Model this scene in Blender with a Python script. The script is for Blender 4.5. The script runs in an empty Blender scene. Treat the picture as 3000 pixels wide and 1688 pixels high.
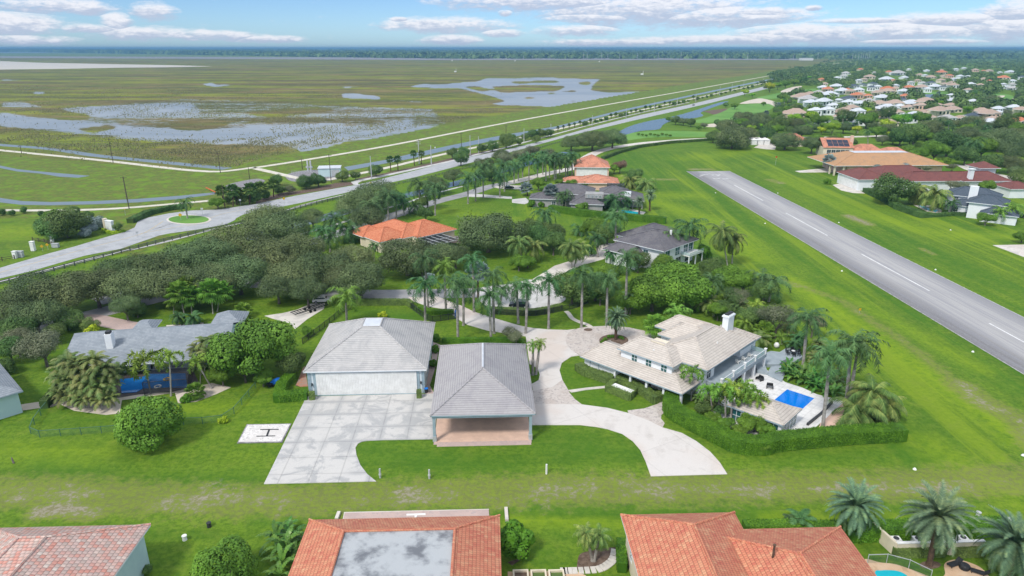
import bpy, math, random
import numpy as np
from mathutils import Vector
from mathutils.geometry import tessellate_polygon
R=math.radians
# ---------------------------------------------------------------- camera, sky, sun, exposure
CAMH=60.0; FOC=2000.0; HOR=141.0
PITCH=math.atan((844-HOR)/FOC)
sc=bpy.context.scene; COL=sc.collection
cam=bpy.data.objects.new('camera',bpy.data.cameras.new('camera')); COL.objects.link(cam)
cam.location=(0,0,CAMH); cam.rotation_euler=(math.pi/2-PITCH,0,0)
cam.data.sensor_width=36; cam.data.lens=24; cam.data.clip_start=0.5; cam.data.clip_end=60000
sc.camera=cam
sc.view_settings.view_transform='Standard'; sc.view_settings.look='None'
sc.view_settings.exposure=0.46; sc.view_settings.gamma=1.0; sc.view_settings.use_curve_mapping=False
sc.cycles.max_bounces=5; sc.cycles.transparent_max_bounces=6; sc.cycles.volume_bounces=0
sc.cycles.diffuse_bounces=3; sc.cycles.glossy_bounces=2
SUN_EL=50; SUN_AZ=-142    # azimuth from +Y towards +X
sun=bpy.data.objects.new('sun',bpy.data.lights.new('sun','SUN')); COL.objects.link(sun)
sun.data.energy=2.2; sun.data.angle=R(11); sun.data.color=(1.0,0.95,0.88)
sd=Vector((math.sin(R(SUN_AZ))*math.cos(R(SUN_EL)),math.cos(R(SUN_AZ))*math.cos(R(SUN_EL)),math.sin(R(SUN_EL))))
sun.rotation_euler=(-sd).to_track_quat('-Z','Y').to_euler(); sun.location=(0,0,300)

def G(px,py,h=0.0):
    """photo pixel (3000 wide) -> point on the level h"""
    u=(px-1500)/FOC; v=(844-py)/FOC
    dy=math.cos(PITCH)+v*math.sin(PITCH); dz=-math.sin(PITCH)+v*math.cos(PITCH)
    t=(h-CAMH)/dz
    return (u*t,dy*t)
TL=dict(A=(0,400,3.22),B=(750,400,3.22),C=(1500,400,3.22),D=(2250,350,3.22),E=(0,800,3.22),F=(750,800,3.22),G=(1500,800,3.22),H=(2250,800,3.22),I=(0,1238,3.22),J=(750,1238,3.22),K=(1500,1238,3.22),L=(2250,1238,3.22),U=(0,0,2.576),V=(1000,0,2.576),W=(2000,0,2.576),Q=(1465,146,1.554),O=(0,0,1/1.165),N=(0,0,1.0))
def PX(t,x,y):
    a,b,s=TL[t]; return (a+x/s,b+y/s)
def P(t,x,y,h=0.0):
    return G(*PX(t,x,y),h)
def proj(X,Y,Z):
    c,s=math.cos(PITCH),math.sin(PITCH); dz=Z-CAMH
    d=Y*c-dz*s; up=Y*s+dz*c
    return (1500+FOC*X/d, 844-FOC*up/d, d)

class NT:
    def __init__(s,tree): s.t=tree; s.n=tree.nodes; s.l=tree.links
    def add(s,typ,**k):
        nd=s.n.new(typ)
        for a,b in k.items(): setattr(nd,a,b)
        return nd
    def set(s,sock,val):
        if isinstance(val,bpy.types.NodeSocket): s.l.new(val,sock)
        elif val is not None:
            if sock.type=='RGBA' and len(val)==3: val=(*val,1)
            sock.default_value=val
    def math(s,op,a,b=None,c=None,clamp=False):
        nd=s.add('ShaderNodeMath',operation=op,use_clamp=clamp); s.set(nd.inputs[0],a); s.set(nd.inputs[1],b); s.set(nd.inputs[2],c); return nd.outputs[0]
    def mix(s,f,a,b,blend='MIX'):
        nd=s.add('ShaderNodeMix',data_type='RGBA',blend_type=blend); s.set(nd.inputs[0],f); s.set(nd.inputs[6],a); s.set(nd.inputs[7],b); return nd.outputs[2]
    def smooth(s,x,a,b,o0=0.0,o1=1.0):
        nd=s.add('ShaderNodeMapRange',interpolation_type='SMOOTHSTEP'); s.set(nd.inputs[0],x)
        for i,v in zip((1,2,3,4),(a,b,o0,o1)): nd.inputs[i].default_value=v
        return nd.outputs[0]
    def noise(s,vec,scale,detail=3,rough=.5,dist=0,dim='3D'):
        nd=s.add('ShaderNodeTexNoise',noise_dimensions=dim); s.set(nd.inputs['Vector'],vec); nd.inputs['Scale'].default_value=scale
        nd.inputs['Detail'].default_value=detail; nd.inputs['Roughness'].default_value=rough; nd.inputs['Distortion'].default_value=dist
        return nd.outputs[0]
    def vmul(s,v,k):
        nd=s.add('ShaderNodeVectorMath',operation='MULTIPLY'); s.set(nd.inputs[0],v); nd.inputs[1].default_value=k; return nd.outputs[0]
    def attr(s,name): return s.add('ShaderNodeAttribute',attribute_name=name).outputs['Fac']
    def pos(s): return s.add('ShaderNodeNewGeometry').outputs['Position']
    def objco(s): return s.add('ShaderNodeTexCoord').outputs['Object']
    def uv(s): return s.add('ShaderNodeTexCoord').outputs['UV']
    def objrand(s): return s.add('ShaderNodeObjectInfo').outputs['Random']

def make_world():
    w=bpy.data.worlds.new('World'); sc.world=w; w.use_nodes=True
    t=NT(w.node_tree); t.n.clear()
    out=t.add('ShaderNodeOutputWorld'); bg=t.add('ShaderNodeBackground'); t.l.new(bg.outputs[0],out.inputs[0])
    sky=t.add('ShaderNodeTexSky',sky_type='NISHITA',sun_disc=False,sun_elevation=R(SUN_EL),sun_rotation=R(SUN_AZ),altitude=0,air_density=1.0,dust_density=0.4,ozone_density=3.0)
    bg.inputs[1].default_value=0.13
    gen=t.add('ShaderNodeTexCoord').outputs['Generated']
    sx=t.add('ShaderNodeSeparateXYZ'); t.l.new(gen,sx.inputs[0])
    x,y,z=sx.outputs
    az=t.math('MULTIPLY',t.math('ARCTAN2',x,y),57.2958)
    el=t.math('MULTIPLY',t.math('ARCSINE',z),57.2958)
    tint=t.mix(t.smooth(el,8,22),t.mix(t.smooth(el,0,5),(.46,.67,.99),(.38,.53,.80)),(1,1,1)); skyc=t.mix(1.0,sky.outputs[0],tint,'MULTIPLY')
    # clouds drawn where the photograph has them: (px, py, half width, half height) on the 3000 px picture
    blobs=[(40,72,135,22),(150,18,150,14),(250,24,60,14),(450,34,58,17),(338,66,42,17),(270,84,90,9),(420,98,130,13),(620,105,140,10),(790,115,90,8),(60,118,120,10),(160,122,26,7),
      (1310,76,180,17),(1640,6,330,20),(2200,52,170,16),(2600,92,240,20),(1260,70,60,10),(1690,90,110,12),(1470,98,60,9),(1320,117,80,11),(1880,26,330,36),(2080,48,200,26),(1600,4,300,16),(1750,52,160,12),(2230,38,110,12),(1480,38,20,7),
      (2390,100,220,24),(2650,95,260,15),(2520,62,160,6),(2800,58,190,14),(2940,80,130,30),(2960,40,90,26),(2700,122,200,6),(2100,118,260,10),(1800,125,200,8),(1170,57,25,5),(2385,24,22,5),(2300,112,180,14)]
    acc=None; lit=None
    coord=t.add('ShaderNodeCombineXYZ'); t.l.new(az,coord.inputs[0]); t.l.new(t.math('MULTIPLY',el,3.2),coord.inputs[1])
    warp=t.noise(coord.outputs[0],0.30,6,.62)
    warp2=t.noise(coord.outputs[0],0.9,7,.7)
    for (px,py,rw,rh) in blobs:
        u=(px-1500)/FOC; v=(844-py)/FOC
        d=Vector((u,math.cos(PITCH)+v*math.sin(PITCH),-math.sin(PITCH)+v*math.cos(PITCH))).normalized()
        a0=math.degrees(math.atan2(d.x,d.y)); e0=math.degrees(math.asin(d.z))
        ra=math.degrees(rw/FOC)*.95*(d.y/d.length)**1; re=math.degrees(rh/FOC)*1.25
        a=t.math('MULTIPLY_ADD',az,1/ra,-a0/ra); b=t.math('MULTIPLY_ADD',el,1/re,-e0/re)
        q=t.math('ADD',t.math('MULTIPLY',a,a),t.math('MULTIPLY',b,b))
        m=t.math('SUBTRACT',1.0,q)
        # brighter upper side
        lm=t.math('MULTIPLY_ADD',b,.5,.5)
        if acc is None: acc=m; lit=lm
        else:
            gt=t.math('GREATER_THAN',m,acc)
            nd=t.add('ShaderNodeMix',data_type='FLOAT'); t.set(nd.inputs[0],gt); t.set(nd.inputs[2],lit); t.set(nd.inputs[3],lm); lit=nd.outputs[0]
            acc=t.math('MAXIMUM',acc,m)
    acc=t.math('MAXIMUM',acc,-1.0)
    dens=t.math('ADD',acc,t.math('MULTIPLY_ADD',warp,3.0,-1.5)); dens=t.math('ADD',dens,t.math('MULTIPLY_ADD',warp2,2.6,-1.3))
    f1=t.smooth(dens,-.7,.9)
    # broken high cloud over the rest of the sky, out of the frame: keeps the daylight soft
    hi=t.noise(gen,3.0,5,.6); f2=t.math('MULTIPLY',t.smooth(hi,.35,.55),t.smooth(el,9.5,16))
    shade=t.smooth(t.math('ADD',lit,t.math('MULTIPLY_ADD',warp2,1.7,-.85)),.22,.80)
    ccol=t.mix(shade,(2.9,3.3,4.2),(5.3,5.3,5.6))
    up=t.mix(f2,skyc,(6.0,6.3,6.8)) 
    col=t.mix(t.math('MULTIPLY',f1,.92),up,ccol)
    t.l.new(col,bg.inputs[0])
make_world()
# ---------------------------------------------------------------- materials
MATS={}
def newmat(name,rough=.7,spec=.3,metal=0.0):
    m=bpy.data.materials.new(name); m.use_nodes=True; t=NT(m.node_tree); b=t.n['Principled BSDF']
    b.inputs['Roughness'].default_value=rough; b.inputs['Specular IOR Level'].default_value=spec; b.inputs['Metallic'].default_value=metal
    MATS[name]=m; return m,t,b
def bump(t,b,h,strength=.4,dist=.1):
    n=t.add('ShaderNodeBump'); n.inputs['Strength'].default_value=strength; n.inputs['Distance'].default_value=dist
    t.l.new(h,n.inputs['Height']); t.l.new(n.outputs[0],b.inputs['Normal'])
def plain(name,c1,c2=None,scale=1.0,rough=.7,spec=.3,metal=0,obj=False,detail=3,lo=.35,hi=.65):
    """two colours blended by soft noise (weathering of the material itself)"""
    m,t,b=newmat(name,rough,spec,metal); c2=c2 or tuple(x*.85 for x in c1)
    v=t.objco() if obj else t.pos()
    t.l.new(t.mix(t.smooth(t.noise(v,scale,detail,.6),lo,hi),c1,c2),b.inputs['Base Color']); return m
def leafmat(name,dark,mid,light,clump=.35,rough=.65,tint=.24):
    """foliage: per-leaf random value v plus clumps in the crown; each plant slightly different"""
    m,t,b=newmat(name,rough,.25)
    v=t.attr('v'); n=t.noise(t.objco(),clump,2,.5)
    f=t.math('ADD',t.math('MULTIPLY',v,.55),t.math('MULTIPLY_ADD',n,1.1,-.32),clamp=True)
    r=t.add('ShaderNodeValToRGB'); t.l.new(f,r.inputs[0])
    e=r.color_ramp.elements; e[0].position=.1; e[0].color=(*dark,1); e[1].position=.9; e[1].color=(*light,1)
    k=e.new(.5); k.color=(*mid,1)
    hs=t.add('ShaderNodeHueSaturation'); t.l.new(r.outputs[0],hs.inputs['Color'])
    t.l.new(t.math('MULTIPLY_ADD',t.objrand(),tint*2,1-tint),hs.inputs['Value'])
    t.l.new(t.math('MULTIPLY_ADD',t.math('FRACT',t.math('MULTIPLY',t.objrand(),7.3)),tint*.20,.5-tint*.10),hs.inputs['Hue'])
    t.l.new(hs.outputs[0],b.inputs['Base Color']); return m
leafmat('oak_leaves',(.058,.092,.034),(.105,.152,.055),(.16,.21,.08),.25)
leafmat('grey_leaves',(.08,.10,.05),(.145,.17,.09),(.23,.245,.15),.35)
leafmat('green_leaves',(.050,.115,.012),(.105,.205,.018),(.165,.30,.03),.3,tint=.10)
leafmat('bright_leaves',(0.060,0.156,0.010),(0.156,0.348,0.014),(0.300,0.504,0.036),.4)
leafmat('dark_leaves',(.042,.088,.024),(.082,.155,.036),(.14,.23,.055),.3)
leafmat('yellow_leaves',(.14,.24,.01),(.30,.42,.015),(.45,.52,.04),.4)
leafmat('silver_leaves',(.10,.14,.13),(.22,.29,.28),(.36,.44,.44),.5)
leafmat('hedge_leaves',(.040,.115,.006),(.080,.195,.009),(.135,.285,.016),.5,tint=.06)
leafmat('hedge_old_leaves',(.08,.125,.035),(.14,.21,.05),(.20,.29,.06),.7,tint=.06)
leafmat('royal_fronds',(.025,.07,.022),(.055,.135,.038),(.12,.22,.075),.8)
leafmat('light_fronds',(.07,.14,.016),(.14,.26,.03),(.25,.38,.06),.8)
leafmat('coco_fronds',(.05,.09,.02),(.11,.18,.04),(.28,.32,.08),.9)
leafmat('date_fronds',(0.042,0.084,0.042),(0.105,0.182,0.098),(0.252,0.336,0.140),.8)
leafmat('areca_fronds',(.05,.08,.022),(.11,.17,.04),(.24,.24,.085),.5)
leafmat('russet_leaves',(.10,.06,.04),(.22,.12,.09),(.33,.20,.16),.5)
leafmat('banana_leaves',(.03,.10,.02),(.07,.19,.03),(.15,.28,.04),.6,rough=.4)
leafmat('far_leaves',(.038,.080,.024),(.085,.150,.038),(.16,.24,.05),.02,tint=.0)
plain('bark',(.17,.15,.13),(.10,.085,.07),1.5,.9)
plain('palm_trunk',(.36,.34,.31),(.22,.20,.18),1.2,.85)
plain('date_trunk',(.12,.075,.05),(.07,.045,.03),2.5,.95)
plain('crownshaft',(.10,.20,.03),(.16,.26,.05),2,.5)
plain('white_wall',(.78,.80,.81),(.72,.75,.77),.4,.8)
plain('pale_blue_wall',(.62,.68,.71),(.56,.63,.67),.4,.8)
plain('cream_wall',(.72,.64,.50),(.62,.55,.42),.5,.8)
plain('peach_wall',(.75,.52,.40),(.65,.45,.36),.5,.8)
plain('grey_wall',(.36,.35,.34),(.30,.30,.29),.5,.8)
plain('aqua_wall',(.52,.66,.66),(.46,.60,.62),.4,.8)
plain('trim_white',(.78,.80,.82),(.70,.73,.76),.7,.6)
plain('trim_blue_grey',(.33,.42,.47),(.28,.37,.42),.7,.6)
plain('dark_metal',(.025,.028,.03),(.04,.042,.045),2,.5)
plain('green_metal',(.05,.13,.09),(.06,.15,.10),2,.5)
plain('galvanised',(.45,.47,.48),(.36,.38,.39),2,.5,.5)
plain('wood_pole',(.11,.085,.065),(.075,.06,.045),2,.9)
plain('fence_wood',(.13,.14,.14),(.09,.10,.10),1.2,.85)
plain('concrete_pole',(.48,.49,.50),(.40,.41,.42),1,.85)
plain('white_paint',(.80,.80,.78),(.70,.70,.68),.8,.6)
plain('yellow_paint',(.70,.42,.02),(.6,.36,.02),1,.6)
plain('orange_paint',(.55,.14,.03),(.45,.1,.02),1,.6)
plain('flat_roof_white',(.40,.42,.43),(.15,.16,.175),.38,.7,detail=8,lo=.44,hi=.66)
plain('flat_roof_sheet',(.58,.61,.64),(.50,.53,.57),.5,.6)
plain('mulch',(.10,.065,.045),(.17,.12,.09),1.5,.95)
plain('sand',(.62,.55,.46),(.50,.44,.36),.15,.95,detail=5)
plain('rock',(.30,.29,.30),(.16,.15,.16),1.2,.95,detail=5)
plain('soil_path',(.36,.32,.26),(.24,.21,.17),.6,.95)
plain('black_furniture',(.015,.016,.018),(.03,.032,.035),3,.5)
plain('blue_tarp',(.01,.14,.55),(.02,.2,.65),2,.5)
plain('deck_boards',(.34,.39,.42),(.28,.33,.36),.6,.8)
plain('dark_floor',(.10,.085,.08),(.06,.05,.05),.6,.8)
plain('terracotta_floor',(.68,.47,.36),(.58,.40,.31),.5,.8,detail=5)
plain('black_roof_shingle',(.05,.065,.085),(.07,.085,.105),.8,.8)
plain('golf_grass',(.10,.24,.035),(.14,.29,.05),.03,.9)
def glass():
    m,t,b=newmat('window_glass',.08,.8); b.inputs['Base Color'].default_value=(.025,.045,.05,1)
    m,t,b=newmat('teal_glass',.06,.9); b.inputs['Base Color'].default_value=(.02,.10,.10,1)
    m,t,b=newmat('railing_glass',.05,.6); b.inputs['Base Color'].default_value=(.45,.62,.62,1); b.inputs['Alpha'].default_value=.45
    m,t,b=newmat('mesh_screen',.8,.2); b.inputs['Base Color'].default_value=(.03,.035,.045,1); b.inputs['Alpha'].default_value=.5
    m,t,b=newmat('chain_link',.6,.3); b.inputs['Base Color'].default_value=(.06,.17,.12,1); b.inputs['Alpha'].default_value=.22
    m,t,b=newmat('black_mesh',.6,.3); b.inputs['Base Color'].default_value=(.02,.03,.03,1); b.inputs['Alpha'].default_value=.5
    m,t,b=newmat('solar_glass',.15,.6); b.inputs['Base Color'].default_value=(.02,.025,.045,1)
    m,t,b=newmat('car_paint',.25,.6); b.inputs['Base Color'].default_value=(.012,.016,.024,1)
    m,t,b=newmat('white_car_paint',.25,.6); b.inputs['Base Color'].default_value=(.7,.7,.7,1)
    m,t,b=newmat('rubber',.8,.3); b.inputs['Base Color'].default_value=(.015,.015,.015,1)
glass()
def roof_tile(name,cols,course=.42,width=.33,line=.35,stain=None,ribs=0.0,patch=.0,rough=.75):
    """courses of tiles: each tile its own tone, a dark joint line at every course"""
    m,t,b=newmat(name,rough,.25)
    s=t.add('ShaderNodeSeparateXYZ'); t.l.new(t.uv(),s.inputs[0]); u,v=s.outputs[0],s.outputs[1]
    row=t.math('FLOOR',t.math('DIVIDE',v,course)); fr=t.math('FRACT',t.math('DIVIDE',v,course))
    uu=t.math('ADD',t.math('DIVIDE',u,width),t.math('MULTIPLY',row,.37)); colu=t.math('FLOOR',uu)
    c=t.add('ShaderNodeCombineXYZ'); t.l.new(colu,c.inputs[0]); t.l.new(row,c.inputs[1])
    wn=t.add('ShaderNodeTexWhiteNoise',noise_dimensions='2D'); t.l.new(c.outputs[0],wn.inputs[0])
    r=t.add('ShaderNodeValToRGB'); r.color_ramp.interpolation='LINEAR'
    n=t.noise(c.outputs[0],patch,2,.5) if patch else None
    f=t.math('ADD',t.math('MULTIPLY',wn.outputs[0],.6),t.math('MULTIPLY_ADD',n,1.6,-.6),clamp=True) if patch else wn.outputs[0]
    t.l.new(f,r.inputs[0])
    e=r.color_ramp.elements; e[0].color=(*cols[0],1); e[1].color=(*cols[-1],1)
    for i,cc in enumerate(cols[1:-1]): k=e.new((i+1)/(len(cols)-1)); k.color=(*cc,1)
    col=r.outputs[0]
    if stain:
        sn=t.noise(t.pos(),.35,5,.65,1.0); col=t.mix(t.smooth(sn,.42,.68),col,stain)
    edge=t.smooth(fr,0.0,.28,line,1.0)
    col=t.mix(1.0,col,edge,'MULTIPLY')
    if ribs:
        rr=t.math('PINGPONG',uu,.5); col=t.mix(1.0,col,t.smooth(rr,0,.25,1-ribs,1.0),'MULTIPLY')
        bump(t,b,t.math('ADD',t.math('MULTIPLY',rr,1.2),fr),.6,.12)
    else: bump(t,b,fr,.5,.08)
    t.l.new(col,b.inputs['Base Color']); return m
roof_tile('pale_grey_tile',[(.455,.44,.425),(.49,.475,.46)],.43,.33,.5,(.38,.375,.37))
roof_tile('mid_grey_tile',[(.355,.34,.34),(.385,.37,.37)],.43,.33,.5,(.32,.305,.315))
roof_tile('cream_tile',[(.50,.45,.395),(.57,.515,.455)],.50,.33,.56,(.47,.42,.37))
roof_tile('blue_grey_tile',[(.25,.28,.31),(.31,.34,.37)],.43,.4,.5,(.22,.25,.28))
roof_tile('charcoal_tile',[(.12,.115,.125),(.17,.16,.165),(.14,.14,.15)],.5,.33,.6,(.11,.105,.12))
roof_tile('slate_blue_tile',[(.06,.085,.11),(.09,.11,.14)],.4,.33,.75)
roof_tile('orange_barrel_tile',[(.56,.17,.085),(.64,.22,.11),(.70,.28,.15)],.42,.3,.55,ribs=.35)
roof_tile('blend_barrel_tile',[(.50,.145,.095),(.56,.20,.12),(.59,.24,.14),(.64,.33,.19)],.45,.33,.5,ribs=.2,patch=.34)
roof_tile('pink_barrel_tile',[(.46,.36,.31),(.56,.41,.36),(.58,.27,.21),(.62,.52,.45)],.5,.5,.5,ribs=.3,patch=.0)
roof_tile('red_brown_tile',[(.52,.20,.13),(.62,.28,.18),(.56,.24,.15)],.45,.33,.7,(.38,.17,.11))
roof_tile('maroon_tile',[(.17,.062,.055),(.21,.078,.065),(.19,.07,.06)],.45,.33,.75,(.15,.06,.055))
roof_tile('tan_tile',[(.42,.24,.12),(.50,.29,.15),(.46,.26,.14)],.45,.33,.75,(.38,.24,.14))
roof_tile('pink_tan_tile',[(.38,.28,.22),(.46,.35,.28)],.5,.4,.8)
def concrete(name,c1,c2,c3,slab=(4.6,4.6),rot=2.3,joint=.55,stain=.25,blotch=(.45,.6),wide=0):
    m,t,b=newmat(name,.8,.25)
    mp=t.add('ShaderNodeMapping'); t.l.new(t.pos(),mp.inputs[0]); mp.inputs['Rotation'].default_value=(0,0,R(-rot))
    s=t.add('ShaderNodeSeparateXYZ'); t.l.new(mp.outputs[0],s.inputs[0])
    n1=t.noise(t.pos(),.28,6,.68,.6); n2=t.noise(t.pos(),.06,3,.5); n3=t.noise(t.pos(),1.6,4,.7)
    col=t.mix(t.smooth(n1,*blotch),c1,c2); col=t.mix(t.math('MULTIPLY',t.smooth(n2,.5,.62),stain*2),col,c3)
    col=t.mix(t.math('MULTIPLY',t.smooth(n3,.5,.75),.35),col,c2)
    if joint:
        for ax,sz in ((0,slab[0]),(1,slab[1])):
            f=t.math('PINGPONG',s.outputs[ax],sz/2)
            if wide: wj=t.math('MULTIPLY',t.smooth(t.math('ADD',f,t.math('MULTIPLY_ADD',n3,1.6,-.8)),.2,.9,1.0,0.0),t.smooth(n2,.42,.52)); col=t.mix(t.math('MULTIPLY',wj,wide),col,c2)
            jn=t.smooth(f,.03,.16,joint,1.0); col=t.mix(1.0,col,jn,'MULTIPLY')
    t.l.new(col,b.inputs['Base Color']); return m
concrete('apron_concrete',(.54,.525,.50),(.385,.385,.38),(.48,.46,.43),(4.4,4.4),2.3,.80,.3,(.48,.60),wide=.8)
concrete('drive_concrete',(.60,.565,.53),(.50,.465,.43),(.56,.46,.39),(9,14),30,.90,.25,(.5,.7))
concrete('light_concrete',(.62,.58,.52),(.50,.47,.43),(.55,.48,.42),joint=0)
concrete('road_asphalt',(.40,.41,.42),(.33,.34,.35),(.37,.38,.39),joint=0)
concrete('street_asphalt',(.30,.30,.30),(.24,.24,.25),(.33,.33,.33),joint=0)
concrete('sidewalk_concrete',(.55,.54,.52),(.45,.44,.42),(.5,.5,.48),joint=0)
concrete('shell_path',(.62,.58,.50),(.50,.47,.38),(.55,.52,.42),joint=0)
concrete('white_deck',(.72,.71,.69),(.58,.58,.57),(.64,.62,.60),(1.2,1.2),-43.5,.9,.1)
def pavers(name,c1,c2,c3,size=.3):
    m,t,b=newmat(name,.85,.2)
    vo=t.add('ShaderNodeTexVoronoi'); vo.inputs['Scale'].default_value=1/size; t.l.new(t.pos(),vo.inputs['Vector'])
    r=t.add('ShaderNodeSeparateColor'); t.l.new(vo.outputs['Color'],r.inputs[0])
    n=t.noise(t.pos(),.35,4,.6)
    col=t.mix(t.smooth(r.outputs[0],.62,.95),c1,c2); col=t.mix(t.smooth(n,.45,.65),col,c3)
    t.l.new(col,b.inputs['Base Color']); bump(t,b,vo.outputs['Distance'],.3,.05); return m
pavers('cobble_pavers',(.54,.49,.45),(.37,.33,.31),(.46,.40,.36))
pavers('pink_pavers',(.50,.38,.34),(.42,.34,.32),(.44,.34,.31))
pavers('tan_pavers',(.58,.40,.26),(.48,.33,.21),(.62,.46,.32),.5)
pavers('white_gravel',(.70,.67,.64),(.48,.46,.44),(.60,.57,.54),.22)
def brick():
    m,t,b=newmat('patio_brick',.85,.2); t.l.new(t.mix(t.smooth(t.noise(t.pos(),.9,4),.4,.6),(.42,.20,.13),(.34,.24,.19)),b.inputs['Base Color'])
brick()
def water():
    for nm,c,ro in (('canal_water',(.13,.17,.19),.32),('dark_water',(.06,.10,.11),.25)):
        m,t,b=newmat(nm,ro,.5); b.inputs['Base Color'].default_value=(*c,1); b.inputs['IOR'].default_value=1.33
        bump(t,b,t.noise(t.vmul(t.pos(),(1,1,1)),1.2,3),.15,.05)
    for nm,c,c2 in (('pool_water',(.0,.16,.62),(.0,.20,.70)),('turquoise_water',(.0,.38,.48),(.02,.48,.55)),('dark_pool_water',(.01,.14,.42),(.02,.18,.5))):
        m,t,b=newmat(nm,.06,.4); t.l.new(t.mix(t.noise(t.pos(),1.5,3),c,c2),b.inputs['Base Color']); bump(t,b,t.noise(t.pos(),2.5,2),.08,.03)
water()

# ---------------------------------------------------------------- mesh building
class MB:
    def __init__(s): s.v=[]; s.f=[]; s.mi=[]; s.cm=0
    def poly(s,pts):
        q=[]
        for p in pts:
            if not q or (Vector(p)-Vector(q[-1])).length>1e-4: q.append(tuple(p))
        if len(q)>1 and (Vector(q[0])-Vector(q[-1])).length<1e-4: q.pop()
        if len(q)<3: return
        b=len(s.v); s.v+=q; s.f.append(tuple(range(b,b+len(q)))); s.mi.append(s.cm)
    def box(s,x0,y0,z0,x1,y1,z1):
        a=[(x0,y0,z0),(x1,y0,z0),(x1,y1,z0),(x0,y1,z0),(x0,y0,z1),(x1,y0,z1),(x1,y1,z1),(x0,y1,z1)]
        for f in ((3,2,1,0),(4,5,6,7),(0,1,5,4),(1,2,6,5),(2,3,7,6),(3,0,4,7)): s.poly([a[i] for i in f])
    def prism(s,pts,z0,z1,cap=True):
        n=len(pts); a=sum(pts[i][0]*pts[(i+1)%n][1]-pts[(i+1)%n][0]*pts[i][1] for i in range(n))
        if a<0: pts=pts[::-1]
        for i in range(n):
            p,q=pts[i],pts[(i+1)%n]; s.poly([(p[0],p[1],z0),(q[0],q[1],z0),(q[0],q[1],z1),(p[0],p[1],z1)])
        if cap: s.flat(pts,z1)
    def flat(s,pts,z):
        n=len(pts); a=sum(pts[i][0]*pts[(i+1)%n][1]-pts[(i+1)%n][0]*pts[i][1] for i in range(n))
        if a<0: pts=pts[::-1]
        for tri in tessellate_polygon([[Vector((p[0],p[1],0)) for p in pts]]):
            c=[pts[i] for i in tri]
            ar=(c[1][0]-c[0][0])*(c[2][1]-c[0][1])-(c[2][0]-c[0][0])*(c[1][1]-c[0][1])
            if ar<0: c=c[::-1]
            s.poly([(p[0],p[1],z) for p in c])
    def tube(s,pts,rad,n=8,cap=True):
        """tapered tube along 3d points"""
        rings=[]
        if not hasattr(rad,'__len__'): rad=[rad]*len(pts)
        for i,p in enumerate(pts):
            p=Vector(p); d=(Vector(pts[min(i+1,len(pts)-1)])-Vector(pts[max(i-1,0)])).normalized()
            a=Vector((1,0,0)) if abs(d.x)<.8 else Vector((0,1,0)); u=d.cross(a).normalized(); w=d.cross(u)
            rings.append([p+(u*math.cos(2*math.pi*k/n)+w*math.sin(2*math.pi*k/n))*rad[i] for k in range(n)])
        for i in range(len(rings)-1):
            for k in range(n): s.poly([rings[i][k],rings[i+1][k],rings[i+1][(k+1)%n],rings[i][(k+1)%n]])
        if cap: s.poly(rings[-1]); s.poly(rings[0][::-1])
    def hip(s,x0,y0,x1,y1,ze,zr,l,r,f,b,th=.22,top=None):
        """hipped roof; l r f b = how far the upper edges stand in from left, right, front, back"""
        e=[(x0,y0),(x1,y0),(x1,y1),(x0,y1)]; t=[(x0+l,y0+f),(x1-r,y0+f),(x1-r,y1-b),(x0+l,y1-b)]
        for i in range(4):
            j=(i+1)%4; s.poly([(*e[i],ze),(*e[j],ze),(*t[j],zr),(*t[i],zr)])
        s.poly([(*p,zr) for p in t])
        m=s.cm; s.cm=1
        for i in range(4):
            j=(i+1)%4; s.poly([(*e[i],ze-th),(*e[j],ze-th),(*e[j],ze),(*e[i],ze)])
        s.poly([(*p,ze-th) for p in e[::-1]]); s.cm=m
    def caps(s,x0,y0,x1,y1,ze,zr,l,r,f,b,w=.16):
        """ridge and hip cap tiles as thin tubes"""
        e=[(x0,y0),(x1,y0),(x1,y1),(x0,y1)]; t=[(x0+l,y0+f),(x1-r,y0+f),(x1-r,y1-b),(x0+l,y1-b)]
        for i in range(4): s.tube([(*e[i],ze+.02),(*t[i],zr+.02)],w,6)
        for i in range(4):
            a,c=t[i],t[(i+1)%4]
            if math.dist(a,c)>.3: s.tube([(*a,zr+.02),(*c,zr+.02)],w,6)
    def build(s,name,mats,parent=None,loc=(0,0,0),smooth=False,uv=True):
        me=bpy.data.meshes.new(name); off=Vector(loc)
        me.from_pydata([tuple(Vector(p)-off) for p in s.v],[],s.f)
        if not isinstance(mats,(list,tuple)): mats=[mats]
        for m in mats: me.materials.append(MATS[m])
        me.polygons.foreach_set('material_index',[min(i,len(mats)-1) for i in s.mi])
        if uv:
            ul=me.uv_layers.new(name='uv').data; vs=me.vertices; k=0
            for p in me.polygons:
                n=p.normal
                if abs(n.z)>.999: U=Vector((1,0,0)); V=Vector((0,1,0))
                else: U=Vector((0,0,1)).cross(n).normalized(); V=n.cross(U)
                for li in p.loop_indices:
                    c=vs[me.loops[li].vertex_index].co; ul[li].uv=(c.dot(U),c.dot(V))
        if smooth: me.polygons.foreach_set('use_smooth',[True]*len(me.polygons))
        o=bpy.data.objects.new(name,me); COL.objects.link(o)
        if parent is not None: o.parent=parent
        else: o.location=off
        return o
ALL=[]
def tag(o,label,cat,group=None):
    o['label']=label; o['category']=cat
    if group: o['group']=group
    ALL.append(o); return o
def thing(name,label,cat,loc,rot=0,group=None):
    o=bpy.data.objects.new(name,None); o.empty_display_size=.5; COL.objects.link(o); o.location=loc; o.rotation_euler=(0,0,rot)
    return tag(o,label,cat,group)
def structure(o): o['kind']='structure'; return o
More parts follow.
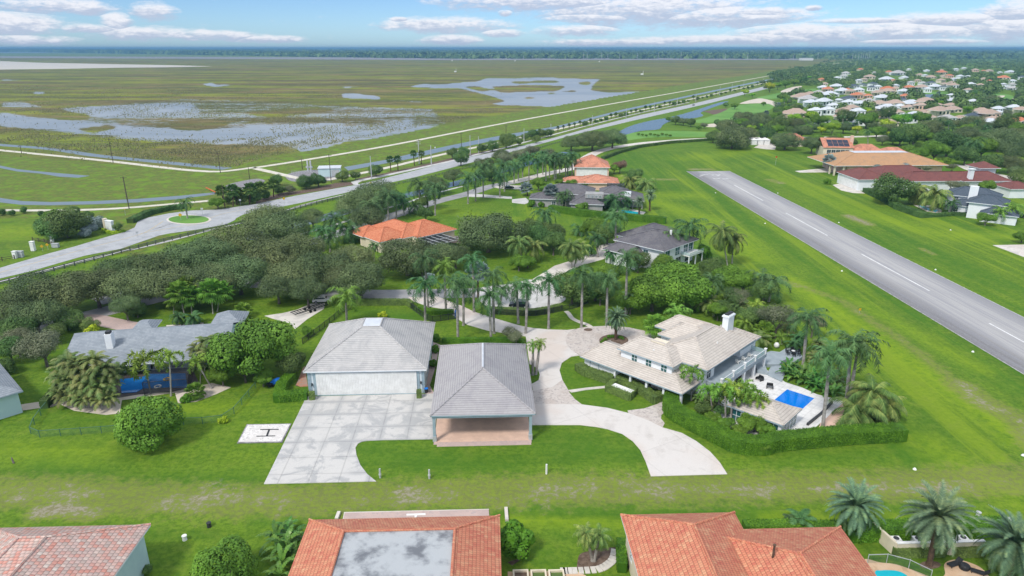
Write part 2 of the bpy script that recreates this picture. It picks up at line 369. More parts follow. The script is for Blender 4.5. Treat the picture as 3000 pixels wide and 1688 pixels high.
def dup(root,loc=None,rot=None,scale=None):
    r=root.copy(); COL.objects.link(r)
    if loc is not None: r.location=loc
    if rot is not None: r.rotation_euler=rot
    if scale is not None: r.scale=scale
    for ch in root.children:
        c=ch.copy(); COL.objects.link(c); c.parent=r
        for g in ch.children:
            d=g.copy(); COL.objects.link(d); d.parent=c
    ALL.append(r); return r
def pts(t,l,h=0): return [P(t,x,y,h) for x,y in l]
def strip(cl,w):
    """closed outline of a path of width w along centre line points"""
    L=[];Rr=[]
    for i,p in enumerate(cl):
        a=cl[max(i-1,0)]; b=cl[min(i+1,len(cl)-1)]; dx,dy=b[0]-a[0],b[1]-a[1]; d=math.hypot(dx,dy); nx,ny=-dy/d,dx/d
        L.append((p[0]+nx*w/2,p[1]+ny*w/2)); Rr.append((p[0]-nx*w/2,p[1]-ny*w/2))
    return L+Rr[::-1]
def spline(p,n=6,closed=False):
    """Catmull-Rom through 2d points"""
    out=[]; m=len(p)
    for i in range(m if closed else m-1):
        p0=p[(i-1)%m] if closed or i>0 else p[0]; p1=p[i]; p2=p[(i+1)%m]; p3=p[(i+2)%m] if closed or i+2<m else p[-1]
        for k in range(n):
            t=k/n; out.append(tuple(.5*((2*p1[a])+(-p0[a]+p2[a])*t+(2*p0[a]-5*p1[a]+4*p2[a]-p3[a])*t*t+(-p0[a]+3*p1[a]-3*p2[a]+p3[a])*t**3) for a in (0,1)))
    if not closed: out.append(p[-1])
    return out
def sheet(name,outline,z,mat):
    """a flat layer of the ground: its edge is a real 2 cm step"""
    m=MB(); m.prism(outline,z-.12,z); return structure(m.build(name,mat,uv=False))
class Build:
    """a building with its own axes: local x,y,z in metres, x along angle a"""
    def __init__(s,name,label,cat,a,org,group=None):
        s.a=R(a); s.o=org; X,Y=s.w(*org); s.root=thing(name,label,cat,(X,Y,0),s.a,group)
    def w(s,u,v): return (u*math.cos(s.a)-v*math.sin(s.a),u*math.sin(s.a)+v*math.cos(s.a))
    def part(s,name,mb,mat,parent=None,label=None,smooth=False):
        o=mb.build(name,mat,parent or s.root,(s.o[0],s.o[1],0) ,smooth)
        if label: o['label']=label
        return o
    def window(s,face,c,at,z,w,h,glassm='window_glass',frame='trim_white',mull=1,name='window',rail=True):
        """face: f front(-y) b back r right(+x) l left; c = coordinate along the wall, at = wall plane"""
        d={'f':-1,'b':1,'r':1,'l':-1}[face]; al=face in 'fb'
        def bx(m,c0,c1,z0,z1,p0,p1):
            q0,q1=sorted((at+d*p0,at+d*p1))
            if al: m.box(c0,q0,z0,c1,q1,z1)
            else: m.box(q0,c0,z0,q1,c1,z1)
        m=MB(); t=.09
        bx(m,c-w/2-t,c+w/2+t,z-t,z,.0,.07); bx(m,c-w/2-t,c+w/2+t,z+h,z+h+t,.0,.07)
        bx(m,c-w/2-t,c-w/2,z,z+h,.0,.07); bx(m,c+w/2,c+w/2+t,z,z+h,.0,.07)
        for i in range(1,mull+1):
            x=c-w/2+w*i/(mull+1); bx(m,x-.035,x+.035,z,z+h,.0,.06)
        if rail: bx(m,c-w/2,c+w/2,z+h*.5-.035,z+h*.5+.035,.0,.055)
        f=s.part(name,m,frame); g=MB(); bx(g,c-w/2,c+w/2,z,z+h,.0,.03); s.part('pane',g,glassm,f); return f
# ---------------------------------------------------------------- ground sheet
rng=np.random.default_rng(7)
def axis(fine0,fine1,step,far0,far1,g=1.07):
    a=list(np.arange(fine0,fine1,step)); d=step; x=fine1
    while x<far1: a.append(x); d*=g; x+=d
    a.append(far1); d=step; x=fine0-step; b=[]
    while x>far0: b.append(x); d*=g; x-=d
    b.append(far0); return np.array(b[::-1]+a)
def segd(X,Y,p,q):
    dx,dy=q[0]-p[0],q[1]-p[1]; t=np.clip(((X-p[0])*dx+(Y-p[1])*dy)/(dx*dx+dy*dy),0,1)
    return np.hypot(X-p[0]-t*dx,Y-p[1]-t*dy)
def lined(X,Y,l):
    d=None
    for p,q in zip(l[:-1],l[1:]):
        e=segd(X,Y,p,q); d=e if d is None else np.minimum(d,e)
    return d
def inpoly(X,Y,pl):
    r=np.zeros(X.shape,bool); n=len(pl)
    for i in range(n):
        (x1,y1),(x2,y2)=pl[i],pl[(i+1)%n]
        c=((y1>Y)!=(y2>Y)); xx=(x2-x1)*(Y-y1)/((y2-y1) if y2!=y1 else 1e-9)+x1; r^=c&(X<xx)
    return r
def grid_mesh(name,X,Y,Z,attrs,mat):
    ny,nx=X.shape; v=np.stack([X.ravel(),Y.ravel(),Z.ravel()],1)
    i=np.arange(nx*ny).reshape(ny,nx); f=np.stack([i[:-1,:-1],i[:-1,1:],i[1:,1:],i[1:,:-1]],-1).reshape(-1,4)
    me=bpy.data.meshes.new(name); me.vertices.add(len(v)); me.vertices.foreach_set('co',v.ravel().astype(np.float32))
    me.loops.add(f.size); me.loops.foreach_set('vertex_index',f.ravel().astype(np.int32)); me.polygons.add(len(f))
    me.polygons.foreach_set('loop_start',np.arange(0,f.size,4,dtype=np.int32)); me.update(calc_edges=True)
    for k,a in attrs.items():
        at=me.attributes.new(k,'FLOAT','POINT'); at.data.foreach_set('value',a.ravel().astype(np.float32))
    me.materials.append(MATS[mat]); o=bpy.data.objects.new(name,me); COL.objects.link(o); return structure(o)
def grass_material():
    m,t,b=newmat('lawn',.9,.15)
    p=t.pos(); bare=t.attr('bare'); lime=t.attr('lime'); wild=t.attr('wild'); dk=t.attr('dark')
    n_big=t.noise(p,.025,4,.55); n_mid=t.noise(p,.16,4,.6,.5); n_fine=t.noise(p,1.3,4,.75); n_f2=t.noise(p,.55,5,.7)
    # mowing passes: long soft streaks along and across the lots
    st=t.add('ShaderNodeMapping'); t.l.new(p,st.inputs[0]); st.inputs['Rotation'].default_value=(0,0,R(-2.3)); st.inputs['Scale'].default_value=(.018,.32,1)
    s1=t.noise(st.outputs[0],1.0,4,.6)
    st2=t.add('ShaderNodeMapping'); t.l.new(p,st2.inputs[0]); st2.inputs['Rotation'].default_value=(0,0,R(-2.3)); st2.inputs['Scale'].default_value=(.30,.012,1)
    s2=t.noise(st2.outputs[0],1.0,4,.6)
    st3=t.add('ShaderNodeMapping'); t.l.new(p,st3.inputs[0]); st3.inputs['Rotation'].default_value=(0,0,R(-2.3)); st3.inputs['Scale'].default_value=(.14,.005,1)
    s3=t.noise(st3.outputs[0],1.0,4,.65); s4=t.noise(p,.33,6,.8)
    run=t.attr('run'); sm=t.math('ADD',t.math('MULTIPLY',s1,t.math('SUBTRACT',1,run)),t.math('MULTIPLY',s2,run))
    base=t.mix(t.smooth(t.math('ADD',t.math('MULTIPLY',sm,.7),t.math('MULTIPLY',n_mid,.35)),.42,.62),(.076,.156,.012),(.128,.218,.017))
    base=t.mix(t.math('MULTIPLY',t.smooth(n_big,.4,.65),.45),base,(.155,.245,.016))
    base=t.mix(t.math('MULTIPLY',t.smooth(n_fine,.42,.60),.6),base,(.042,.108,.007)); base=t.mix(t.math('MULTIPLY',t.smooth(n_f2,.52,.68),.45),base,(.17,.25,.02)); base=t.mix(t.math('MULTIPLY',t.smooth(t.noise(p,.06,5,.7,1.5),.5,.66),.5),base,(.060,.150,.010))
    base=t.mix(t.math('MULTIPLY',t.math('MULTIPLY',run,t.smooth(s3,.5,.6)),.6),base,(.045,.135,.008)); base=t.mix(t.math('MULTIPLY',t.math('MULTIPLY',run,t.smooth(s3,.47,.38)),.55),base,(.20,.29,.014)); base=t.mix(t.math('MULTIPLY',t.smooth(s4,.50,.62),.35),base,(.17,.23,.03))
    base=t.mix(t.math('MULTIPLY',dk,.8),base,(.050,.140,.010))
    base=t.mix(t.math('MULTIPLY',lime,t.smooth(n_f2,.2,.6)),base,(.21,.31,.012))
    wcol=t.mix(t.smooth(n_f2,.35,.65),(.075,.135,.020),(.155,.165,.035)); wcol=t.mix(t.math('MULTIPLY',t.smooth(n_mid,.45,.65),.8),wcol,(.135,.245,.015))
    base=t.mix(wild,base,wcol)
    n_pt=t.noise(p,.10,3,.6)
    bf=t.math('MULTIPLY',t.smooth(t.math('ADD',t.math('ADD',bare,t.math('MULTIPLY_ADD',n_pt,1.6,-.86)),t.math('ADD',t.math('MULTIPLY_ADD',n_fine,1.2,-.6),t.math('MULTIPLY_ADD',n_f2,1.0,-.5))),.42,.95),.72)
    olive=t.mix(t.smooth(n_fine,.4,.6),(.19,.24,.035),(.17,.18,.06))
    of=t.smooth(t.math('ADD',bare,t.math('MULTIPLY_ADD',n_f2,1.0,-.5)),.10,.42)
    base=t.mix(t.math('MULTIPLY',of,.75),base,olive)
    soil=t.mix(t.smooth(n_fine,.42,.6),(.20,.165,.11),(.34,.30,.25))
    base=t.mix(bf,base,soil)
    t.l.new(base,b.inputs['Base Color']); bump(t,b,n_fine,.4,.12)
grass_material()
def make_ground():
    xs=axis(-120,150,1.15,-40000,40000,1.09); ys=axis(58,330,1.15,-3000,60000,1.06)
    X,Y=np.meshgrid(xs,ys); Z=np.zeros_like(X)
    bare=np.zeros_like(X); lime=np.zeros_like(X); wild=np.zeros_like(X); dark=np.zeros_like(X)
    def soft(l,w,a=1.0): return a*np.clip(1-lined(X,Y,l)/w,0,1)
    # worn taxiway between the lots
    tax=pts('N',[(-200,1450),(130,1440),(400,1455),(640,1468),(960,1462),(1300,1445),(1700,1432),(2050,1430),(2350,1425),(2600,1425),(3000,1400),(3400,1390)])
    bare=np.maximum(bare,soft(tax,6.5,.62)); bare=np.maximum(bare,soft(pts('I',[(380,840),(560,820),(900,850)]),2.6,1.15)); bare=np.maximum(bare,soft(pts('I',[(60,740),(220,700)]),3,.8))
    bare=np.maximum(bare,soft(pts('K',[(1000,690),(1500,690)]),2.2,.85)); bare=np.maximum(bare,soft(pts('K',[(1700,640),(2415,640)]),3.4,.85)); bare=np.maximum(bare,soft(pts('L',[(0,620),(1300,620),(1700,600)]),3.5,.85))
    bare=np.maximum(bare,soft(pts('J',[(1300,700),(2415,720)]),4,.66)); bare=np.maximum(bare,soft(pts('I',[(1100,760),(2415,740)]),4,.62))
    # brown strip along the runway
    bs=pts('H',[(120,60),(700,260),(900,400),(1250,620),(1550,850),(1850,1080),(2300,1400),(2600,1650)])
    bare=np.maximum(bare,soft(bs,3.2,.42)); bare=np.maximum(bare,soft(pts('H',[(1800,1050),(2000,1200),(2400,1400),(2600,1700)]),4.5,.75))
    bare=np.maximum(bare,soft(pts('D',[(760,910),(950,990)]),4,.9)); bare=np.maximum(bare,soft(pts('D',[(20,570),(120,600)]),4,.8)); bare=np.maximum(bare,soft(pts('D',[(1450,1220),(1560,1270)]),2,.7))
    bare=np.maximum(bare,soft(pts('C',[(1380,405),(1520,405)]),4,.7)); bare=np.maximum(bare,soft(pts('C',[(1700,310),(1880,310)]),4,.9))
    for l,w,a in ((pts('H',[(200,60),(900,520),(1500,950),(2400,1600)]),5,.85),(pts('C',[(1300,600),(1900,800),(2300,1150)]),9,.7),(pts('D',[(0,500),(900,900),(1700,1100),(2400,1100)]),9,.55),
        (pts('C',[(1350,550),(1700,560)]),12,.6),(pts('B',[(1750,700),(2415,790)]),7,.6),(pts('H',[(600,150),(1000,360),(2000,900)]),4,.5),(pts('K',[(0,920),(1000,950)]),1.6,.8),(pts('L',[(0,900),(2400,930)]),2.2,.7),
        (pts('I',[(100,250),(900,300)]),5,.5),(pts('A',[(0,900),(400,900)]),14,.9),(pts('E',[(1300,1300),(2300,1250)]),3,.4),(pts('L',[(1500,200),(2300,700)]),6,.6),(pts('C',[(1600,210),(2415,130)]),14,.4)):
        lime=np.maximum(lime,soft(l,w,a))
    for l,w,a in ((pts('I',[(400,400),(1200,600),(2300,560)]),5,.7),(pts('K',[(0,830),(2415,850)]),2.4,.8),(pts('J',[(0,930),(2415,850)]),2.2,.7),(pts('J',[(1000,300),(2415,420)]),5,.6),(pts('K',[(200,200),(1100,300)]),6,.5),
        (pts('L',[(100,400),(1300,250)]),3,.5),(pts('G',[(500,950),(900,1250)]),6,.6),(pts('B',[(1700,500),(2415,620)]),10,.5),(pts('F',[(900,360),(1500,420)]),5,.7)):
        dark=np.maximum(dark,soft(l,w,a))
    # the rough ground beyond the fence road and the levee banks
    w1=inpoly(X,Y,pts('N',[(-900,880),(0,780),(440,745),(780,600),(1500,430),(2200,270),(2560,175),(2560,150),(-4000,150)]))
    wild=np.where(w1,1.0,wild); wild=np.where(inpoly(X,Y,pts('N',[(-300,870),(0,780),(330,760),(330,640),(-300,640)])),.25,wild)
    run=(X>60)&(Y>90)&(Y<420); run=run|((X>0)&(Y>240)&(Y<420))
    grid_mesh('ground',X,Y,Z,dict(bare=bare,lime=lime,wild=wild,dark=dark,run=run.astype(float)),'lawn')
make_ground()
# ---------------------------------------------------------------- marsh (reeds standing in shallow water)
def marsh():
    m,t,b=newmat('marsh_reeds',.9,.1)
    p=t.pos(); w=t.attr('wet'); gr=t.attr('green')
    n=t.noise(t.vmul(p,(.5,1,1)),.009,7,.7,.6); nf=t.noise(p,.11,5,.8); st=t.noise(t.vmul(p,(.14,1,1)),.014,7,.75)
    reed=t.mix(t.smooth(n,.42,.58),(.105,.125,.026),(.20,.155,.06)); reed=t.mix(t.math('MULTIPLY',t.smooth(st,.49,.56),.9),reed,(.20,.23,.018)); reed=t.mix(t.math('MULTIPLY',t.smooth(st,.46,.40),.7),reed,(.085,.075,.03))
    reed=t.mix(t.math('MULTIPLY',t.smooth(t.noise(t.vmul(p,(.4,1,1)),.045,6,.8),.47,.60),.75),reed,(.070,.078,.026)); reed=t.mix(t.math('MULTIPLY',t.smooth(nf,.50,.64),.5),reed,(.20,.17,.09)); reed=t.mix(gr,reed,t.mix(t.smooth(nf,.35,.65),(.115,.20,.02),(.17,.20,.04)))
    wf=t.smooth(t.math('ADD',w,t.math('ADD',t.math('MULTIPLY_ADD',nf,1.1,-.55),t.math('MULTIPLY_ADD',st,1.3,-.65))),.38,.66)
    t.l.new(reed,b.inputs['Base Color'])
    wb=t.add('ShaderNodeBsdfPrincipled'); wb.inputs['Roughness'].default_value=.38; t.l.new(t.mix(t.smooth(n,.3,.7),(.17,.205,.235),(.27,.295,.31)),wb.inputs['Base Color']); wb.inputs['IOR'].default_value=1.33
    mx=t.add('ShaderNodeMixShader'); t.l.new(wf,mx.inputs[0]); t.l.new(b.outputs[0],mx.inputs[1]); t.l.new(wb.outputs[0],mx.inputs[2])
    t.l.new(mx.outputs[0],t.n['Material Output'].inputs[0])
    out=[(-900,560),(0,455),(560,500),(690,498),(780,470),(1040,420),(1500,334),(2000,250),(2470,178),(2490,172),(1500,172),(500,170),(-1500,166)]
    py=np.concatenate([np.arange(166,200,1.2),np.arange(200,330,2.2),np.arange(330,566,4)]); px=np.arange(-1200,2520,7.0)
    PXs,PYs=np.meshgrid(px,py); inside=inpoly(PXs,PYs,out)
    v=(844-PYs)/FOC; u=(PXs-1500)/FOC; dy=math.cos(PITCH)+v*math.sin(PITCH); dz=-math.sin(PITCH)+v*math.cos(PITCH); tt=-CAMH/dz
    X=u*tt; Y=dy*tt
    wet=np.zeros_like(X); green=np.zeros_like(X)
    def add(a,tl,l,amp=1.0): 
        q=inpoly(PXs,PYs,[PX(tl,*z) for z in l]); a[q]=np.maximum(a[q],amp) if amp>0 else a[q]+amp
    # pools traced from the photograph (places on the marsh plain)
    add(wet,'U',[(-900,860),(0,840),(500,900),(900,840),(1000,770),(1400,745),(2000,760),(2576,800),(2576,1150),(2000,1120),(1000,1060),(500,1010),(0,960),(-900,960)],.50)
    add(wet,'U',[(0,850),(250,890),(620,920),(1100,960),(1500,985),(1900,950),(2576,930),(2576,1082),(1600,1082),(1000,1020),(500,990),(0,955)],.85)
    add(wet,'U',[(0,770),(200,770),(370,815),(0,815)],.6); add(wet,'U',[(400,820),(900,790),(1450,770),(1500,850),(1200,870),(700,880)],.75)
    add(wet,'U',[(1480,630),(1600,628),(1650,640),(1830,632),(1700,650),(1600,655)],1); add(wet,'U',[(0,597),(180,603),(170,610),(0,606)],.9); add(wet,'U',[(240,695),(340,695),(335,712),(250,712)],.9); add(wet,'U',[(430,572),(530,574),(520,583),(430,581)],.8)
    add(wet,'V',[(0,800),(700,820),(760,900),(820,940),(500,1010),(200,1070),(-100,1082),(-400,1000)],.55); add(wet,'V',[(330,915),(540,910),(520,965),(330,960)],.85); add(wet,'V',[(170,870),(330,870),(330,890),(170,890)],.8); add(wet,'V',[(0,970),(160,940),(700,930),(560,1000),(300,1030),(0,1082)],.62)
    add(wet,'V',[(0,705),(100,705),(300,730),(300,750),(130,745),(0,740)],1); add(wet,'V',[(330,750),(600,765),(740,775),(500,770)],.9); add(wet,'V',[(0,655),(200,655),(0,668)],.9)
    add(wet,'V',[(490,655),(650,630),(1000,620),(1100,590),(1600,588),(1950,600),(1900,640),(1880,680),(2000,700),(2340,690),(2150,740),(1700,810),(1100,790),(1240,765),(1150,730),(980,690),(900,665),(620,662)],1)
    for l in ([(1130,655),(1450,640),(1690,650),(1640,685),(1200,700)],[(920,660),(1000,650),(1180,680),(1050,690)],[(640,630),(810,625),(810,637),(660,637)],[(1260,615),(1620,608),(1650,625),(1300,630)],[(1370,740),(1430,732),(1480,742),(1400,750)],[(1530,705),(1600,698),(1640,708),(1550,714)],[(1700,762),(1770,758),(1760,768)],[(1180,733),(1280,730),(1230,742)],[(1640,690),(1790,680),(1760,695)],[(1790,620),(1880,615),(1870,645),(1800,640)],[(1380,595),(1460,592),(1440,600)]): add(wet,'V',l,-1.0)
    for l in ([(1270,940),(1450,912),(1700,915),(1680,945),(1500,975),(1350,975)],[(580,975),(800,950),(900,970),(700,1000)],[(1880,850),(2400,810),(2480,830),(2050,880)],[(0,820),(380,825),(250,850),(0,850)],[(400,855),(660,870),(640,900),(450,895)]): add(wet,'U',l,-.75)
    add(wet,'B',[(400,105),(560,80),(800,105),(700,155),(460,180),(400,140)],1)
    # the grass rim by the levee
    lev=pts('N',[(700,500),(1155,420),(1500,350),(2000,266),(2500,177)]); d=lined(X,Y,lev); wet=np.where(d<22,0,wet); green=np.clip(1-(d-14)/30,0,1)
    green=np.maximum(green,inpoly(PXs,PYs,[(-900,470),(0,395),(300,400),(560,470),(560,500),(0,470)])*.35)
    # gentle blur so the reed edges are soft
    for _ in range(2): wet=(wet+np.roll(wet,1,0)+np.roll(wet,-1,0)+np.roll(wet,1,1)+np.roll(wet,-1,1))/5
    ny,nx=X.shape; i=np.arange(nx*ny).reshape(ny,nx); f=np.stack([i[1:,:-1],i[1:,1:],i[:-1,1:],i[:-1,:-1]],-1)[inside[:-1,:-1]&inside[1:,1:]].reshape(-1,4)
    me=bpy.data.meshes.new('marsh'); v=np.stack([X.ravel(),Y.ravel(),np.full(X.size,.03)],1)
    me.from_pydata(v.tolist(),[],f.tolist())
    for k,a in (('wet',wet),('green',green)): me.attributes.new(k,'FLOAT','POINT').data.foreach_set('value',a.ravel().astype(np.float32))
    me.materials.append(MATS['marsh_reeds']); o=bpy.data.objects.new('wetland',me); COL.objects.link(o); structure(o)
marsh()
# ---------------------------------------------------------------- water
def SW(name,t,l,z,mat,sm=False,cl=True): 
    q=pts(t,l); return sheet(name,spline(q,5,True) if sm else q,z,mat)
def PATH(name,t,l,w,z,mat,sm=True):
    q=pts(t,l); q=spline(q,5) if sm else q; return sheet(name,strip(q,w),z,mat)
PATH('canal',"A",[(-300,50),(0,80),(500,120),(900,180),(1500,240),(2150,305)],7,.05,'canal_water')
SW('canal','A',[(-400,200),(0,275),(170,310),(420,335),(650,355),(850,372),(740,390),(560,380),(380,350),(160,330),(0,298),(-400,240)],.05,'canal_water')
SW('canal','A',[(-500,500),(-200,545),(0,580),(200,610),(480,620),(900,610),(1300,590),(1700,560),(2045,525),(2045,545),(1700,590),(1300,622),(900,640),(480,650),(200,645),(0,622),(-500,590)],.05,'canal_water')
SW('canal','N',[(1008,490),(1135,468),(1200,452),(1312,428),(1400,410),(1500,392)]+[PX('Q',*q) for q in [(250,350),(560,272),(860,208),(1150,148),(1400,102),(1400,107),(1150,154),(860,215),(560,281),(250,360)]]+[(1500,402),(1312,440),(1200,466),(1135,478),(1020,500)],.05,'canal_water')
PATH('canal','B',[(-100,965),(200,885),(470,812),(800,722),(1300,585),(1600,515),(1860,450),(2250,345),(2500,275),(2800,190),(2950,150)],7.5,.05,'dark_water')
SW('pond','Q',[(535,378),(600,345),(690,322),(750,312),(830,293),(900,272),(1000,240),(1040,236),(1000,252),(965,264),(915,286),(925,300),(880,312),(800,317),(745,340),(722,362),(640,370),(555,390)],.05,'dark_water',True)
SW('pond','W',[(1700,725),(1800,712),(1990,712),(2000,730),(1900,765),(1850,750),(1780,735)],.05,'dark_water')
# ---------------------------------------------------------------- roads, paths, drives
road=[("A",-500,1430),("A",0,1290),("A",480,1160),("A",1000,1012),("A",1300,930)]
SW('road','N',[PX('A',*q) for q in [(-500,1370),(0,1240),(440,1110),(700,1040),(1000,950),(1180,900),(1270,860),(1300,800),(1400,765),(1600,725),(1800,700),(2060,690),(2415,637)]]+
   [PX('B',*q) for q in [(370,560),(700,500),(950,457),(1150,410),(1500,322),(2000,197),(2415,113)]]+[PX('Q',*q) for q in [(230,405),(400,358),(640,297),(860,250),(1090,195),(1250,155),(1456,104),(1640,58),(1640,61),(1456,113),(1250,169),(1100,206),(960,242),(830,272),(600,324),(340,386),(210,422),(54,465)]]+
   [PX('B',*q) for q in [(2000,255),(1500,385),(1150,462),(900,520),(430,625),(0,712)]]+[PX('A',*q) for q in [(2300,735),(2230,770),(2215,790),(2130,830),(1850,880),(1600,915),(1500,935),(1400,970),(1140,1060),(800,1125),(520,1205),(300,1270),(0,1340),(-500,1480)]],.04,'road_asphalt')
plain('road_yellow',(.55,.42,.20),(.45,.38,.24),.6,.8); plain('road_white',(.72,.72,.70),(.55,.55,.55),.6,.8); plain('runway_white',(.60,.60,.59),(.36,.36,.35),.8,.8)
PATH('centre_line','A',[(-500,1425),(0,1285),(430,1165),(850,1050),(1270,940),(1400,890),(1480,840),(1540,800)],.28,.06,'road_yellow')
PATH('centre_line','A',[(1330,915),(1560,875),(1700,850),(1860,835)],.28,.06,'road_yellow')
PATH('centre_line','A',[(1980,770),(2150,720),(2415,675)],.25,.06,'road_yellow')
for i in range(7):
    a=i/6; sheet('road_marking',strip([P('A',1440+180*a,880-70*a),P('A',1520+170*a,858-50*a)],.5),.065,'street_asphalt')
def ellipse(t,x,y,rx,ry,n=40): return pts(t,[(x+rx*math.cos(2*math.pi*k/n),y-ry*math.sin(2*math.pi*k/n)) for k in range(n)])
sheet('kerb',ellipse('A',1782,786,212,46),.09,'light_concrete'); sheet('verge',ellipse('A',1780,785,190,38),.14,'golf_grass')
SW('cycle_path','B',[(895,430),(960,410),(1150,375),(1500,300),(1800,235),(2100,160),(2415,85),(2415,95),(2100,172),(1800,248),(1500,315),(1180,385),(1000,420),(960,440),(975,460),(920,455)],.05,'sidewalk_concrete',)
PATH('cycle_path','Q',[(54,437),(230,390),(400,345),(640,287),(860,240)],2.2,.05,'sidewalk_concrete')
PATH('levee_path','A',[(-400,90),(0,130),(400,170),(1000,230),(1600,300),(1950,330),(2150,325),(2415,290)],4.2,.07,'shell_path')
PATH('levee_path','N',[(745,492),(900,468),(1155,424),(1500,357),(1800,303),(2000,268),(2200,232),(2400,196),(2500,177)],4.2,.07,'shell_path')
PATH('levee_path','N',[(750,494),(810,508),(880,524)],4,.07,'shell_path')
PATH('service_path','A',[(-400,700),(0,697),(600,697),(1100,680),(1600,640),(2000,605)],3.2,.07,'shell_path')
PATH('service_path','N',[(960,527),(1120,495),(1300,452),(1500,410)]+[PX('Q',*q) for q in [(150,388),(300,353),(500,305),(740,253),(1000,196),(1200,152),(1450,96)]],4.0,.07,'shell_path')
PATH('sidewalk','A',[(-300,1470),(0,1372),(300,1300),(700,1195),(1150,1085),(1300,1055),(1600,985),(2000,880),(2415,790)],1.6,.05,'sidewalk_concrete')
PATH('sidewalk','B',[(0,790),(400,660),(800,560),(1000,520),(1200,480)],1.6,.05,'sidewalk_concrete')
PATH('street','B',[(-1500,1560),(-900,1400),(0,1150),(300,1055),(560,985),(850,890),(1150,795),(1400,710),(1700,615),(2000,540),(2200,475),(2415,435)],6.6,.05,'street_asphalt')
PATH('street','N',[(1500,535),(1600,510),(1680,492),(1700,475),(1750,446),(1825,428),(1920,416),(2092,406),(2450,402),(2600,398)],6.6,.05,'light_concrete')
PATH('sidewalk','B',[(300,950),(560,885),(850,800),(1150,700),(1400,630),(1700,535),(1950,470)],1.6,.05,'sidewalk_concrete')
PATH('street','N',[(-50,1010),(120,960),(300,915),(480,870),(700,830),(900,846),(1050,862),(1200,862),(1400,858)],7,.055,'street_asphalt')
PATH('driveway','E',[(600,400),(720,440),(850,430),(1000,460),(1200,500),(1400,520)],5,.06,'pink_pavers')
SW('driveway','F',[(80,405),(250,380),(380,350),(520,290),(650,290),(640,340),(480,440),(370,530),(300,470),(150,430)],.06,'light_concrete')
sheet('cul_de_sac',spline(pts('N',[(1395,852),(1440,838),(1490,833),(1545,820),(1610,828),(1648,852),(1655,880),(1600,900),(1500,905),(1420,894)]),6,True),.06,'sidewalk_concrete')
SW('driveway','C',[(150,1400),(200,1345),(310,1280),(400,1222),(600,1160),(700,1120),(800,1110),(820,1030),(900,1010),(1060,1010),(1060,1080),(860,1160),(640,1220),(560,1262),(400,1320),(330,1385),(330,1420)],.07,'light_concrete')
SW('driveway','B',[(1990,545),(2100,545),(2415,570),(2415,590),(2100,572),(2000,570)],.07,'sidewalk_concrete'); SW('driveway','C',[(0,595),(130,580),(170,620),(120,640),(0,625)],.07,'sidewalk_concrete')
SW('driveway','B',[(2230,478),(2350,460),(2500,465),(2500,500),(2300,492)],.07,'light_concrete')
SW('patio','B',[(1770,940),(1920,940),(1935,1010),(1830,1000)],.07,'pink_pavers')
# the property in the middle
SW('apron','J',[(75,583),(1133,558),(1050,490),(985,405),(945,310),(938,240),(965,200),(1000,182),(1050,175),(1200,168),(1682,160),(1660,-300),(1600,-240),(-300,-190),(-290,-180),(0,-30)][:0]+[(75,583),(1133,558),(1050,490),(985,405),(948,310),(938,240),(962,202),(1000,183),(1050,175),(1200,168),(1682,160)]+[(PX('F',x,y)[0]*3.22-750*3.22,(PX('F',x,y)[1]-1238)*3.22) for x,y in [(1700,1400),(1700,1140),(440,1170),(455,1215)]],.09,'apron_concrete')
SW('driveway','G',[(170,1449),(170,1240),(480,1240),(660,1243),(900,1275),(1100,1325),(1290,1395),(1420,1460),(1600,1511),(1740,1590),(1870,1690),(1960,1790),(2030,1900),(1310,1920),(1260,1780),(1210,1672),(1140,1590),(1040,1520),(900,1475),(800,1455),(640,1436),(178,1436)],.08,'drive_concrete')
SW('driveway','G',[(-980,230),(-700,225),(-480,310),(-350,370),(-210,415),(0,478),(100,505),(200,522),(345,535),(520,540),(600,530),(540,560),(505,610),(510,670),(560,730),(640,780),(560,790),(470,850),(448,920),(475,1010),(380,1080),(200,1112),(185,1050),(250,1015),(262,960),(240,900),(165,860),(130,600),(0,580),(-90,565),(-230,545),(-420,490),(-520,430),(-620,345),(-780,320),(-930,270)],.08,'drive_concrete')
SW('forecourt','G',[(540,560),(620,525),(700,510),(900,500),(1100,515),(1240,545),(1330,580),(1500,640),(1300,760),(870,665),(650,780),(560,730),(510,670),(505,610)],.07,'cobble_pavers')
SW('forecourt','G',[(165,1112),(380,1080),(475,1010),(530,1105),(545,1135),(590,1190),(660,1243),(170,1240)],.07,'cobble_pavers')
SW('forecourt','G',[(1090,1300),(1250,1280),(1380,1235),(1445,1175),(1500,1140),(1500,1200),(1463,1300),(1410,1340),(1405,1375),(1440,1420),(1420,1460),(1290,1395),(1100,1325)],.07,'cobble_pavers')
SW('garden_path','G',[(530,1108),(700,1085),(880,1068),(940,1078),(900,1085),(700,1105),(560,1130)],.09,'light_concrete')
PATH('garden_path','G',[(510,362),(535,385),(570,430),(640,465),(700,485),(755,518)],1.1,.09,'light_concrete')
sheet('planting_bed',ellipse('G',960,640,137,56),.16,'mulch'); sheet('planting_bed',ellipse('G',718,538,40,12),.13,'mulch')
SW('garden_path','F',[(1660,650),(1740,680),(1720,750),(1690,900),(1640,1060),(1690,1160),(1600,1160),(1600,1000),(1660,800)],.07,'pink_pavers')
SW('garden_path','F',[(380,1060),(440,900),(460,880),(490,1070),(420,1075)],.07,'patio_brick')
SW('planting_bed','F',[(430,940),(455,880),(470,930),(400,1070),(370,1065)],.06,'mulch')
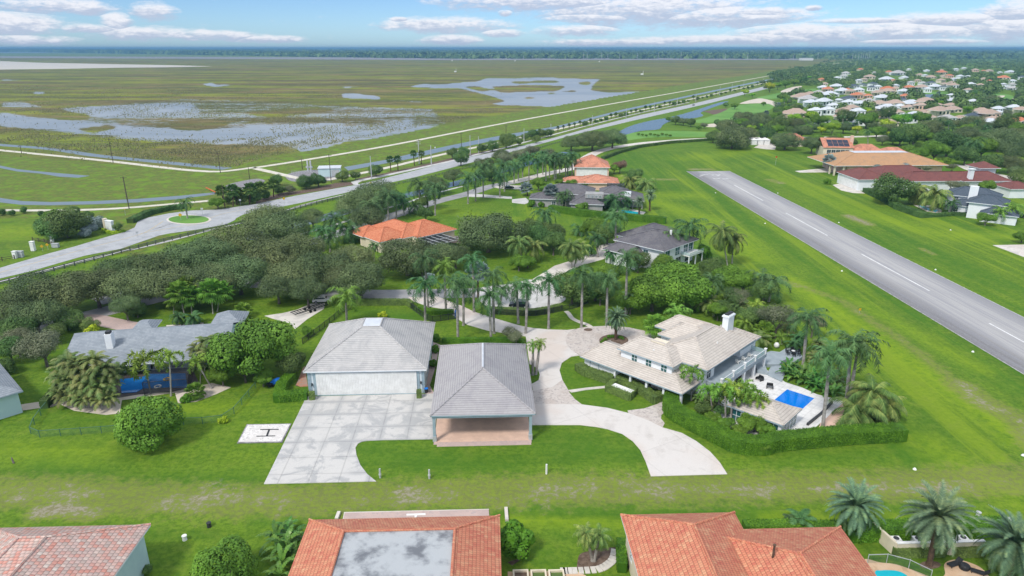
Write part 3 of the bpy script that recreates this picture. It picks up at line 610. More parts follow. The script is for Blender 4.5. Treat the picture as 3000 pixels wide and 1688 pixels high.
# helipad: pale gravel in a dark kerb with the dark letter H
sheet('helipad_kerb',pts('N',[PX('I',2236,199),PX('I',2329,21),PX('J',335,14),PX('J',248,190)]),.10,'rock')
sheet('helipad',pts('N',[PX('I',2250,190),PX('I',2337,28),PX('J',322,20),PX('J',238,183)]),.13,'white_gravel')
for l in ([(40,70),(215,68),(215,75),(40,77)],[(5,133),(183,130),(183,137),(5,140)],[(117,74),(135,74),(112,134),(94,134)]): sheet('helipad_letter',pts('J',l),.16,'dark_metal')
SW('planting_bed','E',[(150,1250),(200,1300),(400,1270),(500,1260),(560,1235),(700,1300),(1000,1340),(1130,1325),(1150,1200),(1650,1130),(1680,1230),(1850,1215),(2050,1140),(2180,1080),(2000,1040),(1600,1130),(700,1150),(520,1190),(480,1200)],.05,'sand')
SW('terrace','E',[(1050,1130),(1100,960),(1800,880),(1880,1040),(1700,1110),(1300,1150),(1050,1190)],.10,'dark_floor')
# neighbour's brick pad south of the taxiway, with the white bar mark
SW('landing_pad','J',[(815,930),(832,852),(2195,822),(2200,885),(2200,930)],.08,'pink_pavers'); SW('landing_pad_edge','J',[(818,920),(832,850),(2197,820),(2197,826),(838,857),(825,925)],.10,'light_concrete')
for l in ([(1420,868),(1600,862),(1600,878),(1420,884)],[(1497,882),(1520,882),(1512,905),(1495,905)]): sheet('landing_mark',pts('J',l),.12,'white_paint')
SW('planting_bed','K',[(620,1300),(650,1240),(760,1210),(970,1180),(975,1230),(950,1280),(900,1320),(820,1360),(700,1390),(620,1390)],.06,'mulch',True)
SW('planting_bed','K',[(-40,1320),(60,1290),(150,1190),(160,1230),(60,1310),(0,1350)],.06,'mulch')
for i in range(15):
    a=i/14; q=spline(pts('K',[(975,1215),(955,1290),(900,1345),(820,1385),(690,1398),(560,1402),(480,1404)]),6); k=a*(len(q)-1.001); j=int(k); f=k-j
    p=(q[j][0]*(1-f)+q[j+1][0]*f,q[j][1]*(1-f)+q[j+1][1]*f); d=(q[j+1][0]-q[j][0],q[j+1][1]-q[j][1]); n=math.hypot(*d); d=(d[0]/n,d[1]/n); ln=.30
    sheet('stepping_slab',strip([(p[0]-d[0]*ln,p[1]-d[1]*ln),(p[0]+d[0]*ln,p[1]+d[1]*ln)],1.1),.10,'light_concrete')
SW('patio','L',[(900,1300),(1060,1325),(1200,1340),(1350,1390),(1500,1449),(1600,1500),(1100,1560),(900,1500)],.07,'tan_pavers',True)
SW('patio','L',[(1660,1350),(1700,1310),(1790,1298),(1900,1325),(2000,1370),(2080,1449),(2080,1520),(1640,1520),(1670,1430)],.07,'tan_pavers',True)
sheet('planting_bed',ellipse('L',1530,1345,100,36),.06,'mulch')
SW('terrace','D',[(610,620),(700,600),(840,655),(915,700),(800,695),(690,670)],.07,'light_concrete',); SW('driveway','D',[(255,488),(600,455),(640,500),(300,502)],.07,'light_concrete')
SW('terrace','D',[(2120,1188),(2415,1182),(2600,1180),(2600,1360),(2415,1300)],.07,'light_concrete'); SW('driveway','D',[(1750,420),(1900,440),(1960,475),(2200,520),(2415,560),(2415,610),(2200,600),(2000,520),(1850,470)],.06,'light_concrete')
SW('terrace','D',[(1370,808),(1560,815),(1640,860),(1640,890),(1500,870)],.07,'light_concrete'); SW('terrace','C',[(950,735),(1000,695),(1150,690),(1260,715),(1240,735),(1190,745)],.07,'light_concrete')
SW('terrace','E',[(2000,600),(1,1),(2,2)][:0] or [(1570,495),(1920,470),(1920,500),(1570,520)],.07,'light_concrete')
# ---------------------------------------------------------------- runway
def runway():
    m,t,b=newmat('runway_asphalt',.85,.25)
    mp=t.add('ShaderNodeMapping'); mp.vector_type='POINT'; t.l.new(t.pos(),mp.inputs[0]); mp.inputs['Rotation'].default_value=(0,0,R(-2.4))
    s=t.add('ShaderNodeSeparateXYZ'); t.l.new(mp.outputs[0],s.inputs[0])
    sv=t.vmul(mp.outputs[0],(1,.035,1)); n=t.noise(sv,.9,5,.65); n2=t.noise(t.pos(),2.2,3,.8); n3=t.noise(t.vmul(mp.outputs[0],(.35,.02,1)),1,3,.5)
    a=R(2.4); x0=P('C',1645,330); u0=x0[0]*math.cos(a)+x0[1]*math.sin(a)
    lat=t.math('SUBTRACT',s.outputs[0],u0)
    worn=t.math('ADD',t.smooth(lat,2.0,8.5),t.math('MULTIPLY_ADD',n3,.7,-.35),clamp=True)
    edge=t.smooth(lat,15.5,22.5); c=t.mix(worn,(.185,.18,.183),(.395,.385,.375)); c=t.mix(t.math('MULTIPLY',edge,.8),c,(.21,.21,.225))
    c=t.mix(t.math('MULTIPLY',t.smooth(n,.42,.62),.6),c,(.25,.25,.27)); c=t.mix(t.math('MULTIPLY',t.smooth(n2,.48,.66),.35),c,(.33,.33,.33)); t.l.new(c,b.inputs['Base Color'])
    w=lambda u,v:(u*math.cos(a)-v*math.sin(a),u*math.sin(a)+v*math.cos(a)); v0=-x0[0]*math.sin(a)+x0[1]*math.cos(a)
    sheet('runway',[w(u0,20),w(u0+22.4,20),w(u0+22.4,v0),w(u0,v0)],.08,'runway_asphalt')
    sheet('runway_edge_line',[w(u0-.0,20),w(u0+.14,20),w(u0+.14,v0),w(u0-.0,v0)],.10,'runway_white'); sheet('runway_edge_line',[w(u0+22.25,20),w(u0+22.4,20),w(u0+22.4,v0),w(u0+22.25,v0)],.10,'runway_white')
    for A,B_ in ((('C',2090,460),('C',2350,607)),(('D',150,885),('D',540,1098)),(('D',865,1272),('D',1190,1449)),(('H',1185,0),('H',1508,172)),(('H',2068,478),('H',2440,680))):
        if A==('H',1185,0): continue
        p,q=P(*A),P(*B_)
        if A==('D',865,1272): q=P('H',1508,172)
        vs=[-c[0]*math.sin(a)+c[1]*math.cos(a) for c in (p,q)]; us=u0+11.6
        sheet('runway_dash',[w(us-.2,vs[1]),w(us+.2,vs[1]),w(us+.2,vs[0]),w(us-.2,vs[0])],.10,'road_white')
    # faded runway numbers near the far end (only worn strokes can be made out)
    for x0_,y0_,x1_,y1_ in ((1770,366,1850,360),(1880,366,1960,360),(1900,400,1965,396),(1985,402,2050,398),(1770,378,1800,368),(1935,375,1960,364)):
        sheet('worn_marking',strip([P('C',x0_,y0_),P('C',x1_,y1_)],1.0),.10,'runway_white')
runway()
# golf course and open ground among the far houses
SW('golf_fairway','W',[(80,915),(200,880),(400,800),(560,783),(690,785),(665,825),(560,860),(540,900),(300,920),(150,930)],.04,'golf_grass',True)
SW('golf_sand','W',[(430,782),(560,745),(640,752),(720,780),(700,805),(650,785),(560,780)],.06,'sand',True); SW('golf_sand','W',[(740,690),(820,660),(900,650),(860,680),(780,700)],.06,'sand',True)
SW('golf_sand','W',[(180,940),(350,925),(550,910),(560,935),(400,950),(200,960)],.06,'sand',True); SW('golf_sand','W',[(150,840),(200,835),(330,820),(320,835),(240,865),(190,850)],.06,'mulch',True)
SW('golf_fairway','W',[(560,740),(640,720),(800,690),(1000,670),(1060,690),(900,705),(700,745)],.05,'golf_grass',True); SW('golf_fairway','W',[(2200,715),(2350,705),(2480,720),(2560,780),(2576,800),(2400,790),(2250,740)],.05,'golf_grass',True)
SW('golf_sand','W',[(2370,725),(2430,722),(2420,735),(2380,738)],.07,'sand',True); SW('golf_sand','W',[(2490,740),(2540,770),(2620,785),(2520,775)],.07,'sand',True); SW('golf_fairway','W',[(1690,705),(1850,695),(2000,698),(1990,710),(1800,712),(1700,722)],.04,'golf_grass',True)
SW('golf_fairway','N',[(1720,410),(1900,385),(2080,388),(2090,400),(1900,404),(1760,425)],.045,'golf_grass',True)
SW('pump_yard','B',[(290,360),(470,320),(640,320),(780,340),(770,400),(560,430),(330,420)],.05,'rock',True); SW('pump_yard','A',[(2120,480),(2200,440),(2415,400),(2500,420),(2415,470),(2200,510)],.05,'rock',True)
m_,t_,b_=newmat('far_flat',.9,.1); t_.l.new(t_.mix(t_.noise(t_.pos(),.01,4),(.55,.52,.47),(.45,.42,.36)),b_.inputs['Base Color'])
SW('far_fields','N',[(-1200,172),(0,170),(700,173),(1200,176),(1800,176),(2350,176),(2350,171.5),(1500,170),(600,167),(0,165),(-1200,166)],.25,'rock'); SW('far_lake','N',[(-1200,151),(0,151.6),(150,152.6),(350,154),(150,155),(0,155.2),(-1200,155)],.3,'canal_water')
SW('sand_flat','U',[(-900,470),(0,462),(300,474),(800,484),(1350,494),(1600,502),(1300,508),(900,512),(500,520),(0,526),(-900,535)],.2,'far_flat'); 
SW('mulch_strip','B',[(0,640),(300,560),(700,495),(940,452),(900,430),(750,440),(500,500),(250,530),(0,600)],.035,'mulch'); SW('mulch_strip','B',[(940,400),(1200,350),(1500,285),(1900,190),(2300,110),(2310,130),(1900,215),(1500,300),(1150,375),(980,405)],.035,'mulch')
# ---------------------------------------------------------------- buildings of the property
def hiproof(b,rects,mats,name='roof',cap=True):
    m=MB()
    for r in rects: m.hip(*r)
    o=b.part(name,m,mats)
    if cap:
        for r in rects: c=MB(); c.caps(*r[:10]); b.part('ridge_caps',c,mats[0],o)
    return o
def walls(b,boxes,mat,name='wall'):
    m=MB()
    for x in boxes: m.box(*x)
    return b.part(name,m,mat)
# hangar with the closed wide door
h=Build('hangar','large pale grey tiled hangar with a closed wide white ribbed door facing the concrete apron','hangar',2.3,(-22,112.9))
walls(h,[(-32.6,112.9,0,-11.5,134.2,4.85)],'pale_blue_wall')
hiproof(h,[(-33.15,112.3,-10.9,134.7,5.0,9.9,9.4,9.4,9.0,9.2)],['pale_grey_tile','trim_white'])
m=MB(); m.box(-23.85,121.3,9.88,-20.2,125.6,10.0); h.part('flat_cap',m,'flat_roof_sheet')
m=MB(); m.box(-31.6,112.78,0,-31.1,112.9,4.75); m.box(-12.9,112.78,0,-12.4,112.9,4.75); m.box(-31.1,112.78,4.45,-12.9,112.9,4.75); h.part('door_frame',m,'trim_blue_grey')
m=MB()
for i in range(62):
    x=-31.1+18.2*i/62; m.box(x+.02,112.66 if i%2 else 112.68,.12,x+18.2/62,112.88,4.45)
d=h.part('hangar_door',m,'white_paint'); m=MB(); m.box(-31.1,112.56,.0,-12.9,112.7,.12); h.part('door_rail',m,'trim_blue_grey',d)
for x0_,x1_ in ((-32.62,-32.0),(-12.0,-11.48)):
    m=MB(); m.box(x0_,112.86,.1,x1_,112.9,4.74)
    for i in range(16): m.box(x0_,112.8,.1+i*.29,x1_,112.86,.34+i*.29)
    h.part('corner_blocks',m,'trim_blue_grey')
for x in (-31.9,-12.15):
    m=MB(); m.box(x-.1,112.55,2.0,x+.1,112.83,2.45); h.part('wall_lamp',m,'dark_metal')
for y in (117,122,127): h.window('r',y,-11.5,1.6,1.2,1.2)
# open hangar
h=Build('open_hangar','open sided grey hip roofed hangar with an empty pale brown floor, on four corner piers','hangar',2.3,(-.7,96))
hiproof(h,[(-9.15,95.75,7.65,122.7,5.0,9.1,8.35,8.35,8.4,8.4)],['mid_grey_tile','trim_blue_grey'])
m=MB(); m.box(-8.7,95.9,0,6.95,121.9,.16); h.part('floor_slab',m,'terracotta_floor')
m=MB(); m.box(-8.75,95.3,0,7.0,95.9,.1); m.box(-8.2,94.7,0,6.9,95.3,.07); h.part('floor_edge',m,'pink_pavers')
for x in (-8.6,6.85):
    m=MB(); m.box(x-.22,96.0,0,x+.22,96.5,4.8); c=h.part('pier',m,'trim_blue_grey'); m=MB(); m.box(x-.3,95.92,.16,x+.3,96.58,1.1); h.part('pier_base',m,'galvanised',c)
m=MB(); m.box(-8.8,121.4,0,7.0,121.75,4.82); m.box(-8.8,104,0,-8.55,121.4,4.82); m.box(6.8,104,0,7.05,121.4,4.82); h.part('wall',m,'grey_wall')
m=MB(); m.box(-8.9,95.95,4.4,7.1,96.15,4.8); h.part('front_beam',m,'trim_blue_grey')
m=MB(); m.box(-.9,104.4,9.15,-.6,114.2,9.28); h.part('ridge_flashing',m,'flat_roof_sheet')
# villa
v=Build('villa','two storey white villa with cream tiled hip roofs and a long balcony','house',-43.5,(-58,108))
walls(v,[(-73.6,98.3,0,-66.0,106.6,3.05),(-66,101.2,0,-54.5,106.6,3.05)],'white_wall','ground_floor_wall')
walls(v,[(-66.6,100.4,3,-55.6,108,6.05),(-62,103.5,0,-50.9,107.4,6.05),(-62,107.4,0,-52.6,121.4,6.05),(-64.8,111.6,0,-60,118.5,6.05),(-68,117.2,0,-56,124,4.85),(-58,118,0,-51,124.7,4.9)],'white_wall')
hiproof(v,[(-67.2,99.75,-55.0,108.4,6.2,8.0,2.4,4.2,4.2,4.2),(-62.1,102.85,-49.9,122.0,6.2,9.0,6.08,6.08,6.1,5.6),(-65.2,110.9,-55,119.2,6.2,8.3,3.4,4,4.1,4.1)],['cream_tile','trim_blue_grey'],'upper_roof')
hiproof(v,[(-74.0,97.2,-51.4,107.4,3.2,5.2,2.2,5.1,5.0,5.0),(-69.4,116.6,-55,124.6,5.0,7.2,3.2,4,4,3.9),(-59,117,-50.3,125.3,5.5,7.6,4,4.3,4.1,4.1)],['cream_tile','trim_blue_grey'],'lower_roof')
m=MB(); m.box(-62.2,103.6,7.9,-59.4,105.6,8.06); v.part('flat_cap',m,'cream_wall')
for x,w in ((-62.3+1.7,.1),): pass
for x in (-63.55,-60.45,-57.2): v.window('f',x,100.4,4.45,1.15,1.25,'teal_glass')
m=MB(); m.box(-55.1,117.6,6,-53.9,120.0,11.2); m.box(-55.25,117.45,10.75,-53.75,120.15,11.05); ch=v.part('chimney',m,'white_wall')
for i in range(3):
    m=MB(); m.box(-54.9,117.75+i*.78,11.2,-54.1,118.3+i*.78,11.45); v.part('chimney_pot',m,'dark_metal',ch)
for u,y in ((-60.5,101.9),(-53,111.9),(-57.4,124.6),):
    m=MB(); m.tube([(u,y,6.8),(u,y,7.9 if y>110 else 7.3)],.14,8); v.part('roof_vent',m,'white_paint')
for x in (-72.2,-70.1): m=MB(); m.box(x-.05,98.2,0,x+.05,98.3,3.0); v.part('wall_joint',m,'trim_blue_grey')
for x in (-66.1,-62.6,-59.1,-55.5,-52.0):
    m=MB(); m.box(x-.2,97.8,0,x+.2,98.2,2.98); v.part('porch_column',m,'white_wall')
m=MB(); m.box(-66.2,97.8,2.62,-51.8,98.15,2.98); v.part('porch_beam',m,'white_wall')
for x in (-64.4,-57.5): v.window('f',x,101.2,1.0,1.6,1.3)
v.window('f',-60.6,101.2,.1,1.1,2.1,name='front_door')
for y in (109.5,112.2,115.2,118.2,120.3): v.window('r',y,-52.6,3.6,1.7,2.1,'teal_glass')
v.window('r',105.3,-50.9,3.5,1.5,2.1,name='french_door'); v.window('r',121.9,-51,.6,1.6,1.6)
for y in (110,114,118): v.window('r',y,-52.6,.2,2.2,2.2,'window_glass')
m=MB(); m.box(-52.6,104.6,3.0,-47.9,123.3,3.3); m.box(-48.15,104.6,2.55,-47.9,123.3,3.0); m.box(-52.6,104.6,2.55,-48.15,104.85,3.0); bal=v.part('balcony',m,'deck_boards')
for y in (104.9,109.4,114.0,118.4,122.9):
    m=MB(); m.box(-48.3,y-.22,0,-47.85,y+.22,2.55); v.part('balcony_column',m,'white_wall')
    m=MB(); m.box(-48.25,y-.18,3.3,-47.9,y+.18,4.4); m.box(-48.32,y-.25,4.4,-47.83,y+.25,4.52); v.part('rail_post',m,'white_paint',bal)
for y0,y1 in ((105.1,109.2),(109.6,113.8),(114.2,118.2),(118.6,122.7)):
    m=MB(); m.box(-48.1,y0,3.42,-48.05,y1,4.25); v.part('glass_panel',m,'railing_glass',bal); m=MB(); m.box(-48.12,y0,4.25,-48.02,y1,4.32); m.box(-48.12,y0,3.36,-48.02,y1,3.42); v.part('top_rail',m,'trim_white',bal)
m=MB(); m.box(-52.4,122.9,3.42,-48.3,122.95,4.25); v.part('glass_panel',m,'railing_glass',bal)
m=MB(); m.box(-52.6,104.9,0,-48.2,123,.12); v.part('porch_floor',m,'dark_floor')
def adirondack(name,label,loc,rot,mat,group=None):
    c=thing(name,label,'chair',loc,rot,group)
    m=MB(); 
    for i in range(5): y=-.3+i*.14; m.box(-.28,y,.34-i*.02,.28,y+.12,.37-i*.02)
    m.build('seat',mat,c,uv=False); m=MB()
    for i in range(5):
        x=-.28+i*.115; m.poly([(x,.28,.26),(x+.1,.28,.26),(x+.1,.62,1.0),(x,.62,1.0)]); m.poly([(x,.62,1.0),(x+.1,.62,1.0),(x+.1,.31,.25),(x,.31,.25)])
    m.build('backrest',mat,c,uv=False)
    for s in (-1,1):
        m=MB(); m.box(s*.36-.07,-.36,.55,s*.36+.07,.42,.59); m.build('armrest',mat,c,uv=False)
        m=MB(); m.box(s*.33-.04,-.34,0,s*.33+.04,-.24,.55); m.build('leg',mat,c,uv=False); m=MB(); m.box(s*.33-.04,.3,0,s*.33+.04,.4,.55); m.build('leg',mat,c,uv=False)
    return c
for i,(x,y) in enumerate(((2130,850),(2190,822),(2248,790))):
    X,Y=P('G',x,y,3.3); adirondack('lounge_chair','white slatted garden chair on the balcony, '+('nearest to the french door','in the middle of the row of three','farthest along by the glass end rail')[i],(X,Y,3.31),R(130),'white_paint','white chairs on the balcony')
# pool house
p=Build('pool_house','small cream tiled pool house between the foxtail palms and the blue pool','house',-43.5,(-39.3,103.2))
walls(p,[(-43.7,100.1,0,-34.95,106.4,2.7)],'white_wall')
hiproof(p,[(-44.2,99.55,-34.45,106.95,2.85,4.15,3.4,3.7,3.7,3.7)],['cream_tile','trim_blue_grey'])
for y in (101.2,102.8,104.4,105.6): p.window('r',y,-34.95,.3,1.2,2.0,'teal_glass',mull=0)
for x in (-42.6,-40.6,-38.4,-36.2): p.window('f',x,100.1,.3,1.5,2.0,'teal_glass')
# pool, terraces
A0=R(-43.5)
def vf(u,v): return (u*math.cos(A0)-v*math.sin(A0),u*math.sin(A0)+v*math.cos(A0))
SW('pool_deck','H',[(-240,900),(-110,870),(60,960),(160,1035),(330,1090),(460,1150),(620,1190),(720,1220),(640,1290),(520,1400),(400,1500),(240,1600),(-60,1560),(-560,1400),(-480,1250),(-230,1050)],.14,'white_deck')
SW('sand_strip','H',[(600,1235),(700,1215),(720,1300),(640,1520),(460,1520),(520,1350)],.12,'terracotta_floor')
m=MB(); m.prism([vf(-41,111.6),vf(-36,111.6),vf(-36,117.5),vf(-41,117.5)],.10,.16)
po=tag(m.build('swimming_pool','pool_water',uv=False),'rectangular deep blue swimming pool in the white deck beside the villa','pool')
m=MB()
for a,b_ in (((-41.25,111.35),(-35.75,111.6)),((-41.25,117.5),(-35.75,117.75)),((-41.25,111.6),(-41,117.5)),((-36,111.6),(-35.75,117.5))): m.prism([vf(a[0],a[1]),vf(b_[0],a[1]),vf(b_[0],b_[1]),vf(a[0],b_[1])],.13,.2)
o=m.build('coping','white_deck',uv=False); o.parent=po
for k in range(2):
    m=MB(); m.prism([vf(-40.9,116.3+k*.55),vf(-36.1,116.3+k*.55),vf(-36.1,116.45+k*.55),vf(-40.9,116.45+k*.55)],.15,.175); o=m.build('step','dark_pool_water',uv=False); o.parent=po
m=MB(); m.prism(strip(pts('H',[(600,1235),(500,1340),(370,1445)]),.35),.1,.55); tag(m.build('low_wall','dark_metal',uv=False),'low dark edging wall along the right edge of the white pool deck','wall')
for nm,l,z in (('terrace','H',.45),): pass
for z,l in ((.35,[(0,960),(130,1020),(160,960),(120,870),(30,880),(0,930)]),(.7,[(-30,860),(110,860),(130,830),(200,800),(270,820),(325,790),(310,760),(260,700),(200,690),(110,745),(30,735),(-60,760),(-120,860),(-100,920),(0,940)])):
    m=MB(); m.prism(pts('H',l,z),0,z); tag(m.build('raised_deck','deck_boards'),['grey stepped deck reaching the back corner of the villa, with the dining set on it','lower grey step deck between the villa balcony and the white pool deck'][z<.5],'deck')
def round_table(loc,label):
    t=thing('dining_table',label,'table',loc)
    m=MB(); m.tube([(0,0,.70),(0,0,.74)],.8,20); m.build('tabletop','black_furniture',t,uv=False)
    m=MB(); m.tube([(0,0,.74),(0,0,.78)],.38,14); m.build('centre_plate','white_paint',t,uv=False)
    m=MB(); m.tube([(0,0,0),(0,0,.7)],[.35,.08],10); m.build('pedestal','black_furniture',t,uv=False)
def dchair(loc,rot,label,group):
    c=thing('garden_chair',label,'chair',loc,rot,group)
    m=MB(); m.box(-.27,-.27,.42,.27,.27,.48); m.build('seat','black_furniture',c,uv=False)
    m=MB(); m.box(-.27,.24,.48,.27,.3,1.0); m.build('backrest','black_furniture',c,uv=False)
    for x in (-.25,.25):
        m=MB(); m.box(x-.03,-.26,0,x+.03,-.2,.66); m.build('leg','black_furniture',c,uv=False); m=MB(); m.box(x-.03,.22,0,x+.03,.28,.45); m.build('leg','black_furniture',c,uv=False); m=MB(); m.box(x-.04,-.27,.62,x+.04,.26,.67); m.build('armrest','black_furniture',c,uv=False)
cx,cy=P('H',235,765,.7); round_table((cx,cy,.7),'round black dining table with a white centre on the far raised deck')
names=['nearest the villa','on the pool side','nearest the camera','on the runway side','under the tall palm trunk','at the back by the shrubs']
for i in range(6):
    a=i*math.pi/3+.3; dchair((cx+1.25*math.cos(a),cy+1.25*math.sin(a),.7),a-math.pi/2,'black chair at the round table on the far deck, '+['on the right','back right','back left','on the left','front left','front right'][i],'chairs around the round deck table')
for k,(x,y) in enumerate(((-80,1010),(15,1085))):
    X,Y=P('H',x,y,.14); c=thing('pool_chair','dark slatted low chair on the white pool deck, '+('left one of the pair near the balcony','right one of the pair, nearer the pool'),'chair',(X,Y,.14),R(-60+k*30),'low chairs on the pool deck') if False else None
    c=thing('pool_chair','dark slatted low chair on the white pool deck, '+('left one of the pair' if k==0 else 'right one, nearer the pool'),'chair',(X,Y,.14),R(-60+k*40),'low chairs on the pool deck')
    m=MB()
    for i in range(7): m.box(-.5+i*.15,-.5,.32,-.42+i*.15,.45,.36)
    m.build('seat','black_furniture',c,uv=False); m=MB(); m.box(-.55,.42,.3,.55,.5,.85); m.build('backrest','black_furniture',c,uv=False)
    for s in (-1,1): m=MB(); m.box(s*.55-.04,-.5,0,s*.55+.04,.5,.55); m.build('armrest','black_furniture',c,uv=False)
# egg shaped white ornament by the old tree
def lathe(m,prof,n=14,c=(0,0)):
    rings=[[(c[0]+r*math.cos(2*math.pi*k/n),c[1]+r*math.sin(2*math.pi*k/n),z) for k in range(n)] for r,z in prof]
    for a,b_ in zip(rings,rings[1:]):
        for k in range(n): m.poly([a[k],a[(k+1)%n],b_[(k+1)%n],b_[k]])
X,Y=P('H',78,705); m=MB(); lathe(m,[(.01,0),(.35,.1),(.55,.4),(.55,.75),(.35,1.1),(.01,1.25)],16,(X,Y)); tag(m.build('garden_ornament','white_paint',loc=(X,Y,0),smooth=True),'white egg shaped ornament by the bare tree behind the villa deck','ornament')
# left neighbour
l=Build('ranch_house','long low house with a blue grey tiled gable roof behind the mango trees','house',10.5,(-60,145))
an=R(10.5)
def lf(X,Y): return (X*math.cos(an)+Y*math.sin(an),-X*math.sin(an)+Y*math.cos(an))
r0=lf(-87,125); r1=lf(-57.5,130.5); yv=(r0[1]+r1[1])/2
m=MB(); x0,x1=r0[0],r1[0]
ze=6.5-.36*9.4
m.poly([(x0+.2,yv-9.4,ze),(x1,yv-9.4,ze),(x1,yv,6.5),(x0,yv,6.5)]); m.poly([(x0,yv,6.5),(x1,yv,6.5),(x1,yv+7,4.0),(x0,yv+7,4.0)])
m.cm=1; m.box(x0+.2,yv-9.42,ze-.3,x1,yv-9.3,ze-.02); m.poly([(x0,yv,6.48),(x0,yv+7,3.98),(x0,yv+7,3.7),(x0,yv,6.2)]); m.poly([(x0,yv-9.4,ze),(x0,yv,6.48),(x0,yv,6.2),(x0,yv-9.4,ze-.3)])
l.part('roof',m,['blue_grey_tile','trim_white'])
m=MB(); m.box(x0+.5,yv-6.2,0,x1-.3,yv+6.5,3.5)
for xx in (x0+.5,x1-.3): m.poly([(xx,yv-6.2,3.5),(xx,yv+6.5,3.5),(xx,yv,6.2)])
l.part('wall',m,'aqua_wall')
m=MB(); m.hip(r0[0]+9.0,yv+2.8,r0[0]+13.6,yv+9,4.9,6.0,1.6,1.6,2.3,2.3); l.part('porch_roof',m,['blue_grey_tile','trim_white']); m=MB(); m.hip(r0[0]+24.2,yv+3.5,r0[0]+31,yv+11.5,4.6,6.4,3.2,3.2,3.5,3.5); l.part('rear_roof',m,['blue_grey_tile','trim_white'])
m=MB(); m.box(x0+7.3,yv-5.0,4.2,x0+8.5,yv-3.4,7.7); c=l.part('chimney',m,'white_wall'); m=MB(); m.box(x0+7.5,yv-4.8,7.7,x0+8.3,yv-3.6,8.2); l.part('chimney_cap',m,'dark_metal',c)
for i in range(5): l.window('f',x0+9+i*3.6,yv-6.2,.3,2.4,2.1)
# screened pool cage
cg=pts('E',[(1200,940),(1790,900),(1880,1050),(1720,1110),(1290,1150)],0)
sc_=thing('pool_cage','dark mesh screen cage over the blue pool of the long grey roofed house','enclosure',(*cg[2],0))
a1=P('E',1500,815,3.1); a2=P('E',1810,795,3.1); a3=P('E',1765,1000,2.7); a4=P('E',1340,1035,2.7)
m=MB(); m.poly([(*a4,2.7),(*a3,2.7),(*a2,3.1),(*a1,3.1)]); m.poly([(*a3,0),(*a2,0),(*a2,3.1),(*a3,2.7)]); m.poly([(*a4,0),(*a3,0),(*a3,2.7),(*a4,2.7)]); m.build('screen','mesh_screen',sc_,loc=(*cg[2],0),uv=False)
for q0,q1 in (((*a4,2.7),(*a3,2.7)),((*a3,2.7),(*a2,3.1)),((*a3,0),(*a3,2.7)),((*a4,0),(*a4,2.7)),((*a2,0),(*a2,3.1)),((*a3,1.3),(*a4,1.3))):
    m=MB(); m.tube([q0,q1],.05,5); m.build('frame_bar','dark_metal',sc_,loc=(*cg[2],0),uv=False)
m=MB(); m.prism(pts('E',[(1130,1010),(1340,990),(1400,960),(1750,955),(1770,1085),(1350,1095),(1290,1130),(1150,1140)]),.1,.2); tag(m.build('swimming_pool','dark_pool_water',uv=False),'blue pool under the dark screen cage by the long grey roofed house','pool')
for k,(x,y) in enumerate(((1575,1003),(1490,1072))):
    X,Y=P('E',x,y,.2); m=MB(); rings=[(X+.55*math.cos(a*math.pi/8),Y+.55*math.sin(a*math.pi/8),.26) for a in range(17)]; m.tube(rings,.14,6,False); tag(m.build('pool_float',['yellow_paint','white_paint'][k],loc=(X,Y,.2)),['yellow ring float on the pool under the screen cage','white ring float on the pool under the screen cage'][k],'float')
# far left hangar corner
am=R(-43)
def ff(X,Y): return (X*math.cos(am)+Y*math.sin(am),-X*math.sin(am)+Y*math.cos(am))
cr=ff(*P('E',218,1112,4.2)); f=Build('side_hangar','grey tiled hangar with an aqua wall cut by the left edge of the photo','hangar',-43,(cr[0]-4,cr[1]-7))
m=MB(); m.hip(cr[0]-18,cr[1]-14,cr[0],cr[1],4.2,7.6,7,7,7,7); f.part('roof',m,['blue_grey_tile','trim_blue_grey'])
walls(f,[(cr[0]-17.3,cr[1]-13.3,0,cr[0]-.7,cr[1]-.7,4.05)],'aqua_wall')
# pink tiled house, bottom left
b=Build('tiled_house','house with a weathered pink and grey barrel tile roof in the lower left corner','house',2,(-49,60))
hiproof(b,[(-60.5,50,-41.4,70.1,5.5,8.3,7.5,8.6,5.5,5.4)],['pink_barrel_tile','trim_white'])
walls(b,[(-59.8,50.6,0,-42.1,69.4,5.35)],'aqua_wall')
for k in range(4):
    X,Y=P('I',[440,382,322,255][k],[1165,1235,1305,1380][k],7.6); u,w_=X*math.cos(R(2))+Y*math.sin(R(2)),-X*math.sin(R(2))+Y*math.cos(R(2))
    m=MB(); m.tube([(u,w_,7.2),(u,w_,7.9)],[.2,.14],8); b.part('roof_vent',m,'orange_barrel_tile')
# red hangar, bottom middle
b=Build('tiled_hangar','hangar with an orange red barrel tile roof round a grey stained flat deck, bottom centre','hangar',2,(-10.5,60))
m=MB(); e=[(-22.4,48),(.95,48),(.95,70.3),(-22.4,70.3)]; t_=[(-17.15,51.4),(-4.35,51.4),(-4.35,65.5),(-17.1,65.5)]
for i in range(4):
    j=(i+1)%4; m.poly([(*e[i],5.5),(*e[j],5.5),(*t_[j],7.5),(*t_[i],7.5)])
m.cm=1
for i in range(4):
    j=(i+1)%4; m.poly([(*e[i],5.25),(*e[j],5.25),(*e[j],5.5),(*e[i],5.5)])
m.poly([(*q,5.25) for q in e[::-1]])
rf=b.part('roof',m,['blend_barrel_tile','trim_white']); m=MB(); m.box(-17.2,58.5,7.3,-4.3,65.55,7.44); m.box(-17.2,51.3,7.3,-4.3,58.5,7.44); b.part('flat_deck',m,'flat_roof_white')
m=MB(); 
for i in range(4):
    m.tube([(*e[i],5.54),(*t_[i],7.54)],.15,6); m.tube([(*t_[i],7.56),(*t_[(i+1)%4],7.56)],.17,6)
b.part('ridge_caps',m,'blend_barrel_tile',rf); walls(b,[(-21.7,48.7,0,.3,69.6,5.3)],'cream_wall')
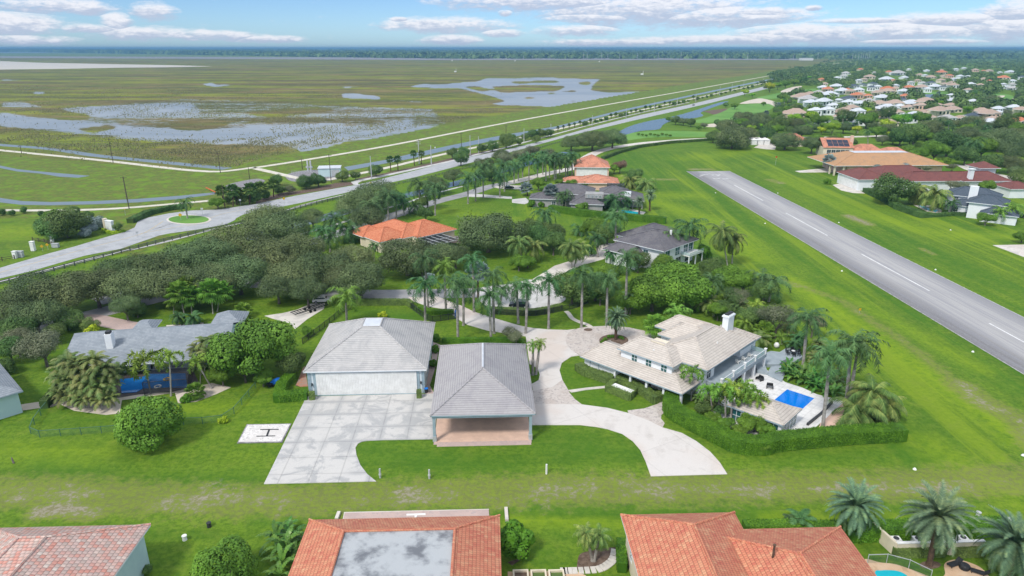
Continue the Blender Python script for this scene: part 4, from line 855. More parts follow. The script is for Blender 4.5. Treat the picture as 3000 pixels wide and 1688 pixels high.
# red house, bottom right
b=Build('barrel_tile_house','large house with orange red barrel tile hip roofs at the bottom right','house',2,(29,60))
R1=(15.9,46,30.15,69.9,5.5,8.7,7.1,7.1,6.3,6.1); R2=(24,46,42,66.75,5.5,8.9,8.5,9,8.2,8.2); 
hiproof(b,[R1,R2],['blend_barrel_tile','trim_white'])
walls(b,[(16.6,46.6,0,29.5,69.2,5.3),(27,46.6,0,41.3,66.1,5.3)],'cream_wall')
m=MB(); m.hip(20.2,53,24.4,59.4,7.1,8.3,2.1,2.1,2.4,2.4); m.hip(32.0,53.4,36.4,59,7.3,8.4,2.2,2.2,2.1,2.1); m.hip(3.2,48,16.6,59.6,3.6,5.6,4,4,4,4) ; b.part('dormer_roof',m,['blend_barrel_tile','trim_white'])
walls(b,[(20.6,53,6,24,58.8,7.0),(32.4,53.8,6.5,36,58.4,7.2),(3.8,48,0,16,59,3.5)],'cream_wall','dormer_wall')
m=MB(); m.tube([(30.3,59,7.8),(30.3,59,9.6)],.13,8); m.tube([(30.3,59,9.6),(30.3,59,9.7)],.18,8); b.part('flue_pipe',m,'date_trunk')
b.window('l',66,16.6,2.0,1.0,1.3)
# three cream planter frames in front of the red hangar
for k in range(3):
    X,Y=P('K',83+k*169,1470,0); t_=thing('planter_frame','cream square frame on the brick walk, '+['left','middle','right'][k]+' of three','planter',(X,Y,0),R(2),'cream frames on the brick walk')
    m=MB(); s_=.95
    m.box(-s_,-s_,0,s_,-s_+.2,.5); m.box(-s_,s_-.2,0,s_,s_,.5); m.box(-s_,-s_+.2,0,-s_+.2,s_-.2,.5); m.box(s_-.2,-s_+.2,0,s_,s_-.2,.5); m.build('frame','cream_wall',t_,uv=False)
    m=MB(); m.box(-s_+.2,-s_+.2,.05,s_-.2,s_-.2,.2); m.build('bed','hedge_old_leaves' if k else 'mulch',t_,uv=False)
SW('brick_walk','K',[(-40,1410),(600,1400),(700,1449),(700,1600),(-40,1600)],.06,'tan_pavers')
# ---------------------------------------------------------------- mid distance houses
# orange house
b=Build('orange_house','sprawling house with a bright orange barrel tile roof and a screened patio, among dark oaks','house',43,(121,184))
hiproof(b,[(116,175,129,195,3.6,6.4,6.5,6.5,6.5,6.5),(108.5,176,121,189,3.6,6.1,5.5,5.5,6,6),(120,172.5,136,188,3.6,6.6,7,7,7,7),(108,185,118,194,3.6,5.6,4.5,4.5,4,4)],['orange_barrel_tile','trim_white'])
walls(b,[(116.6,175.6,0,128.4,194.4,3.45),(109,176.6,0,121,188.4,3.45),(120,173.1,0,135.4,187.4,3.45)],'cream_wall')
X,Y=P('B',1690,975,2.6); t_=thing('pool_cage','dark screened patio cage with white ribs at the end of the orange tiled house','enclosure',(X,Y,0),R(43))
t_.location=(X+1.5,Y-1,0); m=MB(); m.box(-4.6,-4.8,0,4.6,4.8,3.0); m.build('screen','mesh_screen',t_,uv=False)
for i in range(5): m=MB(); m.box(-4.6+i*2.25,-4.85,3.0,-4.45+i*2.25,4.85,3.12); m.build('frame_bar','galvanised',t_,uv=False)
for i in range(3): m=MB(); m.box(-4.65,-4.8+i*4.7,3.02,4.65,-4.65+i*4.7,3.14); m.build('frame_bar','galvanised',t_,uv=False)
# white modern house
b=Build('modern_house','white two storey house with charcoal roof and glass balcony, among palms beside the runway','house',-45,(-108,168))
hiproof(b,[(-117.0,159.3,-99.3,178.0,6.5,9.5,8.5,8.5,8.5,8.5),(-121.5,166,-109,184,6.0,8.6,6.2,6.2,6.2,6.2),(-118,155.8,-106,163,4.2,6.2,3,3,3.5,3.5)],['charcoal_tile','trim_white'])
walls(b,[(-116,160.3,0,-100.5,177,6.3),(-120.8,167,0,-110,183.4,5.8),(-117.4,156.5,0,-107,162,4.0)],'white_wall')
for x in (-114,-110.5,-106): b.window('f',x,160.3,3.8,1.6,1.6,'teal_glass')
for y in (163,168.2,172.6,175.4): b.window('r',y,-100.5,3.4,2.2,2.3,'teal_glass')
for y in (164,169,174): b.window('r',y,-100.5,.4,2.6,2.2,'window_glass')
m=MB(); m.box(-100.5,170.2,2.9,-97.5,178,3.2); bl=b.part('balcony',m,'white_paint'); m=MB(); m.box(-97.6,170.2,3.2,-97.5,178,4.1); m.box(-100.5,170.2,3.2,-97.6,170.3,4.1); b.part('glass_panel',m,'railing_glass',bl)
for y in (170.4,174,177.7): m=MB(); m.box(-97.9,y-.15,0,-97.6,y+.15,2.9); b.part('balcony_column',m,'white_wall')
m=MB(); m.tube([(-104.5,170.5,7.5),(-104.5,170.5,9.6)],.35,8); b.part('chimney',m,'white_paint')
# grey rambling house with the turquoise pool
b=Build('grey_house','rambling grey tiled bungalow with a covered patio and turquoise pool behind a long hedge','house',-8,(0,235))
a8=R(-8)
def g8(t,x,y,h): X,Y=P(t,x,y,h); return (X*math.cos(a8)+Y*math.sin(a8),-X*math.sin(a8)+Y*math.cos(a8))
def hp(tile,x1,y1,x2,y2,h,dep,pitch=.42):
    """hip roof whose front eave runs between two picture points"""
    p=g8(tile,x1,y1,h); q=g8(tile,x2,y2,h); y=(p[1]+q[1])/2; r=min(dep/2,(q[0]-p[0])/2)
    return (p[0],y,q[0],y+dep,h,h+r*pitch,r,r,r,r)
rs=[hp('C',160,580,560,605,3.3,9),hp('C',540,630,870,650,3.3,16),hp('C',860,600,1250,605,3.5,14),hp('C',280,530,780,560,4.6,14),hp('C',820,540,1100,545,5.0,11)]
hiproof(b,rs,['charcoal_tile','trim_white']); walls(b,[(r[0]+.6,r[1]+.7 if i!=2 else r[1]+4,0,r[2]-.6,r[3]-.7,r[4]-.15) for i,r in enumerate(rs)],'grey_wall')
r=rs[1]; m=MB(); m.box(r[0]+6,r[1]+3,5,r[0]+13,r[1]+8,6.7); b.part('clerestory',m,'grey_wall')
for i in range(4): b.window('f',r[0]+7.3+i*1.5,r[1]+3,5.3,.8,.9)
r=rs[2]
for i in range(5): m=MB(); x=r[0]+.8+i*(r[2]-r[0]-1.6)/4; m.box(x-.2,r[1]+.5,0,x+.2,r[1]+.9,3.3); b.part('patio_column',m,'grey_wall')
r=rs[0]
for i in range(3): b.window('f',r[0]+10+i*3.8,r[1]+.7,.3,1.4,2.0)
X=g8('C',1085,540,5.5); m=MB(); m.box(X[0]-1,X[1]-.8,3,X[0]+1.6,X[1]+.8,6.3); b.part('chimney',m,'trim_white')
X=g8('C',985,500,4); m=MB(); m.box(X[0]-4,X[1],2,X[0]+3.4,X[1]+6,5.6); b.part('screened_room',m,'mesh_screen')
m=MB(); m.prism(pts('C',[(1015,700),(1080,698),(1210,722),(1195,738),(1015,728)]),.1,.16); tag(m.build('swimming_pool','turquoise_water',uv=False),'turquoise pool beside the covered patio of the grey bungalow','pool')
# red hangar, white door
def G2(t,x,y,h,a=R(2.3)): X,Y=P(t,x,y,h); return (X*math.cos(a)+Y*math.sin(a),-X*math.sin(a)+Y*math.cos(a))
b=Build('red_hangar','red tiled hangar with a tall blank white door, beyond the rows of palms','hangar',-4,(30,335))
a4=R(-4); p=G2('C',582,290,5.6,a4); q=G2('C',930,295,5.6,a4)
hiproof(b,[(p[0],p[1],q[0],p[1]+19,5.6,10.2,8.6,8.6,8.9,8.9)],['red_brown_tile','trim_white'])
walls(b,[(p[0]+.7,p[1]+1,0,q[0]-.7,p[1]+18.4,5.45)],'peach_wall')
dx0=G2('C',610,385,0,a4)[0]; dx1=G2('C',925,390,0,a4)[0]; m=MB()
for i in range(24): x=p[0]+1.4+i*(q[0]-p[0]-2.8)/24; m.box(x,p[1]+.8 if i%2 else p[1]+.84,.1,x+(q[0]-p[0]-2.8)/24,p[1]+1,5.3)
b.part('hangar_door',m,'white_paint')
SW('apron','C',[(590,392),(930,380),(935,400),(600,408)],.07,'light_concrete')
b=Build('red_roof_house','red tiled low house in front of the red hangar, half hidden by the grey bungalow','house',-4,(35,290))
p=G2('C',480,440,3.2,a4); q=G2('C',1020,450,3.2,a4)
hiproof(b,[(p[0]+5,p[1],q[0],p[1]+13,3.3,6.1,9.4,9.4,6.5,6.5),(p[0],p[1]+4,p[0]+14,p[1]+12,3.2,4.9,4,4,4,4)],['red_brown_tile','trim_white'])
walls(b,[(p[0]+5.8,p[1]+.8,0,q[0]-.8,p[1]+12.2,3.15),(p[0]+.8,p[1]+4.8,0,p[0]+13,p[1]+11.2,3.05)],'peach_wall')
# tan hangar house with the white flat deck
b=Build('tan_hangar','very wide hangar home with a tan tiled roof and a white flat deck on top','hangar',2.3,(200,335))
hiproof(b,[(173,332,231,362,5,9.6,15,14,11,12)],['tan_tile','trim_white'])
walls(b,[(181,334.2,0,229.5,360,4.85)],'peach_wall')
m=MB(); m.box(188.5,343,9.4,216.5,350.2,9.75); b.part('flat_deck',m,'flat_roof_sheet')
for x,y in ((174,333.2),(178.5,333.2),(174,338)): m=MB(); m.box(x-.35,y-.35,0,x+.35,y+.35,4.85); b.part('porch_column',m,'cream_wall')
b.window('f',216,334.2,1,5,2.4)
# maroon complex
b=Build('maroon_hangar','long white walled hangar home with joined maroon hip roofs','hangar',2.3,(195,300))
hiproof(b,[(165.5,294.6,180,315,5,8.2,7.2,7.2,7.2,7.2),(176,297,204,318,5,9.0,8,8,10,10),(186,292,222,306,4.6,7.6,6,6,7,7),(210,290,232,306,4.8,7.8,6,6,8,8),(221,276,233,287,4.0,6.2,5,5,5,5)],['maroon_tile','trim_white'])
walls(b,[(166.2,295.4,0,179.4,314.4,4.85),(179,298,0,203,317.3,4.85),(187,293,0,221,305,4.45),(211,291,0,231,305,4.65),(221.6,276.7,0,232.4,286.4,3.85)],'white_wall')
m=MB(); 
for i in range(10): m.box(166.1,296.6+i*1.6,.2,166.2,296.6+i*1.6+1.5,4.4)
b.part('hangar_door',m,'white_paint')
m=MB(); m.box(225.2,301.6,0,232.4,309.4,8.6); tw=b.part('tower',m,'white_wall'); m=MB(); m.hip(223.8,300.2,233.6,310.6,8.7,11.2,4.9,4.9,5.2,5.2); b.part('tower_roof',m,['maroon_tile','trim_white'],tw)
for x in (227.6,229.9): b.window('f',x,301.6,5.6,.9,1.1,rail=False)
m=MB(); m.box(213.3,291.5,4,215.1,293.1,9.6); m.box(213,291.2,9.6,215.4,293.4,10); b.part('chimney',m,'white_wall')
# blue grey house
b=Build('slate_house','white two storey house with slate blue roofs, a broad chimney and a turquoise pool','house',-38,(0,320))
a38=R(-38)
def g38(x,y,h): X,Y=P('D',x,y,h); return (X*math.cos(a38)+Y*math.sin(a38),-X*math.sin(a38)+Y*math.cos(a38))
c1=g38(1680,690,6.2); c2=g38(2060,775,6.2); c3=g38(2250,760,6.2)
b.o=((c1[0]+c3[0])/2,(c1[1]+c3[1])/2); b.root.location=(*b.w(*b.o),0)
hiproof(b,[(c1[0],c1[1]-4,c2[0]+4,c1[1]+9,6.2,9.0,6,6,6.5,6.5),(c2[0]-6,c2[1]-4,c2[0]+7,c2[1]+9,6.0,8.4,5.5,5.5,6,6),(c1[0]+2,c1[1]-9,c2[0]+2,c1[1]-1,3.4,5.2,4,4,4,3.8),(c2[0]-1,c2[1]-8,c2[0]+11,c2[1]+2,3.4,5.4,4,4,5,4.8)],['slate_blue_tile','trim_white'])
walls(b,[(c1[0]+.8,c1[1]-3.2,0,c2[0]+3.2,c1[1]+8.2,6.05),(c2[0]-5,c2[1]-3.2,0,c2[0]+6.2,c2[1]+8,5.85),(c1[0]+2.8,c1[1]-8.3,0,c2[0]+1.4,c1[1]-2,3.25),(c2[0]-.4,c2[1]-7.3,0,c2[0]+10.4,c2[1]+1,3.25)],'white_wall')
ck=g38(1940,690,8); m=MB(); m.box(ck[0]-1.4,ck[1]-.6,5,ck[0]+1.4,ck[1]+.9,10.4); b.part('chimney',m,'white_wall')
for x in (c1[0]+4,c1[0]+9,c2[0]-1): b.window('f',x,c1[1]-3.2,4.2,1.4,1.2)
for x in (c1[0]+5,c1[0]+9.5,c1[0]+13): b.window('f',x,c1[1]-8.3,.9,1.5,1.6)
m=MB(); m.prism(pts('D',[(1420,818),(1450,815),(1605,862),(1580,878),(1500,858)]),.1,.16); tag(m.build('swimming_pool','turquoise_water',uv=False),'turquoise pool by the palms beside the slate blue roofed house','pool')
# peach house with solar panels
b=Build('solar_house','peach two storey house with dark solar panels on its red brown roof','house',-8,(0,420))
def G8(t,x,y,h): return g8(t,x,y,h)
p=G8('D',520,265,5.6); q=G8('D',800,265,5.6); b.o=((p[0]+q[0])/2,p[1]); b.root.location=(*b.w(*b.o),0)
W_=q[0]-p[0]
m=MB(); m.poly([(p[0],p[1]-.6,5.6),(q[0],p[1]-.6,5.6),(q[0],p[1]+9,10.2),(p[0],p[1]+9,10.2)]); m.poly([(p[0],p[1]+9,10.2),(q[0],p[1]+9,10.2),(q[0],p[1]+15,6.5),(p[0],p[1]+15,6.5)]); m.hip(q[0]-1,p[1]-1,q[0]+17,p[1]+12,3.8,7.4,6,6,6,6); m.hip(q[0]+15,p[1]-2,q[0]+30,p[1]+10,3.4,6.0,5,5,5,5); b.part('roof',m,['red_brown_tile','trim_white'])
walls(b,[(p[0]+.3,p[1],0,q[0]-.3,p[1]+14,5.5),(q[0]-1,p[1],0,q[0]+16.2,p[1]+11,3.6),(q[0]+15,p[1]-1,0,q[0]+29,p[1]+9,3.2)],'cream_wall')
for i in range(4):
    for j in range(2):
        m=MB(); x=p[0]+3+i*(W_-5)/4; y=p[1]+.8+j*3.2; zz=lambda yy:5.68+(yy-p[1]+.6)*.479
        m.poly([(x,y,zz(y)),(x+(W_-5)/4-.15,y,zz(y)),(x+(W_-5)/4-.15,y+3,zz(y+3)),(x,y+3,zz(y+3))]); b.part('solar_panel',m,'solar_glass')
m=MB(); m.box(q[0]-.9,p[1]+5,7,q[0]+.7,p[1]+6.6,12); b.part('chimney',m,'peach_wall')
for x in range(5): b.window('f',p[0]+3.5+x*(W_-6)/4.4,p[1],1.2,2.2,3.2)
m=MB(); m.box(p[0]-5,p[1]-3,0,q[0]+30,p[1]-2.6,1.1); b.part('terrace_wall',m,'cream_wall')
# tan roofed house behind the trees
b=Build('tan_roof_house','low house with a brown tiled roof behind two oaks, beyond the runway end','house',2,(0,440))
p=G2('D',200,200,4,R(2)); q=G2('D',375,200,4,R(2)); b.o=(p[0],p[1]); b.root.location=(*b.w(*b.o),0)
hiproof(b,[(p[0]-3,p[1],q[0]+1,p[1]+14,4,7.6,6,6,6.5,6.5)],['red_brown_tile','trim_white']); walls(b,[(p[0]-2.2,p[1]+.8,0,q[0],p[1]+13,3.85)],'cream_wall')
p=P('C',2345,80); b=Build('awning_shed','small pale shed with a humped roof on the concrete pad beyond the runway','shed',0,p)
m=MB()
for i in range(3): m.box(p[0]-6+i*4.2,p[1],0,p[0]-2.4+i*4.2,p[1]+7,3.2); m.hip(p[0]-6.2+i*4.2,p[1]-.3,p[0]-2.2+i*4.2,p[1]+7.3,3.2,4.2,1.9,1.9,1.5,1.5)
b.part('body',m,['white_paint','trim_white']); SW('driveway','C',[(2280,105),(2330,80),(2415,60),(2500,70),(2480,125),(2400,122)],.06,'light_concrete')
# ---------------------------------------------------------------- pump station by the canal
X,Y=P('B',710,380); b=Build('pump_house','small white concrete pump house with grey railings beside the canal','building',10,(X*math.cos(R(10))+Y*math.sin(R(10)),-X*math.sin(R(10))+Y*math.cos(R(10))))
u,w_=b.o; walls(b,[(u-6,w_,0,u+4.5,w_+8,4)],'aqua_wall'); m=MB(); m.box(u-6.3,w_-.3,4,u+4.8,w_+8.3,4.3); b.part('roof',m,'flat_roof_sheet'); m=MB(); m.box(u+.2,w_-.12,.2,u+4,w_-.01,3.4); b.part('door',m,'galvanised')
for k in range(2):
    X,Y=P('B',492+k*28,330); t_=thing('slide_gate_post','white gate hoist post on the pump station wall, '+['left','right'][k]+' of two','post',(X,Y,0),0,'gate hoist posts at the pump station')
    m=MB(); m.box(-.35,-.35,0,.35,.35,5.5); m.build('post','concrete_pole',t_,uv=False); m=MB(); m.box(-.9,-.5,1.8,.9,.5,2.6); m.build('hoist','galvanised',t_,uv=False)
X,Y=P('B',520,350); m=MB()
for i in range(9): m.box(X-10+i*2.6,Y,0,X-9.9+i*2.6,Y+.1,1.3)
m.box(X-10,Y,1.2,X+11,Y+.1,1.3); m.box(X-10,Y,.6,X+11,Y+.1,.68); tag(m.build('railing','galvanised',loc=(X,Y,0)),'grey metal railing along the pump station wall','railing')
for k,(t1,a_,b_) in enumerate((('A',(1945,485),(2030,522)),('B',(737,278),(762,305)))):
    p=P(t1,*a_,1.2); q=P(t1,*b_,.6); m=MB(); m.tube([(*p,1.3),(*q,.5)],.28,6); m.tube([(*q,.5),(q[0]+.2,q[1],0)],.35,6); tag(m.build('boom','orange_paint',loc=(*q,0)),['orange floating boom arm across the canal by the big green bush','orange boom arm beside the canal behind the pump house'][k],'boom')
# entrance sign wall, utility boxes
X,Y=P('A',1045,890); t_=thing('entrance_sign','white stone entrance monument in a clipped hedge ring beside the road','sign',(X,Y,0),R(-25))
m=MB(); m.box(-1.6,-.5,0,1.6,.5,3.4); m.box(-1.8,-.6,3.4,1.8,.6,3.7); m.build('panel','white_wall',t_,uv=False); m=MB(); m.box(-2.6,-.6,0,-1.6,.6,4.2); m.build('pier','cream_wall',t_,uv=False)
for k,(x,y,mt,hh) in enumerate(((190,1140,'galvanised',1.9),(148,1150,'white_paint',2.2),(318,1080,'white_paint',3.0),(527,1048,'galvanised',1.3),(495,1000,'white_paint',2.2))):
    X,Y=P('A',x,y); m=MB(); w_=[1.1,.5,.55,1.0,.35][k]; m.box(X-w_,Y-.5,.1,X+w_,Y+.5,hh); m.box(X-w_-.1,Y-.6,hh,X+w_+.1,Y+.6,hh+.1); m.box(X-w_+.1,Y-.4,0,X+w_-.1,Y+.4,.1)
    tag(m.build('utility_box' if k in(0,3) else 'notice_board',mt,loc=(X,Y,0)),['squat grey utility box in the grass left of the road','thin white panel beside the squat grey utility box','tall white notice board behind the wooden rail fence','low grey gate box at the end of the rail fence','small white notice board at the edge of the wild trees'][k],['utility box','sign','sign','utility box','sign'][k])
# ---------------------------------------------------------------- vehicles
def car(name,label,loc,rot,paint,L=4.7,W=1.9,Hh=1.75):
    c=thing(name,label,'car',loc,rot)
    prof=[(-L/2,.35),(-L/2,.85),(-L/2+.15,1.0),(-L/2+.35,Hh-.1),(-L/2+.7,Hh),(L*.12,Hh),(L*.27,1.05),(L/2-.2,.95),(L/2,.75),(L/2,.35)]
    m=MB()
    for s in (-1,1): m.poly([(x,s*W/2,z) for x,z in (prof if s<0 else prof[::-1])])
    for a,b in zip(prof,prof[1:]+prof[:1]): m.poly([(a[0],W/2,a[1]),(b[0],W/2,b[1]),(b[0],-W/2,b[1]),(a[0],-W/2,a[1])])
    m.build('body',paint,c,uv=False)
    m=MB()
    for s in (-1,1): y=s*(W/2+.01); m.poly([(-L/2+.45,y,1.08),(L*.22,y,1.08),(L*.1,y,Hh-.14),(-L/2+.6,y,Hh-.14)][::s])
    m.poly([(L*.265,-W/2+.12,1.1),(L*.265,W/2-.12,1.1),(L*.135,W/2-.15,Hh-.08),(L*.135,-W/2+.15,Hh-.08)]); m.poly([(-L/2+.18,W/2-.15,1.12),(-L/2+.18,-W/2+.15,1.12),(-L/2+.30,-W/2+.2,Hh-.16),(-L/2+.30,W/2-.2,Hh-.16)])
    m.build('windows','window_glass',c,uv=False)
    for x in (-L*.31,L*.31):
        for s in (-1,1):
            m=MB(); m.tube([(x,s*(W/2-.18),.35),(x,s*(W/2+.03),.35)],.35,14); w=m.build('wheel','rubber',c,uv=False); m=MB(); m.tube([(x,s*(W/2+.02),.35),(x,s*(W/2+.05),.35)],.19,10); m.build('rim','galvanised',w,uv=False)
    for s in (-1,1):
        m=MB(); m.box(L/2-.03,s*.65-.2,.68,L/2+.02,s*.65+.2,.82); m.build('headlight','white_paint',c,uv=False)
    return c
X,Y=P('G',68,322); car('parked_car','black sport utility vehicle parked on the pale cul de sac',(X,Y,.06),R(172),'car_paint',4.9)
X,Y=P('B',2385,495); car('parked_car','dark car parked on the drive between palms beyond the long street',(X,Y,.07),R(20),'car_paint',4.4,1.8,1.4)
X,Y=P('W',82,797); car('road_car','small dark car driving on the long straight road',(X,Y,.05),R(62),'car_paint',4.6,1.8,1.5)
X,Y=P('D',2370,925); car('parked_car','black vehicle parked at the right end of the slate roofed house',(X,Y,.07),R(-30),'car_paint',4.7)
# boat trailer on the neighbour's drive
X,Y=P('F',510,360); t_=thing('flat_trailer','long dark slatted trailer parked on the pale drive under the oaks','trailer',(X,Y,.06),R(48))
m=MB(); m.box(-4.6,-1.1,.6,4.6,-.95,.75); m.box(-4.6,.95,.6,4.6,1.1,.75)
for i in range(13): m.box(-4.5+i*.74,-.95,.62,-4.38+i*.74,.95,.72)
m.box(4.6,-.08,.6,6.2,.08,.72); m.build('frame','dark_metal',t_,uv=False)
for x in (-.6,.6):
    for s in (-1,1): m=MB(); m.tube([(x,s*1.15,.36),(x,s*1.35,.36)],.36,12); m.build('wheel','rubber',t_,uv=False)
X,Y=P('F',625,275); car('parked_car','white vehicle hidden under the oaks at the head of the trailer',(X,Y,.06),R(10),'white_car_paint',4.6,1.8,1.6)
# covered mower
X,Y=P('F',205,1050); t_=thing('covered_machine','garden machine under a bright blue tarpaulin beside the hedge','machine',(X,Y,0),R(40))
m=MB(); prof=[(1.3,.25),(1.35,.7),(1.0,1.05),(.5,1.25),(.05,1.35)]; n=14; rings=[[(r*math.cos(2*math.pi*k/n)*(1+.12*math.sin(3*k)),r*.62*math.sin(2*math.pi*k/n)*(1+.1*math.cos(2*k)),z) for k in range(n)] for r,z in prof]
for a,b_ in zip(rings,rings[1:]):
    for k in range(n): m.poly([a[k],a[(k+1)%n],b_[(k+1)%n],b_[k]])
m.build('tarpaulin','blue_tarp',t_,smooth=False,uv=False)
for x in (-.8,.8):
    for s in (-1,1): m=MB(); m.tube([(x,s*.6,.3),(x,s*.8,.3)],.3,10); m.build('wheel','rubber',t_,uv=False)
m=MB(); m.box(-1.9,-.5,.2,-1.1,.5,.75); m.build('bonnet','black_furniture',t_,uv=False)
# wheelie bin and round air unit by the hangar
X,Y=P('F',1607,1130); m=MB(); m.tube([(X,Y,.07),(X,Y,.9)],[.32,.38],10); m.tube([(X,Y,.9),(X,Y,1.0)],.42,10); tag(m.build('bin','dark_metal',loc=(X,Y,0)),'small dark round bin in the gap between the two hangars','bin')
X,Y=P('F',1607,1110,.6); m=MB(); m.tube([(X,Y,1.0),(X,Y,1.12)],.36,12); tag(m.build('hose_reel','blue_tarp',loc=(X,Y,1)),'blue round lid on the dark bin between the two hangars','lid')
# white bench inside the clipped hedge
X,Y=P('G',1045,1085,1.3); t_=thing('generator_box','long white box top inside the clipped square hedge','box',(X,Y,0),R(-43.5)); m=MB(); m.box(-2.0,-.5,0,2.0,.5,1.25); m.build('body','white_paint',t_,uv=False); m=MB(); m.box(-2.1,-.6,1.25,2.1,.6,1.35); m.build('lid','white_paint',t_,uv=False)
# ---------------------------------------------------------------- poles and signs
def upole(t1,bx,by,ty,kind,label,arms=0):
    X,Y=P(t1,bx,by); tpx=PX(t1,bx,ty)[1]; lo,hi=1,60
    for _ in range(40):
        mid=(lo+hi)/2
        if proj(X,Y,mid)[1]>tpx: lo=mid
        else: hi=mid
    hgt=lo; r=.28 if kind=='concrete_pole' else .2
    o=thing('utility_pole',label,'utility pole',(X,Y,0),0,'utility poles along the canal and road')
    m=MB(); m.tube([(0,0,0),(0,0,hgt)],[r,r*.6],8); m.build('pole',kind,o,uv=False)
    for k in range(arms): m=MB(); m.box(-1.3,-.08,hgt-.7-k*1.1,1.3,.08,hgt-.52-k*1.1); m.build('crossarm',kind,o,uv=False)
    return o
for i,(t1,x,b_,t2,k,lab,ar) in enumerate([('B',1092,405,185,'concrete_pole','thick pale pole on the verge just right of the side path mouth',0),('B',2022,175,-10,'concrete_pole','tall pale pole standing between dark bushes beside the cycle path',0),('B',2102,155,-2,'concrete_pole','slim pale pole to the right of the tall pale pole by the cycle path',0),
    ('B',1655,275,85,'concrete_pole','slim pale pole on brown mulch between the pale path and the road',0),('B',1540,260,40,'concrete_pole','pale pole with crossarms in front of the blue canal',2),('V',1378,1075,970,'concrete_pole','pale pole rising from the dark tree clump by the straight road',0),('V',1580,1030,935,'concrete_pole','slim pole at the right end of the dark tree clump by the straight road',0),
    ('V',1892,950,870,'concrete_pole','slim grey pole above the palms halfway along the straight road',0),('V',2148,892,818,'concrete_pole','slim grey pole beside the road where the canal turns lighter',0),('V',2362,842,768,'concrete_pole','slim grey pole among small bushes along the far cycle path',0),('V',2533,800,735,'concrete_pole','slim grey pole beside the last palms along the far cycle path',0),
    ('W',98,772,708,'concrete_pole','far pole left of the small dark car on the road',0),('W',278,720,652,'concrete_pole','first slim pole past the dark car on the far road',0),('W',370,692,630,'concrete_pole','second slim pole past the dark car on the far road',0),('W',458,664,612,'concrete_pole','third slim pole past the dark car on the far road',0),('W',536,645,600,'concrete_pole','fourth slim pole past the dark car on the far road',0),('W',608,625,586,'concrete_pole','fifth slim pole past the dark car on the far road',0),
    ('A',205,160,80,'wood_pole','dark wooden pole on the upper levee path near the left edge',1),('A',1068,250,20,'wood_pole','tall dark wooden pole on the middle of the upper levee path',1),('A',1218,680,375,'wood_pole','dark wooden pole with a twin beside the lower pale path',1),('A',1200,600,380,'wood_pole','thinner twin of the dark wooden pole across the canal',0),('A',2080,345,150,'wood_pole','dark wooden pole where the levee path bends',1),('A',2355,400,290,'wood_pole','short dark wooden pole beside the grey rocks',0),('A',2125,680,450,'wood_pole','brown wooden pole in front of the big green bush by the road',0),
    ('B',710,440,165,'wood_pole','dark wooden pole in front of the white pump house',1),('B',438,310,205,'wood_pole','faint dark pole left of the gate hoist posts',1),('B',1938,100,0,'wood_pole','thin dark pole on the grassy levee bank above the canal',0),('V',905,1070,1000,'wood_pole','faint thin pole on the grassy levee slope near the pale path',1),('V',1243,1005,945,'wood_pole','faint thin pole farther along the grassy levee slope',1),('V',583,1100,1052,'wood_pole','short pole at the water edge below the levee path',1)]):
    upole(t1,x,b_,t2,k,lab,ar)
def sign(t1,bx,by,label,hgt,mat,shape='diamond',s=.45):
    X,Y=P(t1,bx,by); o=thing('road_sign',label,'road sign',(X,Y,0),R(20))
    m=MB(); m.tube([(0,0,0),(0,0,hgt)],.05,6); m.build('post','galvanised',o,uv=False); m=MB()
    q=[(0,-s),(s,0),(0,s),(-s,0)] if shape=='diamond' else [(-s,-s*.8),(s,-s*.8),(s,s*.8),(-s,s*.8)]
    m.poly([(x,-.07,hgt+z-.2) for x,z in q]); m.poly([(x,-.03,hgt+z-.2) for x,z in q[::-1]]); m.build('plate',mat,o,uv=False)
sign('A',1708,795,'yellow warning sign on the roundabout island left of its palm',2.4,'yellow_paint',s=.7); sign('A',1303,960,'small sign in the middle of the road before the roundabout',2.2,'galvanised','r',.4)
sign('A',1912,740,'white sign post at the right end of the roundabout island',2.6,'white_paint','r',.4); sign('B',270,655,'yellow diamond sign beside the road above the post fence',3.2,'yellow_paint',s=.6); sign('B',1087,505,'yellow sign with a second plate by the side path crossing',3.4,'yellow_paint',s=.6)
sign('A',405,1085,'left one of two small yellow diamonds near the notice board',1.9,'yellow_paint',s=.5); sign('A',455,1070,'right one of two small yellow diamonds near the notice board',1.9,'yellow_paint',s=.5); sign('A',1185,745,'thin yellow marker stake in the grass above the entrance monument',2.6,'yellow_paint','r',.2)
sign('H',862,372,'short yellow marker post in the brown strip beside the runway',1.0,'yellow_paint','r',.35); sign('D',70,430,'orange marker post in the grass beyond the runway head',4.5,'orange_paint','r',.6); sign('A',2270,655,'blue and white sign at the road edge beside sabal palms',2.6,'white_paint','r',.4)
sign('B',1690,135,'small white sign on the canal bank behind bushes',2.2,'white_paint',s=.6)
# runway edge markers: low white cones
for i,(t1,x,y,lab) in enumerate((('C',1920,533,'near the head of the runway'),('C',2388,822,'left edge, halfway down'),('H',1932,745,'left edge of the runway, lowest'),('D',92,697,'right edge near the head'),('D',668,975,'right edge beside the bare patch'),('D',1580,1420,'right edge, lowest'),('D',697,1432,'left edge above the old trees'),('L',1383,443,'on the lawn left of the date palms'),('D',1722,1045,'far right lawn below the slate roofed house'),('L',2405,312,'at the right edge of the picture'))):
    X,Y=P(t1,x,y); m=MB(); m.tube([(X,Y,.0),(X,Y,.1),(X,Y,.28)],[.28,.24,.1],10); tag(m.build('edge_marker','white_paint',loc=(X,Y,0)),'low white marker on the grass, '+lab,'marker','white markers on the grass beside the runway')
